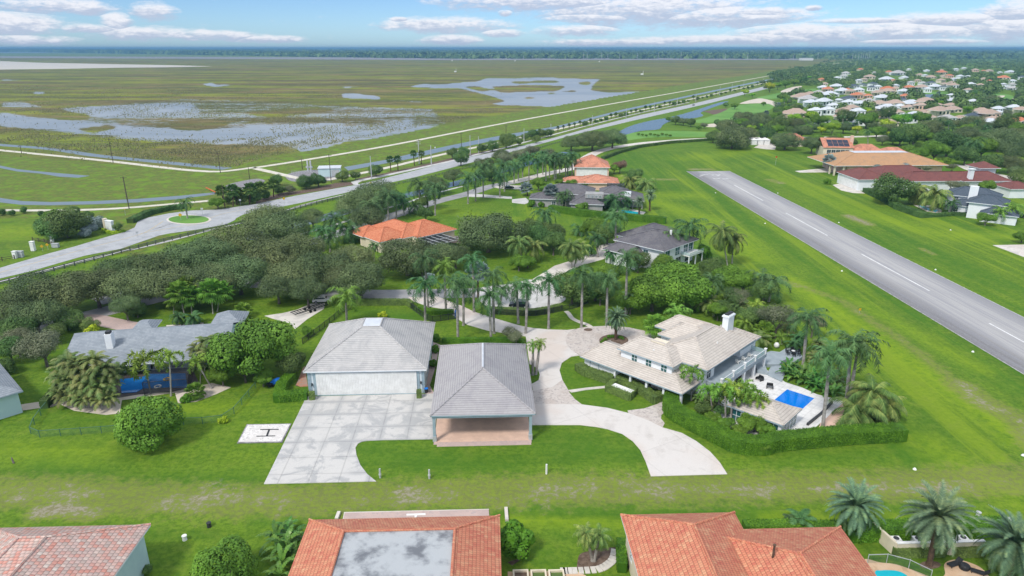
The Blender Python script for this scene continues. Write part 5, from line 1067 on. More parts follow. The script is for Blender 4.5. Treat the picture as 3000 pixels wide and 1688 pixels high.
# small posts and tanks on the lawns
for i,(x,y,y2,lab,mt) in enumerate(((1172,522,450,'short weathered post on the lawn, leftmost of three','galvanised'),(1636,530,445,'short weathered post on the lawn, middle of three','concrete_pole'),)):
    X,Y=P('J',x,y); m=MB(); m.tube([(X,Y,0),(X,Y+.1,1.5)],.14,7); m.tube([(X,Y,.45),(X,Y,.7)],.2,7); tag(m.build('lawn_post',mt,loc=(X,Y,0)),lab,'post','posts on the lawn in front of the open hangar')
X,Y=P('K',325,485); m=MB(); m.tube([(X,Y,0),(X,Y+.1,1.6)],.15,7); tag(m.build('lawn_post','white_paint',loc=(X,Y,0)),'short white post on the lawn, rightmost of three','post','posts on the lawn in front of the open hangar')
X,Y=P('L',2252,945); t_=thing('water_tank','white rounded cylinder lying on the grass near the right edge','tank',(X,Y,0)); m=MB(); m.tube([(-.75,0,.42),(-.6,0,.42),(.6,0,.42),(.75,0,.42)],[.25,.4,.4,.25],12); m.build('body','white_paint',t_,smooth=True,uv=False); m=MB(); m.box(-.5,-.25,0,-.4,.25,.15); m.box(.4,-.25,0,.5,.25,.15); m.build('cradle','galvanised',t_,uv=False)
for x,y,lab,t1 in ((1980,885,'small grey well cap on the grass left of the white tank','L'),(1745,1108,'small white utility stub on the lawn right of the pink tiled house','I'),(1975,985,'small dark leaning stub on the lawn above the white one','I')):
    X,Y=P(t1,x,y); m=MB(); m.tube([(X,Y,0),(X,Y,.6)],[.3,.25],9); m.tube([(X,Y,.6),(X,Y,.7)],.33,9); tag(m.build('utility_stub',['concrete_pole','white_paint','dark_metal'][['L','I','I'].index(t1) if lab[6]!='d' else 2],loc=(X,Y,0)),lab,'utility stub')
for t1,l,lab in (('J',[(785,855),(760,920)],'left concrete kerb bar beside the pink pad'),('J',[(2358,815),(2367,935)],'right concrete kerb bar beside the pink pad')):
    m=MB(); m.prism(strip(pts(t1,l),.45),0,.35); tag(m.build('kerb_bar','light_concrete',loc=(*P(t1,*l[0]),0)),lab,'kerb')
X,Y=P('I',130,385); m=MB(); m.tube([(X,Y,0),(X-.3,Y+.2,.9)],[.16,.1],7); tag(m.build('stump','bark',loc=(X,Y,0)),'small leaning stump in the grass near the left edge','stump')
# lamp post in the row of palms
for t1,x,y,y2,lab in (('G',8,360,165,'black lamp post beside the parked black vehicle'),):
    X,Y=P(t1,x,y); o=thing('lamp_post',lab,'lamp post',(X,Y,0)); m=MB(); m.tube([(0,0,0),(0,0,4.6)],[.09,.06],8); m.build('post','dark_metal',o,uv=False); m=MB(); lathe(m,[(.05,4.6),(.22,4.8),(.25,5.1),(.02,5.3)],8); m.build('lantern','dark_metal',o,uv=False)
# ---------------------------------------------------------------- fences
def fence(name,label,path,hgt,gap,post,rails,mat,panel=None,pr=.06):
    L=[0]
    for a,b in zip(path,path[1:]): L.append(L[-1]+math.dist(a,b))
    def at(s):
        for i in range(len(L)-1):
            if s<=L[i+1]+1e-6: f=(s-L[i])/(L[i+1]-L[i]); return (path[i][0]*(1-f)+path[i+1][0]*f,path[i][1]*(1-f)+path[i+1][1]*f)
        return path[-1]
    n=min(99,max(2,int(L[-1]/gap))); o=thing(name,label,'fence',(*path[0],0)); org=(*path[0],0)
    proto=None
    for i in range(n+1):
        p=at(L[-1]*i/n)
        if proto is None: m=MB(); m.box(-pr,-pr,0,pr,pr,hgt+.08); proto=m.build('post',mat,o,uv=False)
        else: c=proto.copy(); COL.objects.link(c); c.parent=o; c.location=(p[0]-path[0][0],p[1]-path[0][1],0)
    m=MB(); q=[at(L[-1]*i/n) for i in range(n+1)]
    for z0,z1 in rails:
        for a,b in zip(q,q[1:]):
            d=math.dist(a,b) or 1; nx,ny=-(b[1]-a[1])/d*.05,(b[0]-a[0])/d*.05
            c=[(a[0]-nx,a[1]-ny),(b[0]-nx,b[1]-ny),(b[0]+nx,b[1]+ny),(a[0]+nx,a[1]+ny)]; m.prism(c,z0,z1)
    m.build('rails',mat,o,loc=org,uv=False)
    if panel:
        m=MB()
        for a,b in zip(q,q[1:]): m.poly([(*a,.05),(*b,.05),(*b,hgt),(*a,hgt)])
        m.build('mesh_panel',panel,o,loc=org,uv=False)
fence('rail_fence','long grey timber post and rail fence following the main road past the roundabout',pts('A',[(-400,1490),(0,1405),(520,1270),(860,1180),(1190,1090),(1500,1010),(1900,912),(2200,850),(2415,800)])+pts('B',[(200,742),(500,660),(900,565),(1200,485)]),1.3,2.9,.1,[(.3,.5),(.7,.9),(1.1,1.3)],'fence_wood',pr=.11)
fence('rail_fence','low dark rail fence along the straight road beyond the side path',pts('B',[(1220,480),(1500,420),(1800,350),(2100,275),(2415,195)])+pts('C',[(330,90),(600,20),(700,-10)]),1.1,2.9,.1,[(.3,.45),(.8,.95)],'fence_wood',pr=.1)
fence('chain_fence','green chain link fence crossing the lawn beside the helipad and round the clipped tree',pts('E',[(2415,1090),(2230,1310),(2150,1395),(1950,1425),(1740,1430)])+pts('I',[(1120,90),(850,110),(470,135),(275,150),(340,-10)])+pts('E',[(430,1300),(520,1185)]),1.3,3,.05,[(1.25,1.3)],'green_metal','chain_link',.04)
fence('black_fence','black mesh fence between the closed hangar and the neighbour drive',pts('F',[(440,670),(600,550),(740,440),(830,365),(900,345)]),1.4,2.4,.05,[(1.3,1.36),(.1,.15)],'dark_metal','black_mesh',.05)
fence('black_fence','black mesh fence beside the small round hedge near the driveway gate',pts('F',[(1455,330),(1550,400),(1650,465),(1770,450),(1890,430)]),1.5,1.8,.05,[(1.4,1.46),(.1,.15)],'dark_metal','black_mesh',.05)
fence('black_fence','black mesh fence with hedge between the cul de sac and the palm lawn',pts('G',[(-230,385),(0,400),(190,410),(330,390),(500,355),(620,325),(720,280)]),1.4,2.2,.05,[(1.3,1.36),(.1,.15)],'dark_metal','black_mesh',.05)
fence('pool_fence','pale mesh safety fence curving round the patio at the bottom right',pts('L',[(935,1330),(1010,1325),(1080,1320),(1150,1328),(1225,1345),(1300,1370),(1375,1400),(1450,1440),(1530,1480)]),1.35,1.9,.04,[(1.3,1.34)],'galvanised','chain_link',.03)
fence('timber_fence','short timber rail fence in the wild grass left of the entrance monument',pts('A',[(310,985),(420,1000),(520,1035)])+pts('A',[(525,1040)]),1.2,2.4,.1,[(.4,.55),(.9,1.05)],'wood_pole',pr=.09)
fence('timber_fence','timber rail fence in the grass near the grey utility box at left',pts('A',[(-100,1190),(60,1170),(140,1155)]),1.2,2.6,.1,[(.4,.55),(.9,1.05)],'wood_pole',pr=.09)
fence('driveway_gate','blue covered gate leaf at the end of the black fence by the driveway',pts('F',[(1878,425),(1892,372)]),1.6,1.2,.05,[(.1,.2),(.8,.9),(1.5,1.6)],'blue_tarp',pr=.06)
# bottom right: pool, planters, loungers
m=MB(); m.prism(spline(pts('L',[(1010,1415),(1060,1405),(1130,1402),(1220,1410),(1290,1440),(1330,1490),(1200,1560),(1020,1530)]),5,True),.08,.15); tag(m.build('swimming_pool','turquoise_water',uv=False),'turquoise pool on the tan patio at the bottom right edge','pool')
for k,(x0,x1,y) in enumerate(((1190,1640,1255),(1700,2010,1245))):
    p=P('L',x0,y); q=P('L',x1,y-12); p2=P('L',x0-70,y-130)
    o=thing('service_yard_wall','cream low wall of the planted service yard, '+['longer left bay','shorter right bay'][k],'wall',(*p,0))
    m=MB(); m.prism(strip([p,q],.3),0,1.9); m.prism(strip([p,(p[0]-.9,p[1]+4)],.3),0,1.9); m.build('wall','cream_wall',o,loc=(*p,0),uv=False)
    m=MB(); m.prism(strip([p,q],.42),1.9,2.0); m.build('coping','white_paint',o,loc=(*p,0),uv=False)
    for j in range(2):
        cx_=p[0]+(q[0]-p[0])*(.12+.45*j); u=thing('air_unit','pale air conditioning unit behind the cream yard wall, '+[['far left','second from left'],['third from left','far right']][k][j],'air unit',(cx_,p[1]+1.4,0),0,'air units in the service yard')
        m=MB(); m.box(-.55,-.45,0,.55,.45,1.5); m.build('case','white_paint',u,uv=False); m=MB(); m.tube([(0,0,1.5),(0,0,1.56)],.35,12); m.build('fan_guard','dark_metal',u,uv=False)
X,Y=P('L',1765,1340); 
for k,(x,y,r_) in enumerate(((1755,1345,20),(1990,1425,-30))):
    X,Y=P('L',x,y,.1); o=thing('sun_lounger','dark sun lounger on the round tan patio, '+['left one beside the round table','right one at the picture edge'][k],'lounger',(X,Y,.07),R(r_)); m=MB(); m.box(-.9,-.35,.25,.5,.35,.33); m.build('seat','black_furniture',o,uv=False); m=MB(); m.poly([(.5,-.35,.33),(.5,.35,.33),(1.0,.35,.8),(1.0,-.35,.8)]); m.poly([(1.0,-.35,.8),(1.0,.35,.8),(.5,.35,.28),(.5,-.35,.28)]); m.build('backrest','black_furniture',o,uv=False)
    for x_ in (-.8,.4):
        for y_ in (-.33,.27): m=MB(); m.box(x_,y_,0,x_+.06,y_+.06,.25); m.build('leg','black_furniture',o,uv=False)
X,Y=P('L',1850,1375,.1); o=thing('round_pouf','dark round covered fire table on the tan patio','table',(X,Y,.07)); m=MB(); lathe(m,[(.5,0),(.62,.2),(.6,.5),(.45,.62),(.01,.66)],16); m.build('cover','black_furniture',o,smooth=True,uv=False); m=MB(); lathe(m,[(.55,0),(.55,.05)],16); m.build('base','dark_metal',o,uv=False)
# far structures on the horizon
def block(t1,x0,x1,yb,hgt,dep,mat,label,name='distant_building'):
    p=P(t1,x0,yb); q=P(t1,x1,yb); o=thing(name,label,'building',(p[0],p[1],0)); w=q[0]-p[0]
    m=MB(); m.box(0,0,0,w,dep,hgt); m.build('wall',mat,o,uv=False); m=MB(); m.box(-.5,-.5,hgt,w+.5,dep+.5,hgt+1); m.build('roof','flat_roof_sheet',o,uv=False)
block('V',100,188,430,17,60,'white_paint','long white warehouse at the foot of the far tree line, left of centre'); block('W',900,985,457,11,40,'white_paint','white flat roofed building at the far end of the straight road')
block('W',1730,1820,424,13,50,'white_paint','pale blocky building poking from the distant woods at right'); block('U',600,720,386,26,90,'pale_blue_wall','hazy blue plant building on the left horizon'); block('U',820,850,382,34,60,'pale_blue_wall','narrow hazy tower block on the left horizon')
for i,(t1,x,y,y2) in enumerate([('V',x,447,y) for x,y in ((1130,425),(1245,428),(1375,425),(1440,424),(1575,420),(1827,402),(1855,405),(1962,405),(2010,415),(2100,412),(2232,410),(2390,405),(2562,402))]+[('W',x,449,y) for x,y in ((160,418),(320,412),(488,412),(650,412),(835,415),(1018,405),(1207,408),(1280,410),(1300,412),(1325,415),(1345,412),(1360,405),(1378,405),(1392,408),(1405,402))]):
    X,Y=P(t1,x,y); h_=(y-y2)/2.576/FOC*Y*1.07; m=MB(); m.tube([(X,Y,0),(X,Y,h_)],[1.1,.7],5); tag(m.build('distant_pylon','concrete_pole',loc=(X,Y,0)),'pale power pole in the line in front of the far tree line','power pole','power poles in front of the far tree line')
for i,(x,y) in enumerate(((860,540),(2270,560),(1947,463),(1310,457),(835,456),(1030,440),(670,425))):
    X,Y=P('V',x,y+5); o=None; m=MB(); m.box(X-3,Y,0,X+3,Y+4,3); m.tube([(X+2,Y,0),(X+2,Y,9)],.4,5); tag(m.build('gauge_hut','white_paint',loc=(X,Y,0)),'tiny white hut with mast on the marsh, '+['left of the far lagoon','right side near the levee','far right by the tree line','far centre by the tree line','far left of centre','domed one by the tree line','in the far trees left of centre'][i],'hut','tiny white huts out on the marsh')
# ---------------------------------------------------------------- plants: prototypes
PR=np.random.default_rng(11)
def leaf_mesh(name,V,Fq,val,mat,extra=None):
    """V (n,3) verts, Fq list/array of faces all same size, val per-face random value"""
    me=bpy.data.meshes.new(name); F=np.asarray(Fq); me.vertices.add(len(V)); me.vertices.foreach_set('co',np.asarray(V,np.float32).ravel())
    k=F.shape[1]; me.loops.add(F.size); me.loops.foreach_set('vertex_index',F.ravel().astype(np.int32)); me.polygons.add(len(F)); me.polygons.foreach_set('loop_start',np.arange(0,F.size,k,dtype=np.int32)); me.update(calc_edges=True)
    me.attributes.new('v','FLOAT','FACE').data.foreach_set('value',np.asarray(val,np.float32)); me.materials.append(MATS[mat]); return me
def quads(C,N,size,val,mat,name,asp=.7):
    """one small leaf clump (a quad) per centre"""
    n=len(C); a=PR.normal(size=(n,3)); U=np.cross(N,a); U/=np.linalg.norm(U,axis=1)[:,None]+1e-9; W=np.cross(N,U)
    s=(size*PR.uniform(.6,1.35,n))[:,None]; U=U*s; W=W*s*asp
    bend=N*s*.25
    V=np.stack([C-U,C-W*.9+bend*0,C+U,C+W],1).reshape(-1,3); F=np.arange(4*n).reshape(n,4)
    return leaf_mesh(name,V,F,val,mat)
def crown_mesh(name,mat,rx,rz,leaf,n,lobes=14,flat=.55,seed=0,jag=.25,low=-.25,lr=(.30,.48),rrg=(.35,.8)):
    """crown as leaf clumps spread through the shells of many unequal lobes, centre at origin"""
    g=np.random.default_rng(seed); C=[];N=[];val=[]
    L=[]
    for i in range(lobes):
        th=g.uniform(0,2*math.pi); ph=g.uniform(low,1.0)**1; rr=g.uniform(*rrg)
        c=np.array([math.cos(th)*rr*rx*math.sqrt(max(0,1-ph*ph*.6)),math.sin(th)*rr*rx*math.sqrt(max(0,1-ph*ph*.6)),ph*rz*.62]); L.append((c,g.uniform(*lr)*rx,g.uniform(0,1)))
    L.append((np.array([0,0,rz*.15]),.5*rx,.5))
    tot=sum(r*r for _,r,_ in L)
    for c,r,tone in L:
        k=int(n*r*r/tot); d=g.normal(size=(k,3)); d/=np.linalg.norm(d,axis=1)[:,None]; rad=r*(1-jag*g.uniform(0,1,k)**2+jag*.35*g.normal(size=k))
        p=c+d*rad[:,None]*np.array([1,1,rz/rx*1.05+.1])
        keep=p[:,2]>-rz*.55; p=p[keep]; d=d[keep]
        inside=np.zeros(len(p),bool)
        for c2,r2,_ in L:
            if c2 is c: continue
            q=(p-c2)/np.array([1,1,rz/rx*1.05+.1]); inside|=(np.linalg.norm(q,axis=1)<r2*.72)
        p=p[~inside]; d=d[~inside]
        nn=d+g.normal(size=d.shape)*.27+np.array([0,0,.25]); nn/=np.linalg.norm(nn,axis=1)[:,None]
        C.append(p);N.append(nn);val.append(np.clip(.12+g.uniform(0,1,len(p))*.4+tone*.45,0,1))
    C=np.concatenate(C);N=np.concatenate(N);val=np.concatenate(val)
    return quads(C,N,leaf,val,mat,name)
def trunk_mesh(name,mat,h,r,limbs,spread,lh,seed=0):
    """tapered trunk with limbs reaching into the crown; base at z=0"""
    g=random.Random(seed); m=MB(); m.tube([(0,0,-.1),(0,0,h*.3),(g.uniform(-.1,.1),g.uniform(-.1,.1),h*.6)],[r*1.35,r,r*.85],8)
    for i in range(limbs):
        a=2*math.pi*i/limbs+g.uniform(-.4,.4); s=spread*g.uniform(.6,1); e=lh*g.uniform(.75,1.1)
        m.tube([(0,0,h*.5),(math.cos(a)*s*.35,math.sin(a)*s*.35,h*.5+(e-h*.5)*.45),(math.cos(a+.2)*s*.7,math.sin(a+.2)*s*.7,h*.5+(e-h*.5)*.8),(math.cos(a+.1)*s,math.sin(a+.1)*s,e)],[r*.55,r*.4,r*.25,r*.1],6)
    me_o=m.build(name,mat,uv=False,smooth=True); me=me_o.data; bpy.data.objects.remove(me_o); return me
def frond(V,F,val,base,az,e0,L,curve,nl,lw,ll,droop,g,tone,plume=.0,segs=7,stiff=0):
    """one feather leaf: arching midrib with rows of leaflets"""
    p=np.array(base,float); e=e0; P=[p.copy()]; D=[]
    for i in range(segs):
        d=np.array([math.cos(az)*math.cos(e),math.sin(az)*math.cos(e),math.sin(e)]); D.append(d); p=p+d*L/segs; P.append(p.copy()); e-=curve/segs*(1+.9*i/segs)
    D.append(D[-1]); side0=np.array([-math.sin(az),math.cos(az),0])
    # midrib
    for i in range(segs):
        w=.05*L/4*(1-i/segs*.7)*2; b=len(V); V+=[P[i]-side0*w,P[i]+side0*w,P[i+1]]; F.append((b,b+1,b+2)); val.append(min(1,tone+.45))
    for j in range(nl):
        t=(j+.6)/nl; k=min(int(t*segs),segs-1); f=t*segs-k; c=P[k]*(1-f)+P[k+1]*f; d=D[k]; up=np.cross(side0,d); 
        if up[2]<0: up=-up
        l=ll*(math.sin(math.pi*min(1,t*.85+.13))**.6)*g.uniform(.85,1.1); w=lw*g.uniform(.8,1.2)
        for s in (-1,1):
            rl=plume*g.uniform(-1,1); sd=side0*s*math.cos(rl)+up*math.sin(rl)
            tip=c+(sd*.86+d*.55)*l+np.array([0,0,-droop*l])+up*stiff*l; b=len(V); V+=[c-d*w,c+d*w,tip]; F.append((b,b+1,b+2)); val.append(min(1,max(0,tone+g.uniform(-.25,.25))))
def palm_crown(name,mat,n,L,e_lo,e_hi,curve,nl,lw,ll,droop,seed,plume=.0,dead=0,stiff=0,base_r=.12):
    g=random.Random(seed); V=[];F=[];val=[]
    for i in range(n):
        az=i*2.399+g.uniform(-.25,.25); q=(i+.5)/n; e=e_lo+(e_hi-e_lo)*q+g.uniform(-.08,.08)
        frond(V,F,val,(math.cos(az)*base_r,math.sin(az)*base_r,0),az,e,L*g.uniform(.85,1.08)*(1-.12*q),curve*g.uniform(.8,1.2),nl,lw,ll,droop,g,.85 if i<dead else .35+.25*g.random()+.12*q,plume,stiff=stiff)
    return leaf_mesh(name,np.array(V),F,val,mat)
def fan_crown(name,mat,n,L,seed,blades=14,bw=.10,e_lo=-.9,e_hi=1.3,stalk=.5,old=.0):
    g=random.Random(seed); V=[];F=[];val=[]
    for i in range(n):
        az=i*2.399+g.uniform(-.3,.3); q=(i+.5)/n; e=e_lo+(e_hi-e_lo)*q; d=np.array([math.cos(az)*math.cos(e),math.sin(az)*math.cos(e),math.sin(e)]); side=np.array([-math.sin(az),math.cos(az),0]); up=np.cross(d,side)
        c=d*L*stalk; tone=.25+.5*g.random() if q>old else .95
        b=len(V); V+=[side*.03,-side*.03,c]; F.append((b,b+1,b+2)); val.append(.9)
        for k in range(blades):
            a=(k/(blades-1)-.5)*3.9; l=L*(1-stalk)*(1-.18*abs(a)/2)*g.uniform(.88,1.08); dr=d*math.cos(a)+side*math.sin(a); tip=c+dr*l-up*.12*l*abs(math.sin(a))+np.array([0,0,-.22*l]); w=bw*L*.5; pr=-d*math.sin(a)+side*math.cos(a)
            m=c+dr*l*.6; b=len(V); V+=[c,m-pr*w,tip]; F.append((b,b+1,b+2)); val.append(tone+g.uniform(-.15,.15)); b=len(V); V+=[c,tip,m+pr*w]; F.append((b,b+1,b+2)); val.append(tone+g.uniform(-.15,.15))
    return leaf_mesh(name,np.array(V),F,val,mat)
# unit-trunk (height 1, radius 1) variants scaled per palm
def unit_trunk(name,prof,mat,bend=0.0):
    m=MB(); m.tube([(bend*math.sin(z*math.pi*.5)*z,0,z) for z,_ in prof],[r for _,r in prof],9,False); o=m.build(name,mat,uv=False,smooth=True); me=o.data; bpy.data.objects.remove(o); return me
T_ROYAL=unit_trunk('royal_trunk',[(0,1.5),(.04,1.15),(.25,1.0),(.55,1.12),(.85,.85),(1,.7)],'palm_trunk')
T_SLIM=unit_trunk('slim_trunk',[(0,1.4),(.08,1.0),(.5,.9),(1,.7)],'palm_trunk')
T_DATE=unit_trunk('date_trunk',[(0,1.5),(.1,1.1),(.6,1.0),(.9,1.25),(1,.9)],'date_trunk')
M_SHAFT=unit_trunk('shaft',[(0,1.0),(.3,1.15),(1,.45)],'crownshaft')
CR={}
CR['royal']=[palm_crown('royal_crown','royal_fronds',16,4.3,-.55,1.3,1.75,26,.075,1.05,.42,s,plume=.7) for s in range(5)]
CR['light']=[palm_crown('light_crown','light_fronds',15,4.3,-.45,1.4,1.75,26,.075,1.05,.40,s+10,plume=.7) for s in range(3)]
CR['coco']=[palm_crown('coconut_crown','coco_fronds',24,4.8,-1.0,1.3,1.5,28,.08,1.0,.6,s+20,plume=.2,dead=4) for s in range(3)]
CR['foxtail']=[palm_crown('foxtail_crown','light_fronds',11,3.2,.0,1.2,2.2,28,.10,.6,.12,s+30,plume=1.5) for s in range(3)]
CR['date']=[palm_crown('date_crown','date_fronds',70,3.3,-1.0,1.45,1.0,30,.06,.45,.05,s+40,stiff=.28,dead=5) for s in range(2)]
CR['pygmy']=[palm_crown('small_crown','royal_fronds',18,2.1,-.4,1.3,1.7,18,.08,.55,.3,s+50) for s in range(2)]
CR['areca']=[palm_crown('areca_crown','areca_fronds',16,2.6,.1,1.4,1.5,18,.09,.7,.35,s+60,dead=3) for s in range(3)]
CR['sabal']=[fan_crown('sabal_crown','dark_leaves',26,1.9,s+70,11) for s in range(2)]
CR['fanlight']=[fan_crown('fan_crown','light_fronds',26,2.1,s+80,12,old=.15) for s in range(2)]
CR['silver']=[fan_crown('silver_crown','silver_leaves',24,2.6,s+90,15,.12,e_lo=-.5) for s in range(2)]
CRR=dict(royal=3.1,light=3.1,coco=3.6,foxtail=2.3,date=3.0,pygmy=1.6,areca=2.1,sabal=1.8,fanlight=2.0,silver=2.5)
TREES=[]   # (object, px) for label numbering
RND=random.Random(3)
def palm(kind,t,bx,by,cx,cy,r,label,group=None,flat=False,cat='palm tree',shaft=None,nm=None):
    """palm whose foot and crown centre stand at two picture points; r = crown radius there"""
    bpx,bpy_=PX(t,bx,by); cpx,cpy=PX(t,cx,cy); X,Y=G(bpx,bpy_); lo,hi=.3,40
    for _ in range(40):
        z=(lo+hi)/2
        if proj(X,Y,z)[1]>cpy: lo=z
        else: hi=z
    H=lo; x,y,d=proj(X,Y,H); lean=(cpx-x)/FOC*d
    R_=r/TL[t][2]/FOC*d; sc_=R_/CRR[kind]
    nm=nm or {'royal':'royal_palm','light':'royal_palm','coco':'coconut_palm','foxtail':'foxtail_palm','date':'date_palm','pygmy':'palm','areca':'areca_palm','sabal':'fan_palm','fanlight':'fan_palm','silver':'silver_palm'}[kind]
    o=thing(nm,label,cat,(X,Y,0),0,group)
    if H>1.2:
        tm={'royal':T_ROYAL,'light':T_ROYAL,'coco':T_SLIM,'foxtail':T_SLIM,'date':T_DATE,'pygmy':T_SLIM,'areca':T_SLIM,'sabal':T_DATE,'fanlight':T_SLIM,'silver':T_DATE}[kind]
        tr={'royal':.27,'light':.25,'coco':.19,'foxtail':.16,'date':.30,'pygmy':.12,'areca':.09,'sabal':.22,'fanlight':.15,'silver':.24}[kind]
        me=tm.copy() if False else tm; tk=bpy.data.objects.new('trunk',me); COL.objects.link(tk); tk.parent=o
        hs=kind in('royal','light','foxtail'); sl=min(1.9,H*.22) if hs else 0
        # a sheared frame carries the lean: set by the object's own rotation
        ang=math.atan2(lean,H); tk.rotation_euler=(0,ang,0); Ln=math.hypot(lean,H); tk.scale=(tr,tr,Ln-sl*.8)
        if hs:
            s2=bpy.data.objects.new('crownshaft',M_SHAFT); COL.objects.link(s2); s2.parent=o; s2.rotation_euler=(0,ang,0); s2.scale=(tr*.85,tr*.85,sl); s2.location=(math.sin(ang)*(Ln-sl),0,math.cos(ang)*(Ln-sl))
    c=bpy.data.objects.new('crown',RND.choice(CR[kind])); COL.objects.link(c); c.parent=o; c.location=(lean,0,H); c.rotation_euler=(RND.uniform(-.08,.08),RND.uniform(-.08,.08),RND.uniform(0,6.28)); c.scale=(sc_,)*3
    TREES.append((o,bpx)); return o
# broadleaf prototypes: (crown mesh list, trunk mesh) at real sizes, scaled a little per tree
BL={}
BL['oak']=([crown_mesh('oak_crown','oak_leaves',7.5,4.4,.175,30000,26,seed=s,jag=.38,low=-.45,lr=(.26,.42)) for s in range(4)],[trunk_mesh('oak_trunk','bark',4.5,.42,6,4.6,5.5,s) for s in range(2)],7.5,5.2)
BL['grey']=([crown_mesh('grey_crown','grey_leaves',5.5,3.2,.14,17000,16,seed=s+5,jag=.6,lr=(.25,.42)) for s in range(2)],[trunk_mesh('grey_trunk','bark',3.5,.3,6,3.8,4.5,4)],5.5,4.2)
BL['green']=([crown_mesh('green_crown','green_leaves',6.0,3.6,.20,22000,24,seed=s+8,jag=.30,lr=(.22,.40)) for s in range(3)],[trunk_mesh('green_trunk','bark',3.6,.34,6,3.8,4.6,6)],6.0,4.6)
BL['mango']=([crown_mesh('mango_crown','green_leaves',3.6,3.4,.15,20000,34,seed=s+20,jag=.12,low=-.75,lr=(.30,.44),rrg=(.50,.66)) for s in range(2)],[trunk_mesh('mango_trunk','bark',1.6,.25,4,1.6,2.4,7)],3.6,2.7)
BL['bright']=([crown_mesh('bright_crown','bright_leaves',5.0,2.6,.22,8000,14,seed=s+12,jag=.4) for s in range(2)],[trunk_mesh('bright_trunk','bark',4,.25,5,3,4.8,8)],5.0,5.0)
BL['dark']=([crown_mesh('dark_crown','dark_leaves',5.0,4.0,.19,14000,15,seed=s+16,jag=.3,low=-.5) for s in range(3)],[trunk_mesh('dark_trunk','bark',3.2,.3,5,2.8,4.4,9)],5.0,4.2)
BL['bush']=([crown_mesh('bush_crown','hedge_leaves',1.2,1.1,.14,2600,9,seed=s+24,jag=.15,low=-.7,lr=(.4,.55)) for s in range(2)],None,1.2,.9)
BL['wild']=([crown_mesh('shrub_crown','dark_leaves',2.2,1.7,.15,4200,10,seed=s+28,jag=.5,low=-.5) for s in range(3)],None,2.2,1.3)
BL['silverbush']=([crown_mesh('silver_crown','silver_leaves',3.0,2.0,.13,9000,12,seed=33,jag=.4,low=-.5)],None,3.0,1.7)
BL['yellow']=([crown_mesh('yellow_crown','yellow_leaves',4.0,2.6,.3,3200,12,seed=s+36,jag=.35) for s in range(2)],[trunk_mesh('yellow_trunk','bark',3,.2,4,2.4,4,3)],4.0,4.2)
BL['yellowbush']=([crown_mesh('yellow_bush','yellow_leaves',1.0,.9,.16,1200,8,seed=44,jag=.4)],None,1.0,.7)
BL['russet']=([crown_mesh('russet_crown','russet_leaves',4.5,3.6,.2,8000,12,seed=40,jag=.45,low=-.5)],[trunk_mesh('russet_trunk','bark',3,.25,4,2.4,4,3)],4.5,3.6)
NAMES=dict(oak='oak_tree',grey='grey_tree',green='broadleaf_tree',mango='round_tree',bright='bright_tree',dark='dark_tree',bush='round_shrub',wild='wild_shrub',silverbush='silver_shrub',yellow='yellow_green_tree',yellowbush='yellow_shrub',russet='russet_tree')
def tree(kind,t,cx,cy,r,label,group=None,zs=1.0,cat=None,hc=None,parts=True):
    """tree whose crown centre and radius are known in the picture"""
    cr,tr,R0,H0=BL[kind]; px,py=PX(t,cx,cy)
    s=1.0
    for _ in range(6):
        hh=(hc if hc is not None else H0*s*zs); X,Y=G(px,py,hh); d=proj(X,Y,hh)[2]; s=r/TL[t][2]/FOC*d/R0
    o=thing(NAMES[kind],label,cat or ('shrub' if tr is None else 'tree'),(X,Y,0),RND.uniform(0,6.28),group)
    c=bpy.data.objects.new('crown',RND.choice(cr)); COL.objects.link(c); c.parent=o; c.location=(0,0,hh); c.scale=(s,s*RND.uniform(.92,1.08),s*zs)
    if tr:
        k=bpy.data.objects.new('trunk',RND.choice(tr)); COL.objects.link(k); k.parent=o; q=hh/H0; k.scale=(s,s,q)
    TREES.append((o,px)); return o
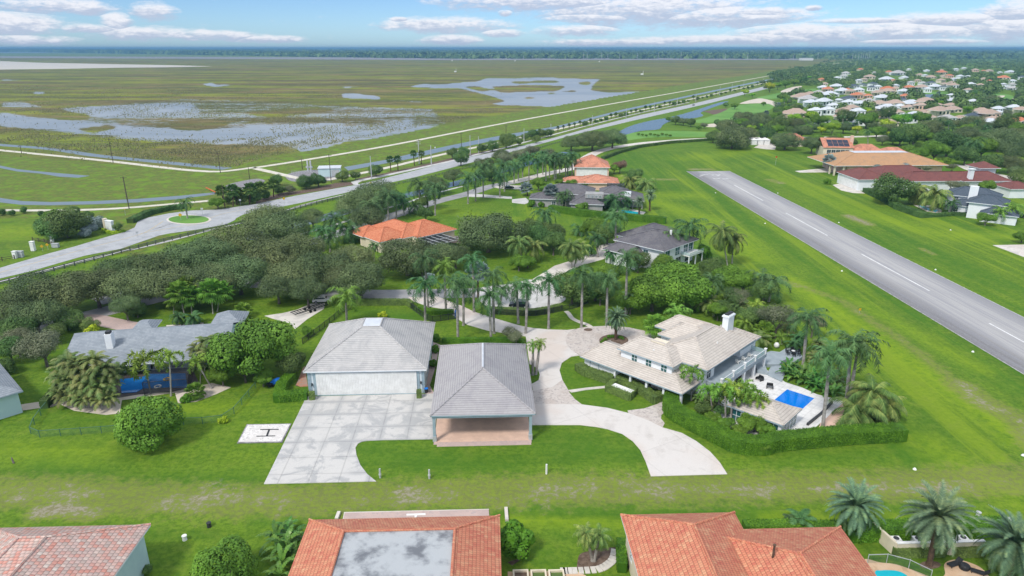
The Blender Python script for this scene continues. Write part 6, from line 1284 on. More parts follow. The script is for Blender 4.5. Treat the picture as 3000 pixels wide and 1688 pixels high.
def hedge(name,label,path,w,h,mat='hedge_leaves',dens=60,leaf=.10,wave=.03,closed=False):
    """clipped hedge: leafy skin over a solid heart"""
    o=thing(name,label,'hedge',(*path[0],0)); org=np.array([*path[0],0]); C=[];N=[]
    if closed: path=path+[path[0]]
    m=MB()
    for si,(a,b) in enumerate(zip(path,path[1:])):
        d=math.dist(a,b); 
        if d<.05: continue
        ux,uy=(b[0]-a[0])/d,(b[1]-a[1])/d; nx,ny=-uy,ux
        m.prism(strip([(a[0]-ux*w*.3,a[1]-uy*w*.3),(b[0]+ux*w*.3,b[1]+uy*w*.3)],w*.92),0,h*(.955+.003*(si%3)))
        for face in ('top','l','r','e','s'):
            if face=='e' and si<len(path)-2 or face=='s' and si>0: continue
            area={'top':d*w,'l':d*h,'r':d*h,'e':w*h,'s':w*h}[face]; k=int(area*dens)
            s=PR.uniform(0,d,k); t=PR.uniform(-.5,.5,k)*w; z=PR.uniform(.02,1,k)*h
            if face=='top': z=np.full(k,h)+PR.normal(size=k)*wave; nn=(0,0,1)
            elif face=='l': t=np.full(k,w/2)+PR.normal(size=k)*wave; nn=(nx,ny,.2)
            elif face=='r': t=np.full(k,-w/2)+PR.normal(size=k)*wave; nn=(-nx,-ny,.2)
            elif face=='e': s=np.full(k,d+w*.2)+PR.normal(size=k)*wave; nn=(ux,uy,.2)
            else: s=np.full(k,-w*.2)+PR.normal(size=k)*wave; nn=(-ux,-uy,.2)
            C.append(np.stack([a[0]+ux*s+nx*t,a[1]+uy*s+ny*t,z],1)); q=np.array(nn)+PR.normal(size=(k,3))*.38+np.array([0,0,.15]); N.append(q/np.linalg.norm(q,axis=1)[:,None])
    core=m.build('branches',mat,o,loc=tuple(org),uv=False); C=np.concatenate(C)-org; N=np.concatenate(N)
    # soft clumps along the hedge
    tone=.5+.3*np.sin(C[:,0]*1.3+C[:,1]*.7)*np.sin(C[:,1]*1.1-C[:,0]*.4)
    me=quads(C,N,leaf,np.clip(PR.uniform(0,1,len(C))*.6+tone*.4,0,1),mat,'leaves'); ob=bpy.data.objects.new('leaves',me); COL.objects.link(ob); ob.parent=o
    return o
# ---------------------------------------------------------------- hedges
hedge('clipped_hedge','long bright green clipped hedge from the villa porch, below the foxtail palms, to the pool',spline(pts('G',[(1520,1220),(1490,1290),(1560,1380),(1900,1560),(2080,1650)])+pts('N',[(2195,1322),(2235,1322)]),3)+pts('L',[(60,240),(400,205),(800,170),(1150,155),(1215,150)]),2.7,2.3)
hedge('clipped_hedge','two sided old hedge left of the porch, grey green below and yellow green on top',pts('G',[(640,920),(700,960),(930,1035)]),1.9,1.5,'hedge_old_leaves')
hedge('clipped_hedge','square hedge ring around the long white box',pts('G',[(905,1115),(1010,1060)])[:1]+pts('G',[(920,1120),(1100,1195),(1150,1140),(1010,1060),(960,1065)]),1.1,1.35,'hedge_old_leaves',closed=True)
hedge('clipped_hedge','wavy hedge between the square hedge ring and the villa porch',pts('G',[(1010,1030),(1120,1080),(1250,1150),(1340,1215),(1420,1190)]),1.7,1.5,'hedge_old_leaves')
hedge('clipped_hedge','bright green blocky hedge left of the closed hangar beside the blue machine',pts('F',[(455,1185),(220,1205),(250,1090),(330,1010)]),2.0,1.5)
hedge('clipped_hedge','small clipped bush against the left end of the wide white door',pts('F',[(520,1195),(545,1193)]),.9,1.6,'hedge_old_leaves'); hedge('clipped_hedge','small clipped bush against the right end of the wide white door',pts('F',[(1530,1178),(1550,1177)]),.9,1.6,'hedge_old_leaves')
hedge('clipped_hedge','low thin hedge across the lawn behind the open hangar',pts('F',[(1770,655),(2415,650)])+pts('G',[(90,665)]),1.1,1.0)
hedge('clipped_hedge','leafy hedge behind the black fence where the grey street ends',pts('F',[(960,300),(1430,300),(1470,325)]),1.2,1.5,'hedge_old_leaves')
hedge('clipped_hedge','curved low hedge by the driveway gate inside the black mesh fence',pts('F',[(1560,350),(1640,385),(1850,385)]),1.4,1.0)
hedge('clipped_hedge','dark hedge behind the mesh fence in front of the pale cul de sac',pts('G',[(-200,370),(30,380),(200,390),(330,370),(450,340)]),1.4,1.3,'hedge_old_leaves')
hedge('clipped_hedge','tall dark green hedge wall in front of the grey bungalow and its turquoise pool',pts('C',[(370,705),(600,740),(850,770),(1100,790),(1430,820)]),2.4,2.4)
hedge('clipped_hedge','dark hedge strip behind the date palms at the bottom right',pts('L',[(790,1090),(1200,1070),(1900,1040),(2200,1040)]),2.2,1.9)
hedge('clipped_hedge','thin line of hedge showing above the red tiled roof at the bottom',pts('L',[(-200,1020),(200,1020),(690,1030)]),1.6,1.3)
hedge('clipped_hedge','narrow bright hedge against the cream side wall of the bottom right house',pts('K',[(1025,1190),(1035,1400)]),1.2,1.5)
hedge('clipped_hedge','clipped hedge along the longer bay of the service yard',pts('L',[(1200,1265),(1640,1250)]),.9,1.3,'hedge_old_leaves'); hedge('clipped_hedge','clipped hedge along the shorter bay of the service yard',pts('L',[(1780,1262),(2010,1250)]),.9,1.3,'hedge_old_leaves')
hedge('clipped_hedge','overgrown hedge sloping down from the old dark tree to the slate roofed house',pts('D',[(930,690),(1080,760),(1230,850),(1450,925)]),3.2,2.0,'dark_leaves',26,.19); hedge('clipped_hedge','low clipped hedge on the lawn side of the slate roofed house',pts('D',[(1460,925),(1750,905),(1960,915)]),2,1.2,'dark_leaves',26,.19)
hedge('clipped_hedge','curving hedge line between the far lane and the open airfield',pts('C',[(860,215),(1000,160),(1200,105),(1500,65),(1900,38)]),2.2,1.6,'dark_leaves',16,.24)
hedge('clipped_hedge','dark shrub hedge on the roadside above the roundabout',pts('A',[(1240,815),(1400,740),(1600,695),(1720,680)]),2.6,1.8,'dark_leaves',26,.19); hedge('clipped_hedge','yellow green border hedge ringing the stone entrance monument',spline(pts('A',[(980,885),(1000,905),(1080,915),(1170,900)]),3),1.2,.8,'yellow_leaves',16,.22)
hedge('clipped_hedge','dark hedge at the foot of the chain fence near the left edge',pts('E',[(430,1270),(520,1170)]),1.4,1.6,'dark_leaves')
for k in range(3):
    x=(1690,1690,1660)[k]; y=(590,700,840)[k]; tree('bush','F',x,y+20,45,'round clipped bush between the two hangars, '+('farthest back','middle one','nearest of three')[k],'round bushes between the hangars')
# ---------------------------------------------------------------- foreground and middle palms
RY='rows of royal palms along the driveway lawns'
for a in (('light','F',858,500,845,215,150,'bright green palm standing alone behind the closed hangar, left of its ridge'),('royal','F',1597,480,1590,110,150,'royal palm behind the right corner of the closed hangar'),
 ('royal','F',1905,640,1895,110,160,'royal palm with an orange flower stalk between the hangars and the drive'),('royal','F',1958,492,1955,70,120,'royal palm at the bend of the concrete drive behind the hangars'),
 ('royal','F',2218,635,2200,210,150,'royal palm at the thin hedge behind the open hangar'),('royal','F',2245,568,2235,20,120,'royal palm on the drive edge directly behind the open hangar'),
 ('light','F',1792,350,1775,-60,110,'royal palm with a yellow green new leaf beside the gate hedge'),('royal','F',1625,330,1590,-140,120,'royal palm with a yellow leaf base behind the black mesh fence'),
 ('royal','F',2057,370,2045,-125,120,'royal palm rising above the dark pot on the driveway edge'),('silver','F',2095,275,2092,-10,115,'silver blue fan palm between the royal palms at the drive'),('silver','F',1640,210,1640,55,60,'small silver fan palm half hidden by the royal palm behind the fence'),
 ('royal','F',2300,300,2330,150,80,'shorter palm by the left side of the pale cul de sac'),
 ('royal','G',60,475,45,120,115,'royal palm on the palm lawn beside the parked black vehicle'),('royal','G',130,570,145,130,120,'royal palm on the drive edge nearest the open hangar roof'),('royal','G',345,522,350,75,130,'royal palm in the middle of the palm lawn'),
 ('royal','G',655,512,665,15,135,'tall royal palm beside the thin garden path'),('royal','G',893,492,900,60,125,'royal palm on the lawn behind the circle of pavers'),('royal','G',1070,400,1088,-140,125,'tallest pale trunked palm in front of the bright green spreading tree'),
 ('pygmy','G',1090,385,1105,230,85,'small palm under the tall pale trunked palm'),('royal','G',1880,270,1890,70,115,'palm rising from the green canopy behind the villa chimney'),('light','G',195,960,200,680,62,'left of the twin small palms beside the open hangar roof'),('light','G',225,955,265,660,60,'right leaning one of the twin small palms beside the open hangar roof'),
 ('date','G',978,632,985,420,115,'date palm with a brown trunk in the round bed of the forecourt'),('fanlight','G',1355,615,1350,490,115,'yellow green palm against the front roof slope of the villa'),('light','G',1575,520,1560,385,120,'bright palm arching over the back roof of the villa'),
 ('foxtail','G',1690,1200,1700,935,120,'single palm standing over the villa porch corner'),('royal','H',330,870,375,420,160,'tall leaning royal palm behind the far raised deck'),('royal','H',515,1460,590,770,175,'tallest thick trunked palm at the right of the white pool deck'),
 ('royal','H',735,1235,790,650,185,'left one of the twin trunked royal palms right of the pool'),('royal','H',765,1230,850,690,200,'right one of the twin trunked royal palms right of the pool'),('royal','H',5,270,50,90,150,'royal palm at the edge of the runway grass behind the villa trees'),('royal','H',-30,240,-60,60,130,'second royal palm behind the villa trees, hugging its taller neighbour'),
 ('coco','H',870,1400,860,1300,250,'low spreading coconut palm in the hedge corner by the pool'),('coco','H',985,1340,990,1120,200,'dark coconut palm behind the low one in the hedge corner'),('coco','H',1110,1370,1110,1240,170,'coconut palm at the right end of the hedge corner clump'),('coco','H',900,1330,940,1150,170,'coconut palm at the back left of the hedge corner clump'),
 ('coco','C',2035,1230,1980,900,140,'coconut palm with yellowing leaves on the runway grass beside the white modern house'),('coco','C',2075,1200,2090,960,120,'coconut palm beside it to the right on the runway grass'),('royal','C',1655,1165,1680,850,140,'tall royal palm in front of the balcony of the white modern house'),('royal','C',1535,1175,1510,930,110,'royal palm in front of the teal windows of the white modern house'),
 ('pygmy','C',1410,1160,1415,1080,75,'short palm at the foot of the white modern house'),('pygmy','C',1170,1120,1180,1040,65,'short palm at the left corner of the white modern house'),('pygmy','C',930,1200,930,1100,70,'short palm on the pale drive left of the white modern house'),
 ('royal','C',975,1110,980,750,120,'very tall thin palm on the drive left of the white modern house'),('royal','C',1000,700,960,600,130,'palm in front of the turquoise pool of the grey bungalow'),('pygmy','C',1098,700,1095,610,55,'slim palm at the pool side of the grey bungalow'),('date','C',1198,735,1205,610,60,'feathery palm right of the turquoise pool of the grey bungalow'),('date','C',1298,700,1305,550,60,'palm in a bed at the right end of the grey bungalow'),
 ('silver','C',150,560,135,490,65,'left silver fan palm in front of the grey bungalow'),('silver','C',375,650,370,510,70,'right silver fan palm in front of the grey bungalow'),('royal','C',478,680,470,560,65,'left of two close palms at the grey bungalow wall'),('royal','C',502,680,515,545,65,'right of two close palms at the grey bungalow wall'),
 ('royal','C',320,910,310,730,120,'palm in front of the tall hedge wall left of the round green tree'),('coco','C',1160,490,1110,420,95,'left palm in the clump at the right end of the red roofed house'),('coco','C',1240,510,1265,450,100,'right palm in the clump at the right end of the red roofed house'),('pygmy','C',800,470,795,415,50,'small palm on the roof line of the red roofed house'),('pygmy','C',695,395,695,378,25,'tiny palm in front of the white door of the red hangar'),
 ('coco','C',200,1180,210,1030,110,'coconut palm with a skirt of old leaves, left of the pale curving drive'),('coco','C',110,1200,60,1000,110,'leaning coconut palm at the dark thicket left of the pale curving drive'),('coco','C',565,1240,560,1040,115,'coconut palm with yellow leaves beside the pale curving drive'),('coco','C',585,1230,640,1050,100,'second coconut palm with yellow leaves beside the pale curving drive'),('royal','C',810,1140,800,960,85,'palm at the top end of the pale curving drive'),('royal','C',640,930,640,880,90,'palm against the left side of the round green tree'),('royal','C',720,1130,740,1060,70,'bright small palm beside the top of the curving drive'),
 ('royal','B',2000,635,2000,400,90,'left of three tall palms in front of the long street'),('royal','B',2072,610,2072,370,85,'middle of three tall palms in front of the long street'),('royal','B',2145,580,2140,290,100,'right of three tall palms in front of the long street'),('royal','B',2300,575,2300,380,85,'palm by the small round bed on the long lawn'),('royal','B',2345,520,2335,280,100,'palm behind the small round bed on the long lawn'),
 ('royal','B',1690,745,1690,480,100,'single palm on the lawn edge right of the orange tiled house'),('royal','B',1085,865,1080,650,120,'pale trunked palm directly left of the orange tiled house'),('royal','B',1250,795,1240,560,110,'palm at the street behind the orange tiled house, first from left'),('royal','B',1325,775,1320,570,90,'palm at the street behind the orange tiled house, second from left'),('royal','B',1400,745,1380,580,95,'palm at the street behind the orange tiled house, third from left'),('royal','B',1545,700,1540,450,105,'tall palm behind the roof peak of the orange tiled house'),('royal','B',1620,690,1620,520,95,'palm right behind the roof peak of the orange tiled house'),('royal','B',1560,720,1500,660,90,'low full palm touching the roof of the orange tiled house'),
 ('royal','B',640,1080,630,890,110,'dark palm in the oak grove left of the orange tiled house'),('royal','B',745,1000,740,780,120,'tall palm at the back of the oak grove left of the orange tiled house'),('royal','B',700,1090,700,960,90,'low palm beside the dark palm in the oak grove'),('royal','B',890,1000,870,880,120,'full palm touching the left roof of the orange tiled house'),('royal','B',950,990,930,900,110,'palm between the full palm and the orange tiled roof'),('pygmy','B',1115,1180,1115,1030,60,'small palm in front of the left end of the orange tiled house'),
 ('fanlight','E',1740,390,1690,180,120,'left tall fan palm of the pale green clump on the neighbour lawn'),('fanlight','E',1810,390,1800,220,110,'middle fan palm of the pale green clump on the neighbour lawn'),('fanlight','E',1720,340,1770,120,110,'back fan palm of the pale green clump on the neighbour lawn'),('fanlight','E',2010,385,1990,170,130,'left fan palm of the right hand clump on the neighbour lawn'),('fanlight','E',2050,365,2080,180,120,'right fan palm of the right hand clump on the neighbour lawn'),('fanlight','E',1640,380,1640,240,90,'lower fan palm at the left end of the pale green clump'),
 ('pygmy','E',1680,490,1680,410,75,'left short palm in front of the pale green fan palm clump'),('pygmy','E',1820,490,1820,420,90,'right short palm in front of the pale green fan palm clump'),('fanlight','E',2290,420,2290,360,90,'low round fan palm near the right gable of the grey roofed house'),
 ('foxtail','E',1425,1140,1360,830,190,'drooping bright palm in front of the left half of the screened pool'),('foxtail','E',1615,1160,1600,780,125,'slim grey trunked palm in front of the blue pool under the cage'),('fanlight','E',1845,1180,1840,1120,95,'small fan palm in the sandy bed right of the blue pool'),('foxtail','E',2000,1090,1850,830,110,'leaning thin trunked palm right of the screened pool'),('areca','E',1040,830,1020,800,120,'palm leaning over the grey roof at the top of the brown palm thicket'),
 ('date','L',800,1080,830,790,250,'large date palm at the right corner of the red tiled house'),('date','L',1520,1345,1610,880,310,'largest date palm with a brown trunk in the mulch circle'),('date','L',2290,1449,2330,1130,330,'date palm with yellowing leaves cut by the right edge of the picture'),
 ('coco','K',760,1310,700,1050,110,'left one of the twin palms in the mulch bed at the bottom'),('coco','K',775,1310,825,1060,115,'right one of the twin palms in the mulch bed at the bottom'),('pygmy','L',310,980,310,930,150,'low palm showing behind the red roof at the bottom right'),('pygmy','L',240,990,220,945,100,'low palm showing behind the red roof, the left one'),('pygmy','I',1240,1449,1190,1420,110,'palm fronds at the wall of the pink tiled house, bottom edge'),
 ('royal','A',1770,775,1745,620,70,'palm on the round grass island of the roundabout'),('sabal','A',2200,660,2195,510,70,'sabal palm at the road edge right of the big green bush'),('sabal','A',2232,645,2240,530,60,'second sabal palm right of the big green bush'),('sabal','A',2355,640,2360,500,75,'sabal palm in the brown shrubs at the road edge'),('sabal','A',2120,650,2085,510,60,'sabal palm behind the big green bush by the road'),('sabal','B',165,570,165,450,65,'sabal palm in the mulch strip above the road'),('sabal','B',20,600,40,490,75,'full sabal palm at the left end of the mulch strip'),
 ('sabal','B',1272,330,1262,215,38,'left of two sabal palms before the blue canal'),('sabal','B',1340,325,1335,215,42,'right of two sabal palms before the blue canal'),('sabal','B',1495,275,1485,160,36,'left sabal palm beside the pole with crossarms'),('sabal','B',1560,260,1560,160,34,'right sabal palm beside the pole with crossarms'),
 ('silver','D',575,495,580,385,62,'left silver fan palm in front of the tan tiled hangar'),('silver','D',765,490,780,400,68,'right silver fan palm in front of the tan tiled hangar'),('coco','D',1370,800,1400,670,100,'left coconut palm by the pool of the slate roofed house'),('coco','D',1430,790,1440,650,90,'middle coconut palm by the pool of the slate roofed house'),('coco','D',1540,860,1580,700,140,'largest coconut palm by the pool of the slate roofed house'),('royal','D',1715,890,1730,790,65,'small palm at the wall of the slate roofed house'),
 ('light','D',2200,985,2200,870,75,'left twin palm right of the slate roofed house'),('light','D',2300,975,2320,840,80,'right twin palm right of the slate roofed house'),('royal','D',1895,380,1900,240,75,'left tall palm behind the wide tan roof'),('royal','D',1940,410,1955,220,80,'right tall palm behind the wide tan roof'),('royal','D',695,330,700,280,40,'small palm in front of the peach house terrace'),('royal','D',850,330,860,290,45,'small palm right of the peach house windows'),('royal','D',920,345,925,310,45,'low palm at the right end of the peach house')):
    palm(*a[:6],a[6]*(1.22 if a[0] in('royal','light','coco') else 1.12),*a[7:])
# rows of royal palms before the red hangar (dark avenue)
for i,(x,b_,c_,r) in enumerate(((160,430,190,70),(240,440,230,75),(320,420,210,75),(355,390,190,70),(400,410,200,75),(415,400,230,65),(505,390,230,70),(525,380,200,75),(568,385,180,75),(60,420,260,70),(100,380,220,65),(20,450,270,70),(290,360,160,60),(450,360,180,65))):
    palm('royal','C',x,b_,x,c_,r*1.2,'dark royal palm in the avenue left of the red hangar','palms of the avenue left of the red hangar')
# foxtail palms over the long hedge
for i,(x,b_,cx,cy,r,lab) in enumerate(((1890,1330,1870,1110,115,'leftmost, over the pool house path'),(2015,1400,2010,1090,115,'second from left'),(2065,1400,2080,1080,110,'third from left, behind the hedge'),(1940,1310,1960,1140,90,'shorter one at the back left'),(2150,1400,2160,1160,110,'in front of the balcony beam'),(2225,1420,2240,1120,110,'over the pool house ridge'),(2300,1400,2320,1190,115,'nearest the pool house eave'),(2200,1380,2190,1060,95,'tallest one behind the middle'),(2130,1380,2110,1170,95,'low one in the middle'))):
    palm('foxtail','G',x,b_,cx,cy,r*1.15,'green foxtail palm in the row above the long hedge, '+lab,'foxtail palms along the long hedge')
# palm thicket (brownish areca palms) beside the screened pool
for i,(x,b_,cy,r) in enumerate([(x,b,c,r) for x,b,c,r in ((560,1150,900,110),(640,1170,830,120),(720,1190,860,130),(800,1200,880,130),(880,1220,830,130),(960,1230,900,130),(1040,1220,960,120),(520,1130,980,90),(700,1230,1040,120),(820,1250,1060,130),(940,1260,1080,130),(620,1200,1010,110),(1060,1240,1060,90),(780,1210,960,130),(900,1225,980,130),(570,1180,1080,90),(1120,1130,900,90),(760,1260,1140,100),(880,1265,1160,100),(600,1250,1170,95),(680,1270,1190,95),(800,1290,1205,95),(960,1290,1200,95),(1050,1275,1180,90),(540,1210,1130,90),(740,1250,1100,110),(860,1240,1060,115))]):
    palm('areca','E',x,b_,x+RND.uniform(-15,15),cy,r*1.12,'brownish green clumping palm in the dense thicket beside the screened pool','palms of the brown thicket by the screened pool')
for i,(x,b_,cy,r) in enumerate(((1860,900,720,90),(1930,920,660,100),(2000,930,640,100),(1900,960,790,90),(1980,980,760,100),(2060,960,700,90),(2040,1000,830,80),(1890,1050,870,80))):
    palm('areca','E',x,b_,x,cy,r*1.15,'olive clumping palm between the screened pool and the bright spreading tree','palms between the screened pool and the bright tree')
# traveller's palms / banana at the pool side and bottom
BAN=[palm_crown('banana_crown','banana_leaves',11,2.6,.2,1.4,1.0,9,.30,.42,.1,s+100) for s in range(2)]
CR['banana']=BAN; CRR['banana']=2.2
def banana(t,bx,by,cx,cy,r,label,group):
    X,Y=P(t,bx,by); x,y,d=proj(X,Y,1.2); o=thing('banana_plant',label,'plant',(X,Y,0),0,group); R_=r/TL[t][2]/FOC*d/2.2
    c=bpy.data.objects.new('leaves',RND.choice(BAN)); COL.objects.link(c); c.parent=o; c.location=(0,0,.6*R_); c.rotation_euler=(0,0,RND.uniform(0,6.28)); c.scale=(R_,R_,R_*1.3); TREES.append((o,PX(t,bx,by)[0]))
for i,(x,y) in enumerate(((180,960),(240,990),(300,1010),(360,1040),(420,1060),(470,1090),(330,960),(390,980),(450,1010),(250,930),(520,1120),(560,1080),(600,1150),(650,1130),(620,1060),(190,910))):
    banana('H',x,y+15,0,0,105,'broad leaved tropical plant in the bed behind the blue pool','tropical plants behind the blue pool')
for i,(x,y,r) in enumerate(((200,1100,170),(280,1180,190),(340,1080,160),(250,1320,170),(380,1200,140),(300,1000,120),(230,1440,150))):
    banana('J',x,y+40,0,0,r,'large leaved banana plant left of the red tiled hangar','banana plants left of the red tiled hangar')
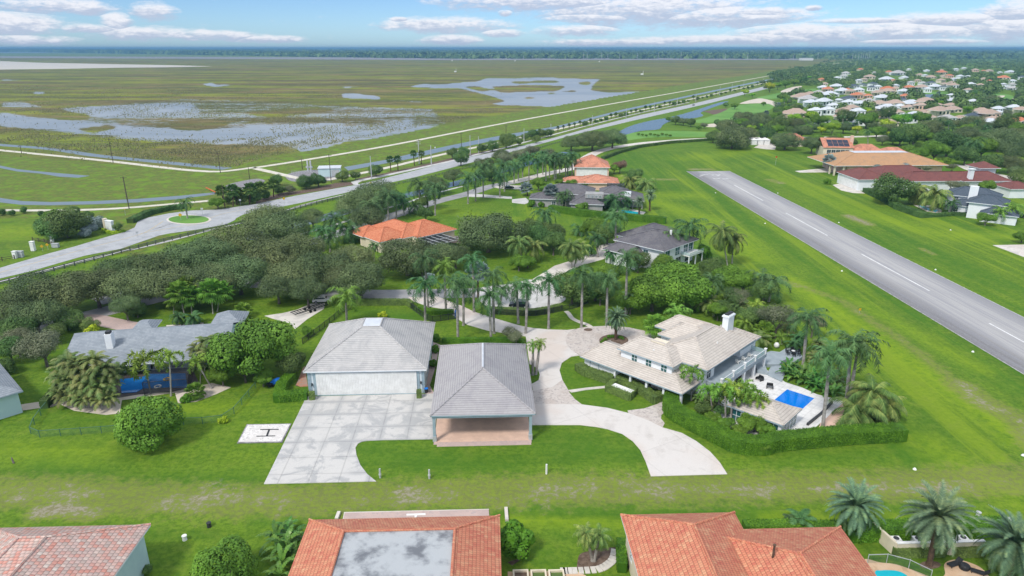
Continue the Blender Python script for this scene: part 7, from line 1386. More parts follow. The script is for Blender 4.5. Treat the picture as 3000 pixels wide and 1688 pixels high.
# ---------------------------------------------------------------- broadleaf trees
for a in (('mango','I',1410,20,300,'large round bright green tree standing on the lawn left of the helipad'),('green','E',2330,640,0,''),):
    if a[4]: tree(*a[:6],zs=.95,hc=3.6)
tree('green','E',2375,715,415,'big domed bright green tree between the grey roofed house and the closed hangar',zs=1.05,hc=5.4)
tree('green','E',2090,960,130,'small bright tree under the left side of the big domed tree',hc=2.4); tree('green','E',2300,900,170,'bright lower tree in front of the big domed tree',hc=3); tree('green','F',60,990,110,'small tree beside the blue tarpaulin',hc=1.8); tree('dark','F',330,850,150,'dark tree at the corner of the closed hangar and the bright hedge',hc=2.5)
tree('green','G',1480,210,0.1,'x') if False else None
for a in (('green','G',1330,190,270,'spreading bright green tree behind the villa, left part of the canopy',4.6),('green','G',1630,170,290,'spreading bright green tree behind the villa, in the middle of the canopy',4.8),('green','G',1480,60,290,'spreading bright green tree at the back of the canopy behind the villa',5),('green','G',1120,280,150,'lower green tree at the edge of the palm lawn',3),('green','G',2090,60,200,'green tree between the palms behind the villa chimney',4),
    ('dark','G',790,120,190,'dark tree beside the thin garden path',4),('dark','G',570,150,190,'olive tree between the cul de sac and the palm lawn',4),('grey','G',2120,230,140,'grey twiggy tree behind the villa roof',3.5),('grey','H',90,420,200,'old grey tree with bare limbs behind the villa deck',5),('grey','H',430,470,120,'thin grey tree behind the leaning royal palm',3.5),
    ('dark','G',2240,420,130,'dark shrub tree right of the villa chimney',2.5),('dark','G',1980,360,110,'low green tree directly behind the villa chimney',2.5),('green','L',-150,0,150,'dark leafy bush mass between the long hedge and the pool house',1.6),('green','L',-20,60,100,'leafy bush at the corner of the pool house',1.4),
    ('green','L',-330,-20,80,'x',1.2),('green','C',790,870,165,'round dense green tree in front of the tall hedge wall',4.5),('dark','C',900,920,140,'dark lower half of the round tree pair by the hedge wall',3.5),('dark','C',370,930,150,'dark tree in the thicket left of the pale curving drive',4),('dark','C',150,900,130,'dark tree at the left of the thicket by the long lawn',4),('green','C',150,1180,90,'green bush tree under the palms left of the pale curving drive',2),
    ('green','C',660,660,75,'rounded bush tree against the wall of the grey bungalow',2.2),('green','C',560,440,60,'green tree in front of the red roofed house, left',3),('green','C',680,450,45,'green tree in front of the red roofed house, middle',2.5),('green','C',250,440,80,'green tree left of the grey bungalow roof',3.5),('green','C',450,430,50,'round green tree at the left end of the red roof',2.5),
    ('russet','C',1020,275,75,'pinkish flowering tree right of the red hangar',4),('green','C',965,300,60,'green tree touching the pinkish flowering tree',3),('dark','C',1150,370,85,'dark bushy tree behind the palms at the end of the red roof',5),('green','C',1640,1320,0.1,'x',2),
    ('oak','B',2190,930,300,'broad dark oak dome on the lawn right of the orange tiled house',5.5),('oak','B',1420,1150,260,'dark oak in front of the orange tiled house',5),('oak','B',1720,1130,180,'dark oak in front of the screened patio cage',4.5),('oak','B',1350,1000,120,'x',3.5),('oak','B',1880,1120,150,'oak at the left foot of the broad dark dome',4),
    ('oak','B',1860,370,95,'oak beside the dark water left of the three tall palms',4.5),('oak','B',1700,450,110,'oak in the row between the fence and the long street, right part',4.5),('dark','B',1560,620,70,'dark tree behind the palms at the street',3.5),('dark','B',1600,720,80,'bushy tree at the right corner of the orange tiled roof',3.5),
    ('oak','B',1130,560,210,'dark oak over the long street behind the orange tiled house',5.5),('oak','B',950,640,180,'dark oak left of the street bend',5.5),('oak','B',1060,760,170,'dark oak in front of the street bend beside the pale trunked palm',5),('oak','B',530,760,120,'oak standing by the dark canal water in the left grove',5),
    ('oak','B',250,880,230,'wide oak at the left of the grove beyond the parked trailer',6),('oak','B',100,800,220,'tall oak at the back left of the grove near the fence',6),('oak','B',400,1080,230,'oak in the centre of the left grove',5.5),('oak','B',150,1150,240,'oak at the left end of the central grove',5.5),('oak','B',620,1250,240,'wide oak above the pale drive with the trailer',5.5),('oak','B',880,1180,220,'oak in front of the left roof corner of the orange tiled house',5.5),('oak','B',980,1350,230,'rounded oak above the bright single palm',5.5),('oak','B',350,1330,220,'oak above the trailer and the pale drive',5),
    ('oak','A',2200,1020,260,'tall oak beside the rail fence right of the roundabout',6),('oak','A',1950,1120,230,'oak below the rail fence, under the roundabout',6),('oak','A',1700,1180,230,'oak below the fence at the centre left',6),('oak','A',1430,1250,220,'olive oak along the fence, third from the left',6),('oak','A',1150,1290,210,'olive oak along the fence, second from the left',6),('oak','A',2250,1300,240,'oak overhanging the grey street gap',5.5),('oak','A',1950,1360,230,'oak behind the pale green fan palm clump',5.5),('oak','A',1600,1400,240,'oak in the left grove over the shaded street',5.5),
    ('oak','A',1250,1420,230,'broad oak at the left of the shaded street gap',5.5),('oak','E',900,130,240,'pale olive oak leaning over the pink paved drive',5.5),('oak','E',600,170,250,'wide dark oak behind the pink paved drive',6),('oak','E',300,180,250,'oak at the left edge near the fence end',6),('oak','E',50,330,230,'oak cut by the left edge of the picture',6),('oak','E',330,400,200,'dark oak at the left of the pink paved drive',5),('oak','E',1180,300,140,'small pale oak by the shaded shrubs on the neighbour lawn',4),('dark','E',640,440,150,'low dark tree beside the start of the pink paved drive',2.5),('dark','E',850,500,90,'dark bush by the yellow shrub behind the grey roof',1.5),
    ('grey','E',400,690,230,'pale grey green tree left of the long grey roof',4.5),('dark','E',60,560,170,'dark tree at the left edge above the side hangar',4),('dark','E',80,700,150,'dark tree behind the side hangar roof',3.5),('dark','E',50,880,110,'dark green bush at the corner of the side hangar',1.5),('dark','E',1290,360,110,'low dark shrub mass on the shaded neighbour lawn',1.6),
    ('oak','F',200,130,200,'lower oak at the left of the trailer drive',4.5),('oak','F',480,160,190,'low oak right over the trailer',4.5),('oak','F',-300,80,190,'oak above the neighbour lawn between the fan palms and trailer',5),('oak','F',850,60,200,'oak edge overhanging the end of the grey street',5),('grey','F',2400,560,85,'grey green small tree behind the open hangar ridge',2.0),('grey','G',40,600,90,'leafy shrub tree against the back of the open hangar',1.8),
    ('dark','A',620,830,200,'big wild tree in the field left of the silver shrubs',4.5),('dark','A',480,880,140,'wild dark tree at the left of the field clump',3.5),('dark','A',680,720,80,'wild tree at the back of the field clump',4),('dark','A',830,760,60,'small wild tree at the right back of the field clump',3),('green','A',500,770,120,'olive green wild tree in the field clump',4),('silverbush','A',900,820,110,'larger silver blue shrub right of the wild field trees',None),('silverbush','A',820,890,90,'smaller silver blue shrub in front of the larger one',None),
    ('green','A',2050,625,75,'big round bright green bush at the road above the roundabout',2.6),('dark','A',1110,850,45,'dark pointed shrub behind the entrance monument',2.2),('wild','A',215,700,45,'single shrub on the lower pale path at left',None),('wild','A',105,725,40,'low dark shrub at the far left of the pale path',None),('wild','A',10,720,45,'shrub at the left edge beside the pale path',None),('wild','A',390,730,35,'small shrub above the field clump',None),
    ('dark','B',470,430,95,'dense dark bush left of the pump house',3),('dark','B',585,410,85,'dense bush right in front of the pump house',3.2),('dark','B',810,370,70,'upright dark bush right of the pump house',3),('dark','B',940,370,50,'rounded dark bush beside the side path mouth',2.2),('dark','B',1130,325,75,'wide dark bush behind the thick pale pole',2.8),('wild','B',230,510,60,'grey brown shrub in the mulch strip above the road, left',None),('grey','B',310,500,60,'grey leafless shrub in the mulch strip above the road',1.8),('wild','B',80,560,60,'dark shrub at the left end of the mulch strip',None),('dark','B',190,410,60,'dark tree beside the grey rocks',3),
    ('dark','B',1850,150,60,'upright dark tree by the cycle path left of the tall pale pole',4),('dark','B',1960,140,60,'rounded dark tree at the tall pale pole',3),('dark','B',2130,110,55,'dark tree right of the two pale poles',3),('dark','B',2230,90,70,'wide dark tree beyond the two pale poles',3.2),('dark','B',2360,50,80,'dark tree group end by the straight road',4),('wild','A',2270,600,70,'greyish shrub under the sabal palms',None),('wild','A',2400,590,70,'greyish shrub at the right of the sabal palms',None),('wild','A',2160,600,50,'greyish shrub behind the sabal palms',None),
    ('dark','D',1180,660,200,'very dense dark tree in front of the maroon roofed hangar',6),('green','D',2060,935,85,'round green shrub tree at the right corner of the slate roofed house',2.6),('green','D',2400,1110,80,'round shrub at the right picture edge below the slate house',2.0),('green','D',2070,630,90,'tree between the maroon roof and the slate roof',4.5),('grey','D',1745,620,70,'grey leafed tree in front of the maroon roof, left of the chimney',4),('grey','D',1850,630,60,'grey leafed tree in front of the maroon roof at the chimney',4),('silverbush','D',1050,470,65,'silver grey bush between the tan and maroon roofs, left',4),('silverbush','D',1265,445,60,'silver grey bush between the tan and maroon roofs, right',4),('grey','D',1500,465,45,'small grey bush above the maroon roof',4),('grey','D',1740,450,50,'grey bush at the right end of the tan roof',4),
    ('oak','D',165,210,140,'spreading oak on the airfield edge in front of the brown roofed house',5),('oak','D',420,230,110,'upright oak beside the peach house',6),('oak','D',2350,490,80,'oak right of the white tower',5),('oak','C',2080,30,190,'big dark tree at the near end of the curving hedge line',5.5),('oak','C',950,20,140,'oak over the lane end beyond the red hangar, right one',6),('oak','C',760,40,150,'oak over the lane end beyond the red hangar, left one',6),('oak','C',560,60,110,'smaller oak left of the lane end oaks',5),
    ('grey','C',80,180,100,'greyish oak above the palm avenue, left',5),('grey','C',200,140,90,'greyish oak above the palm avenue, middle',5),('grey','C',330,170,90,'greyish oak above the palm avenue, right',5),('grey','B',2350,210,90,'greyish oak by the water left of the palm avenue',5),('oak','B',2200,330,90,'oak behind the tall palms by the dark water',4.5),
    ('bush','K',20,1120,175,'big dark round clipped shrub right of the red tiled hangar',2.0),('mango','I',2100,1380,320,'rounded leafy tree at the bottom edge left of the banana plants',2.6),('yellowbush','F',1195,395,42,'bright yellow shrub seen above the closed hangar roof',None),('yellowbush','E',860,540,60,'yellow green shrub behind the left end of the grey roof',None),('mango','F',480,545,55,'round shrub on the neighbour lawn beside the black fence',1.4),
    ('bush','F',1710,620,45,'x',None),('wild','I',1385,1385,55,'low dark shrub at the corner of the pink tiled house',.6),('bush','E',1750,1185,55,'small round bush in the sandy bed',.6),('yellowbush','E',2110,1385,45,'low orange brown plant on the lawn beside the chain fence',.4),('bush','C',185,640,40,'left clipped ball shrub at the grey bungalow',1.0),('bush','C',275,645,30,'right clipped ball shrub at the grey bungalow',.9),('bush','D',560,590,32,'dark box shrub on the lawn by the maroon hangar pad',1.0),('bush','C',1810,1095,75,'round shrub at the right end of the white modern house',1.8)):
    if a[5]=='x' or a[4]<1: continue
    big=a[0]=='oak' and a[4]>=170 and a[1] in 'ABE'
    tree(a[0],a[1],a[2],a[3],a[4]*(1.14 if big else 1.0),a[5],hc=a[6],zs=1.0)
for a in (('dark','N',1590,690,44,'dark tree under the tall palm in the thicket left of the curving drive',5),('dark','N',1545,662,30,'small dark tree at the top left of the thicket left of the curving drive',4),('dark','N',1622,712,36,'dark tree at the right side of the thicket left of the curving drive',4),('green','N',1520,770,34,'bushy green tree on the lawn left of the pale curving drive',2.5),
    ('oak','N',1235,770,52,'oak beside the grey street in front of the dark oak row',4.5),('green','N',2180,822,44,'dark green tree between the canopy and the runway grass',4),('dark','N',2240,850,38,'dark tree at the runway edge behind the villa',3.5),('green','N',2105,905,34,'green tree directly behind the villa chimney roof',3),('dark','N',2150,880,40,'dense dark tree in the planting behind the villa',3),
    ('dark','N',1760,850,44,'dark tree behind the palm lawn, left of the bright canopy',4),('green','N',1800,800,46,'green tree between the white modern house and the bright canopy',4.5),('dark','N',1870,765,40,'dark spreading tree at the foot of the white modern house, left',3.5),('green','N',1950,775,44,'green tree at the foot of the white modern house, right',3.5),('dark','N',2080,790,40,'dark tree at the right end of the row below the white modern house',3.5),
    ('dark','N',1350,465,26,'dark tree in the row along the avenue water, left',4),('oak','N',1420,480,30,'oak in the row along the avenue water, middle',4),('oak','N',1470,455,30,'oak in the row along the avenue water, right',4),('dark','N',1440,510,26,'dark tree behind the palms at the avenue street',3.5),('dark','N',1290,545,26,'dark tree at the far street behind the lawn palms',3.5),
    ('grey','E',150,620,150,'tangled grey green tree above the side hangar',4),('dark','E',520,560,110,'dark bushy tree between the pale tree and the pink drive',2.5),('dark','E',220,520,150,'dark rounded tree at the left of the shaded drive',4)):
    tree(a[0],a[1],a[2],a[3],a[4],a[5],hc=a[6])
for x,y,r,k,lab in ((2090,1225,26,'green','leafy bush behind the long hedge beside the villa corner column'),(2130,1240,28,'green','leafy bush behind the long hedge in the middle of the foxtail palms'),(2165,1262,26,'green','leafy bush between the long hedge and the pool house wall'),(2060,1200,24,'wild','low shrub at the foot of the villa porch corner'),(2110,1205,22,'wild','low shrub behind the foxtail palm trunks'),(2200,1290,26,'green','leafy bush against the front wall of the pool house'),(2235,1305,26,'green','leafy bush at the right front of the pool house')):
    tree(k,'N',x,y,r,lab,hc=1.3,cat='shrub')
# small plants in the round bed
for i,(x,y) in enumerate(((850,650),(915,655),(915,603),(945,600),(1015,605),(1040,615),(880,625))): tree('bush','G',x,y,20,'small low plant in the mulch bed round the date palm','small plants in the round mulch bed',hc=.35)
# shrubs and sabal palms along the far cycle path
for i in range(60):
    f=i/59; x=1560+(2400-1560)*f**.9; qx=(x-1465)*1.554; y=146+np.interp(qx,[120,300,500,740,1000,1200,1450],[402,363,314,261,203,158,100])/1.554
    k=RND.choice(['sabal','shrub','shrub','palm'])
    if k=='shrub': tree('wild','N',x,y-3*(1-f),RND.uniform(6,11)*(1-f*.6),'small dark shrub in the row beside the cycle path of the straight road','plants in the row beside the cycle path')
    else: palm('sabal','N',x,y+2,x+RND.uniform(-1,1),y-RND.uniform(10,16)*(1-f*.65),RND.uniform(5,8)*(1-f*.55),'small sabal palm in the row beside the cycle path of the straight road','plants in the row beside the cycle path')
for x,y,r,k,lab in ((800,320,24,'dark','dark tree at the left tip of the lake island clump'),(835,326,26,'oak','grey green tree in the middle of the lake island clump'),(870,330,24,'dark','dark tree at the right of the lake island clump'),(770,316,18,'green','small green tree at the lake edge'),(930,345,20,'grey','grey tree between the lake clump and the golf sand'),(990,335,20,'dark','dark tree before the golf green'),(1070,255,20,'green','round green tree on the golf bunker island'),(1028,250,14,'dark','small dark tree on the golf bunker island'),(905,355,14,'green','low green tree by the far lane'),
  (1230,166,26,'yellow','bright yellow green tree beside the far straight road'),(1265,160,22,'bright','bright green tree beside the far straight road'),(1300,155,24,'green','green tree in the bright row beside the far straight road'),(1340,148,22,'green','mid green tree in the bright row beside the far straight road'),(1380,140,22,'dark','dark tree closing the bright row beside the far straight road'),(1115,192,18,'yellow','small yellow green tree at the road edge above the golf sand'),(1150,205,14,'bright','small bright tree at the road edge above the golf sand'),(1200,245,14,'green','green bush tree by the golf sand'),(1280,215,20,'green','green tree behind the golf sand'),(1225,160,16,'bright','x')):
    if lab!='x': tree(k,'Q',x,y,r,lab)
for i in range(9): tree('green','Q',630+i*18,384+(i%3)*3,9,'small young tree in the row on the lawn before the far lane','young trees before the far lane')
for x,y,r in ((1240,1020,50),(1290,1010,40),(1450,985,45),(1500,980,38),(1560,975,40),(1390,1000,35),(1340,1040,40),(1470,1020,35)): tree('dark','V',x,y+30,r,'dark bushy tree in the clump where the canal meets the straight road','dark clump where canal and road meet',hc=2.8)
# more shrubs under the villa palms and behind
for i,(x,y) in enumerate(((1900,330),(2010,300),(2150,330),(2300,330),(2360,420),(1850,300),(2200,480),(2380,560),(2330,640),(1770,270))): palm(('light','fanlight','areca')[i%3],'G',x,y+75,x,y-15,115,'leafy low palm in the dense planting behind the villa','low palms in the planting behind the villa')
for i,(x,y) in enumerate(((480,700),(520,760),(650,900),(440,820),(600,980),(700,980),(640,1050),(300,640),(60,560),(180,560),(240,700),(120,640))): palm(('areca','pygmy','light')[i%3],'H',x,y+30,x,y-30,85,'leafy tropical undergrowth palm along the runway side of the villa garden','undergrowth palms on the runway side of the villa garden')
for i,(x,y) in enumerate(((1760,1180),(1830,1200),(1800,1250),(1930,1230),(1750,1120),(2050,1300))): palm('areca','G',x,y+30,x,y,70,'small arching palm at the foot of the foxtail palms','small palms at the foot of the foxtail palms')
# ---------------------------------------------------------------- the far suburb on the right
def box_house(x,y,w,wall,roof,label,hgt=3.6,dep=.75,rise=.5):
    px,py=PX('W',x,y); X,Y=G(px,py); d=proj(X,Y,0)[2]; W_=w/2.576/FOC*d*.92; D_=W_*dep; a=RND.uniform(-.5,.5)
    o=thing('suburban_house',label,'house',(X,Y,0),a,'suburban houses beyond the golf course'); m=MB(); m.box(-W_/2+.6,-D_/2+.6,0,W_/2-.6,D_/2-.6,hgt); m.build('wall',wall,o,uv=False)
    m=MB(); r=D_/2; m.hip(-W_/2,-D_/2,W_/2,D_/2,hgt,hgt+r*rise,r,r,r,r)
    if w>70: r2=D_*.32; m.hip(-W_/2-W_*.18,-D_*.75,-W_/2+W_*.35,D_*.1,hgt-.4,hgt-.4+r2*rise,r2*.9,r2*.9,r2,r2)
    m.build('roof',[roof,'trim_white'],o)
    for k in range(3): m=MB(); x0=-W_*.32+k*W_*.27; m.box(x0,-D_/2+.5,hgt*.3,x0+W_*.13,-D_/2+.6,hgt*.75); m.build('window','window_glass',o,uv=False)
SUB=[(1160,655,90,'w','g','pale grey'),(1290,655,80,'w','b','blue grey'),(1430,650,70,'w','b','blue grey'),(1105,720,130,'w','g','pale grey'),(1200,705,100,'w','g','pale grey'),(900,740,150,'c','t','tan'),(940,770,130,'w','g','pale grey'),(1250,755,110,'w','b','blue grey'),(1310,740,90,'p','o','orange'),(1240,685,60,'p','o','orange'),
 (1545,695,110,'c','t','tan'),(1540,690,100,'p','o','orange'),(1600,685,60,'c','t','tan'),(1705,665,80,'c','o','orange'),(1800,665,100,'w','t','tan'),(1900,670,90,'w','g','grey'),(2035,660,80,'w','t','tan'),(1410,590,80,'c','t','tan'),(1535,600,100,'w','g','pale grey'),(1620,560,110,'w','g','pale grey'),(1670,590,70,'w','g','pale blue'),(1555,545,60,'c','o','orange'),(1340,525,50,'c','o','orange'),(1230,555,70,'w','g','pale grey'),
 (1870,585,80,'c','t','tan'),(1950,555,80,'c','o','orange'),(1840,535,50,'w','g','pale grey'),(2060,530,40,'w','g','pale grey'),(2205,535,50,'p','t','tan'),(2310,535,60,'c','t','tan'),(2470,545,70,'w','g','pale grey'),(2420,590,90,'c','o','orange'),(2310,625,40,'c','o','orange'),(2170,640,70,'w','g','pale grey'),(1500,760,110,'w','g','white'),(1330,790,90,'w','g','pale grey'),(1400,775,110,'w','g','pale grey'),(1480,795,130,'c','t','tan'),(1600,790,140,'c','t','tan'),(1720,790,140,'c','g','pale grey'),(1830,770,130,'p','t','pinkish tan'),
 (1060,790,120,'w','g','grey'),(960,800,100,'w','g','pale grey'),(1790,825,90,'p','t','pinkish tan'),(2030,840,130,'c','t','tan'),(1925,865,150,'c','t','tan'),(1850,905,110,'c','t','pinkish tan'),(2250,850,120,'c','t','tan'),(2300,890,150,'p','t','pinkish tan'),(2185,890,120,'w','b','blue grey'),(2340,925,160,'c','t','tan'),(2530,930,130,'c','o','orange'),(2090,905,90,'c','t','tan'),(1220,860,170,'c','t','tan'),(1540,830,160,'c','g','pale grey'),(1000,865,100,'w','g','blue grey'),(850,870,190,'p','t','pinkish tan'),(820,900,110,'p','t','tan'),(1450,900,70,'p','o','orange'),(1520,885,90,'c','t','tan'),(1050,930,120,'w','b','grey'),(1190,895,100,'c','t','tan'),
 (1420,680,70,'w','b','blue grey'),(1360,645,60,'w','b','blue'),(1340,720,90,'c','t','tan'),(2150,700,70,'w','t','tan'),(960,715,80,'c','t','tan'),(2700,620,80,'c','o','orange'),(2700,860,140,'c','t','tan'),(2800,740,120,'w','g','grey')]
g2=random.Random(21)
while len(SUB)<150:
    if g2.random()<.55: x_,y_=g2.uniform(1020,2050),g2.uniform(570,930)
    else: x_,y_=g2.uniform(1250,2700),g2.uniform(505,960)
    w_=g2.uniform(70,110)*(.35+(y_-480)/520)
    if any(abs(x_-a[0])<(w_+a[2])*.34 and abs(y_-a[1])<14+w_*.12 for a in SUB) or (1690<x_<2010 and 700<y_<780) or (x_>2190 and 700<y_<800) or y_<560 and x_<1400 or x_<1020+(y_-570)*-.3: continue
    k_=g2.random(); SUB.append((x_,y_,w_,*[('w','g','pale grey'),('w','g','white'),('c','t','tan'),('c','t','pinkish tan'),('w','b','blue grey'),('p','o','orange')][0 if k_<.3 else 1 if k_<.5 else 2 if k_<.7 else 3 if k_<.84 else 4 if k_<.93 else 5]))
cnt={}
for x,y,w,wa,ro,cn in SUB:
    wall={'w':'white_wall','c':'cream_wall','p':'peach_wall'}[wa]; roof={'g':'flat_roof_sheet','b':'slate_blue_tile','t':'pink_tan_tile','o':'orange_barrel_tile'}[ro]
    if ro=='g' and RND.random()<.35: roof='pale_grey_tile'
    if cn=='white': roof='flat_roof_sheet'
    box_house(x,y+8,w,wall,roof,cn+' roofed house among the trees beyond the golf course',RND.choice([3.2,3.4,5.6]))
occ=[(PX('W',x,y),w/2.576*.5) for x,y,w,*_ in SUB]
def ok(px,py,rr):
    for (hx,hy),hw in occ:
        if abs(px-hx)<hw+rr*.5 and -hw*.15<py-hy<hw*.45+rr*.9: return False
    return True
def blocked(px,py):
    X,Y=G(px,py)
    for l in FREE:
        if inside1(px,py,l): return True
    return False
def inside1(x,y,pl):
    r=False
    for i in range(len(pl)):
        (x1,y1),(x2,y2)=pl[i],pl[(i+1)%len(pl)]
        if (y1>y)!=(y2>y) and x<(x2-x1)*(y-y1)/(y2-y1)+x1: r=not r
    return r
FREE=[[PX('W',*q) for q in l] for l in ([(80,925),(150,880),(400,790),(430,735),(560,725),(700,670),(850,640),(1060,660),(1000,700),(760,730),(720,810),(600,900),(300,940)],[(-500,880),(0,830),(600,640),(700,640),(560,740),(200,840),(120,900),(-200,960)],[(2200,705),(2480,710),(2600,800),(2400,800)],[(1680,700),(2010,690),(2000,770),(1850,765)],[(1020,975),(1450,985),(1700,1000),(1700,1010),(1450,1005),(1020,995)],[(1300,800),(1350,800),(1370,880),(1290,890)])]
FREE.append([(1700,420),(2090,395),(2600,395),(2600,425),(2250,420),(2200,450),(1700,460)]); FREE.append([(2250,430),(2750,430),(3100,560),(3100,700),(2250,520)])
kinds=[('dark',.24),('oak',.20),('green',.26),('bright',.10),('yellow',.08),('royal',.08),('silver',.02),('grey',.02)]
g=random.Random(5); put=[]
far={}
def region_ok(px,py):
    if px<2180+ (250-py)*2.6 and py<250: return False
    return inside1(px,py,[(2110,425),(2110,390),(2280,345),(2250,310),(2280,270),(2200,255),(2420,205),(3060,190),(3060,470),(2900,440),(2700,420),(2580,440)])
n=0
while n<330:
    py=g.uniform(215,440); px=g.uniform(2100,3050)
    if not region_ok(px,py) or blocked(px,py) or not ok(px,py,15): continue
    X,Y=G(px,py)
    mind=9.0 if Y<700 else 12
    if any((X-a)**2+(Y-b)**2<mind*mind for a,b in put): continue
    if g.random()>min(1,(py-150)/160): continue
    put.append((X,Y)); r=g.random(); acc=0
    for k,w in kinds:
        acc+=w
        if r<=acc: break
    d=proj(X,Y,0)[2]
    if k in('bright','yellow') and not (py>325 and px<2800) and g.random()<.7: k='dark'
    if k in ('royal','silver'): palm(k,'N',px,py,px,py-g.uniform(7,12)/d*FOC*.9,(2.6 if k=='silver' else 3.0)/d*FOC,('tall palm' if k=='royal' else 'silver fan palm')+' among the houses beyond the golf course',('palms' if k=='royal' else 'silver palms')+' of the far suburb')
    else:
        R0=BL[k][2]; s=g.uniform(.62,1.0); tree(k,'N',px,py-(BL[k][3]*s)/d*FOC,R0*s/d*FOC,{'dark':'dark green tree','oak':'grey green oak','green':'mid green tree','bright':'bright green tree','yellow':'yellow green tree','grey':'greyish tree'}[k]+' among the houses beyond the golf course',{'dark':'dark trees','oak':'oaks','green':'green trees','bright':'bright trees','yellow':'yellow green trees','grey':'grey trees'}[k]+' of the far suburb')
    n+=1
# nearer belt of trees right of the airfield
for x,y,r,k in ((2130,372,34,'oak'),(2180,345,30,'oak'),(2230,352,34,'oak'),(2290,360,28,'dark'),(2350,385,30,'oak'),(2400,352,26,'green'),(2440,372,24,'bright'),(2380,340,24,'yellow'),(2330,345,22,'bright'),(2480,345,30,'dark'),(2540,350,34,'green'),(2600,365,24,'yellow'),(2640,350,30,'bright'),(2570,385,26,'green'),(2680,395,40,'dark'),(2720,380,44,'oak'),(2780,420,50,'dark'),(2830,400,44,'oak'),(2880,430,46,'green'),(2930,410,50,'oak'),(2980,440,50,'oak'),(2740,440,44,'green'),(2690,450,30,'green'),(2830,455,36,'dark'),(2660,440,26,'green'),(2960,480,40,'oak'),(2900,480,36,'dark'),(2640,400,34,'dark'),(2600,330,24,'dark'),(2700,345,28,'green'),(2760,360,30,'oak'),(2850,360,34,'oak'),(2940,365,36,'dark'),(2990,380,36,'green'),(2250,395,28,'dark'),(2090,400,22,'dark'),(2180,395,36,'oak'),(2620,470,18,'yellow'),(2745,480,22,'yellow'),(2770,470,16,'green'),(2990,520,34,'dark'),(2900,500,20,'green')):
    tree(k,'N',x,y,r,{'dark':'dark dense tree','oak':'grey green oak','green':'mid green tree','bright':'bright green tree','yellow':'yellow green tree'}[k]+' in the belt behind the airfield houses',{'dark':'dark trees','oak':'oaks','green':'green trees','bright':'bright trees','yellow':'yellow green trees'}[k]+' of the belt behind the airfield houses')
# ---------------------------------------------------------------- woods to the horizon: one mass
def woodland(name,cells,seed,label,R0,n,leaf,mat='far_leaves'):
    g=np.random.default_rng(seed); C=[];N=[];val=[]
    for X,Y,r,h in cells:
        k=n; d=g.normal(size=(k,3)); d[:,2]=np.abs(d[:,2]); d/=np.linalg.norm(d,axis=1)[:,None]; p=np.stack([X+d[:,0]*r,Y+d[:,1]*r,h*.35+d[:,2]*h*.65],1); t=g.uniform(0,1)
        C.append(p); nn=d+g.normal(size=d.shape)*.4; N.append(nn/np.linalg.norm(nn,axis=1)[:,None]); val.append(np.clip(g.uniform(0,1,k)*.5+t*.5,0,1))
    C=np.concatenate(C);N=np.concatenate(N);val=np.concatenate(val); sz=np.repeat([c[2]*leaf for c in cells],n)
    global PR
    nn=len(C); a=PR.normal(size=(nn,3)); U=np.cross(N,a); U/=np.linalg.norm(U,axis=1)[:,None]+1e-9; W=np.cross(N,U); s=(sz*PR.uniform(.6,1.3,nn))[:,None]
    V=np.stack([C-U*s,C-W*s,C+U*s,C+W*s],1).reshape(-1,3); me=leaf_mesh(name,V,np.arange(4*nn).reshape(nn,4),val,mat); o=bpy.data.objects.new(name,me); COL.objects.link(o); o['kind']='stuff'; o['label']=label; o['category']='woodland'
cells=[]; g=random.Random(9)
while len(cells)<5200:
    t=g.random(); py=152+ (330-152)*t**1.6; px=g.uniform(2100,3300)
    if px<2180+max(0,(250-py))*2.6+(60 if py<200 else 0) or blocked(px,py) or not ok(px,py,9) or px-2280<(py-250)*1.2: continue
    X,Y=G(px,py)
    if Y<560 or any(False for _ in ()): continue
    r=g.uniform(4.5,7.5); cells.append((X,Y,r,r*g.uniform(1.0,1.5)))
woodland('suburban_woods',cells,1,'dense green tree canopy filling the gaps between the far houses, up to the horizon',1,70,.17)
cells=[]
while len(cells)<6500:
    px=g.uniform(-700,3500); py=145.2+27.8*g.random()**1.25
    if px<1500: py=min(py,150+20*max(0,min(1,(px-100)/1200))+g.uniform(0,3))
    X,Y=G(px,py); 
    r=g.uniform(18,42)*min(3.5,Y/5000+.5); cells.append((X,Y,r,g.uniform(13,22)))
woodland('distant_forest',cells,2,'blue green band of forest along the whole horizon',1,40,.30)
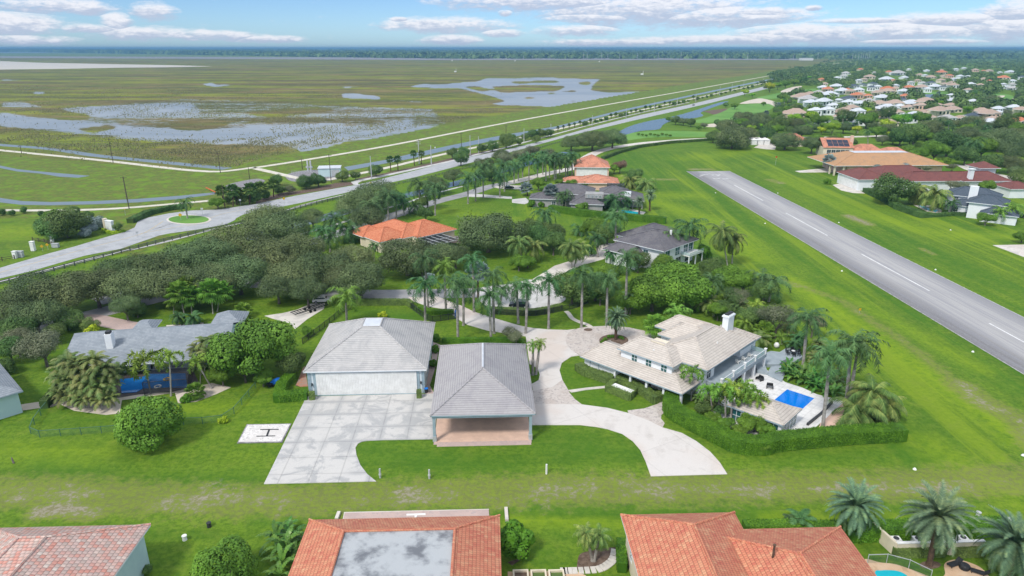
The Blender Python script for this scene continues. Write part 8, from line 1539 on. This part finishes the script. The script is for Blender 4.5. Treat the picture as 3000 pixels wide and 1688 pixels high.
# ---------------------------------------------------------------- reeds standing in and round the near pools
def reeds():
    g=np.random.default_rng(4); n=230000; px=g.uniform(-250,1500,n); py=250+310*g.uniform(0,1,n)**1.25
    edge=(500-(px-560)*.0)*1.0
    zones=[([PX('U',*q) for q in [(0,770),(900,790),(1450,745),(2000,760),(2576,790),(3100,830),(3300,900),(3000,960),(2300,940),(1500,900),(700,880),(0,840)]],.75),([PX('U',*q) for q in [(-600,960),(0,960),(500,1010),(1000,1040),(1600,1060),(2400,1010),(3200,960),(3600,1000),(3000,1110),(2000,1190),(1400,1230),(600,1140),(0,1060),(-600,1010)]],.9),
      ([PX('U',*q) for q in [(2000,930),(2576,890),(3300,900),(3500,960),(2900,1080),(2100,1060)]],.6),([PX('V',*q) for q in [(0,800),(760,830),(1500,820),(1700,810),(1500,900),(800,940),(300,1060),(-200,1082)]],.7),([PX('U',*q) for q in [(-600,640),(0,640),(2500,700),(2576,745),(1500,745),(800,760),(0,760)]],.6),
      ([PX('A',*q) for q in [(-300,20),(0,0),(1000,60),(1700,170),(2300,150),(2700,190),(2500,270),(2150,300),(1500,230),(800,150),(-300,30)]],.8)]
    pr=np.full(n,.05)
    for l,w in zones: pr=np.where(inpoly(px,py,l),w,pr)
    lim=inpoly(px,py,[(-260,455),(0,455),(560,498),(690,490),(780,462),(1040,408),(1500,322),(1500,240),(-260,240)])
    clump=np.sin(px*.021+py*.06)*np.sin(px*.009-py*.11+1)+.6*np.sin(px*.05+py*.23)
    keep=lim&(g.uniform(0,1,n)<pr*np.clip(.55+.5*clump,0,1)); px=px[keep];py=py[keep]; k=len(px)
    v=(844-py)/FOC; u=(px-1500)/FOC; dz=-math.sin(PITCH)+v*math.cos(PITCH); tt=-CAMH/dz; X=u*tt; Y=(math.cos(PITCH)+v*math.sin(PITCH))*tt
    w=g.uniform(.12,.45,k); h=g.uniform(.3,.9,k); a=g.uniform(0,3.14,k); c,s_=np.cos(a)*w,np.sin(a)*w; V=np.stack([np.stack([X-c,Y-s_,X*0],1),np.stack([X+c,Y+s_,X*0],1),np.stack([X+c*.5,Y+s_*.5,h],1),np.stack([X-c*.8,Y-s_*.8,h*.8],1)],1).reshape(-1,3)
    me=leaf_mesh('reeds',V,np.arange(4*k).reshape(k,4),g.uniform(0,1,k),'reed_blades'); o=bpy.data.objects.new('reeds',me); COL.objects.link(o); o['kind']='stuff'; o['label']='brown and olive reeds standing in the shallow marsh pools'; o['category']='reeds'
leafmat('reed_blades',(.19,.185,.085),(.25,.24,.12),(.28,.29,.10),.02,tint=0)
reeds()
# ---------------------------------------------------------------- air
m_=bpy.data.materials.new('haze'); m_.use_nodes=True; nt=m_.node_tree; nt.nodes.clear(); ou=nt.nodes.new('ShaderNodeOutputMaterial'); vo=nt.nodes.new('ShaderNodeVolumePrincipled'); nt.links.new(vo.outputs[0],ou.inputs['Volume'])
HAZE=1.1e-4
vo.inputs['Color'].default_value=(.22,.46,.70,1); vo.inputs['Density'].default_value=HAZE; vo.inputs['Anisotropy'].default_value=0.0
MATS['haze']=m_; m=MB(); m.box(-42000,-3500,-1.0,42000,61000,75); hz=m.build('haze','haze',uv=False); hz['kind']='stuff'; hz['label']='thin blue haze that fades the horizon'; hz['category']='haze'
# ---------------------------------------------------------------- number the look-alikes that stand close enough to be told apart
ORD=['','first','second','third','fourth','fifth','sixth','seventh','eighth','ninth','tenth','eleventh','twelfth','thirteenth','fourteenth','fifteenth','sixteenth','seventeenth','eighteenth','nineteenth','twentieth']
pxof={o.name:x for o,x in TREES}; by={}
for o in ALL: by.setdefault(o['label'],[]).append(o)
for lab,l in by.items():
    if 2<=len(l)<=20:
        l.sort(key=lambda o:pxof.get(o.name,proj(*o.location)[0]))
        for i,o in enumerate(l):
            t_=lab.replace(', leftmost','').split(); t_=t_[:12]; o['label']=' '.join(t_).rstrip(',')+', '+ORD[i+1]+' from left'
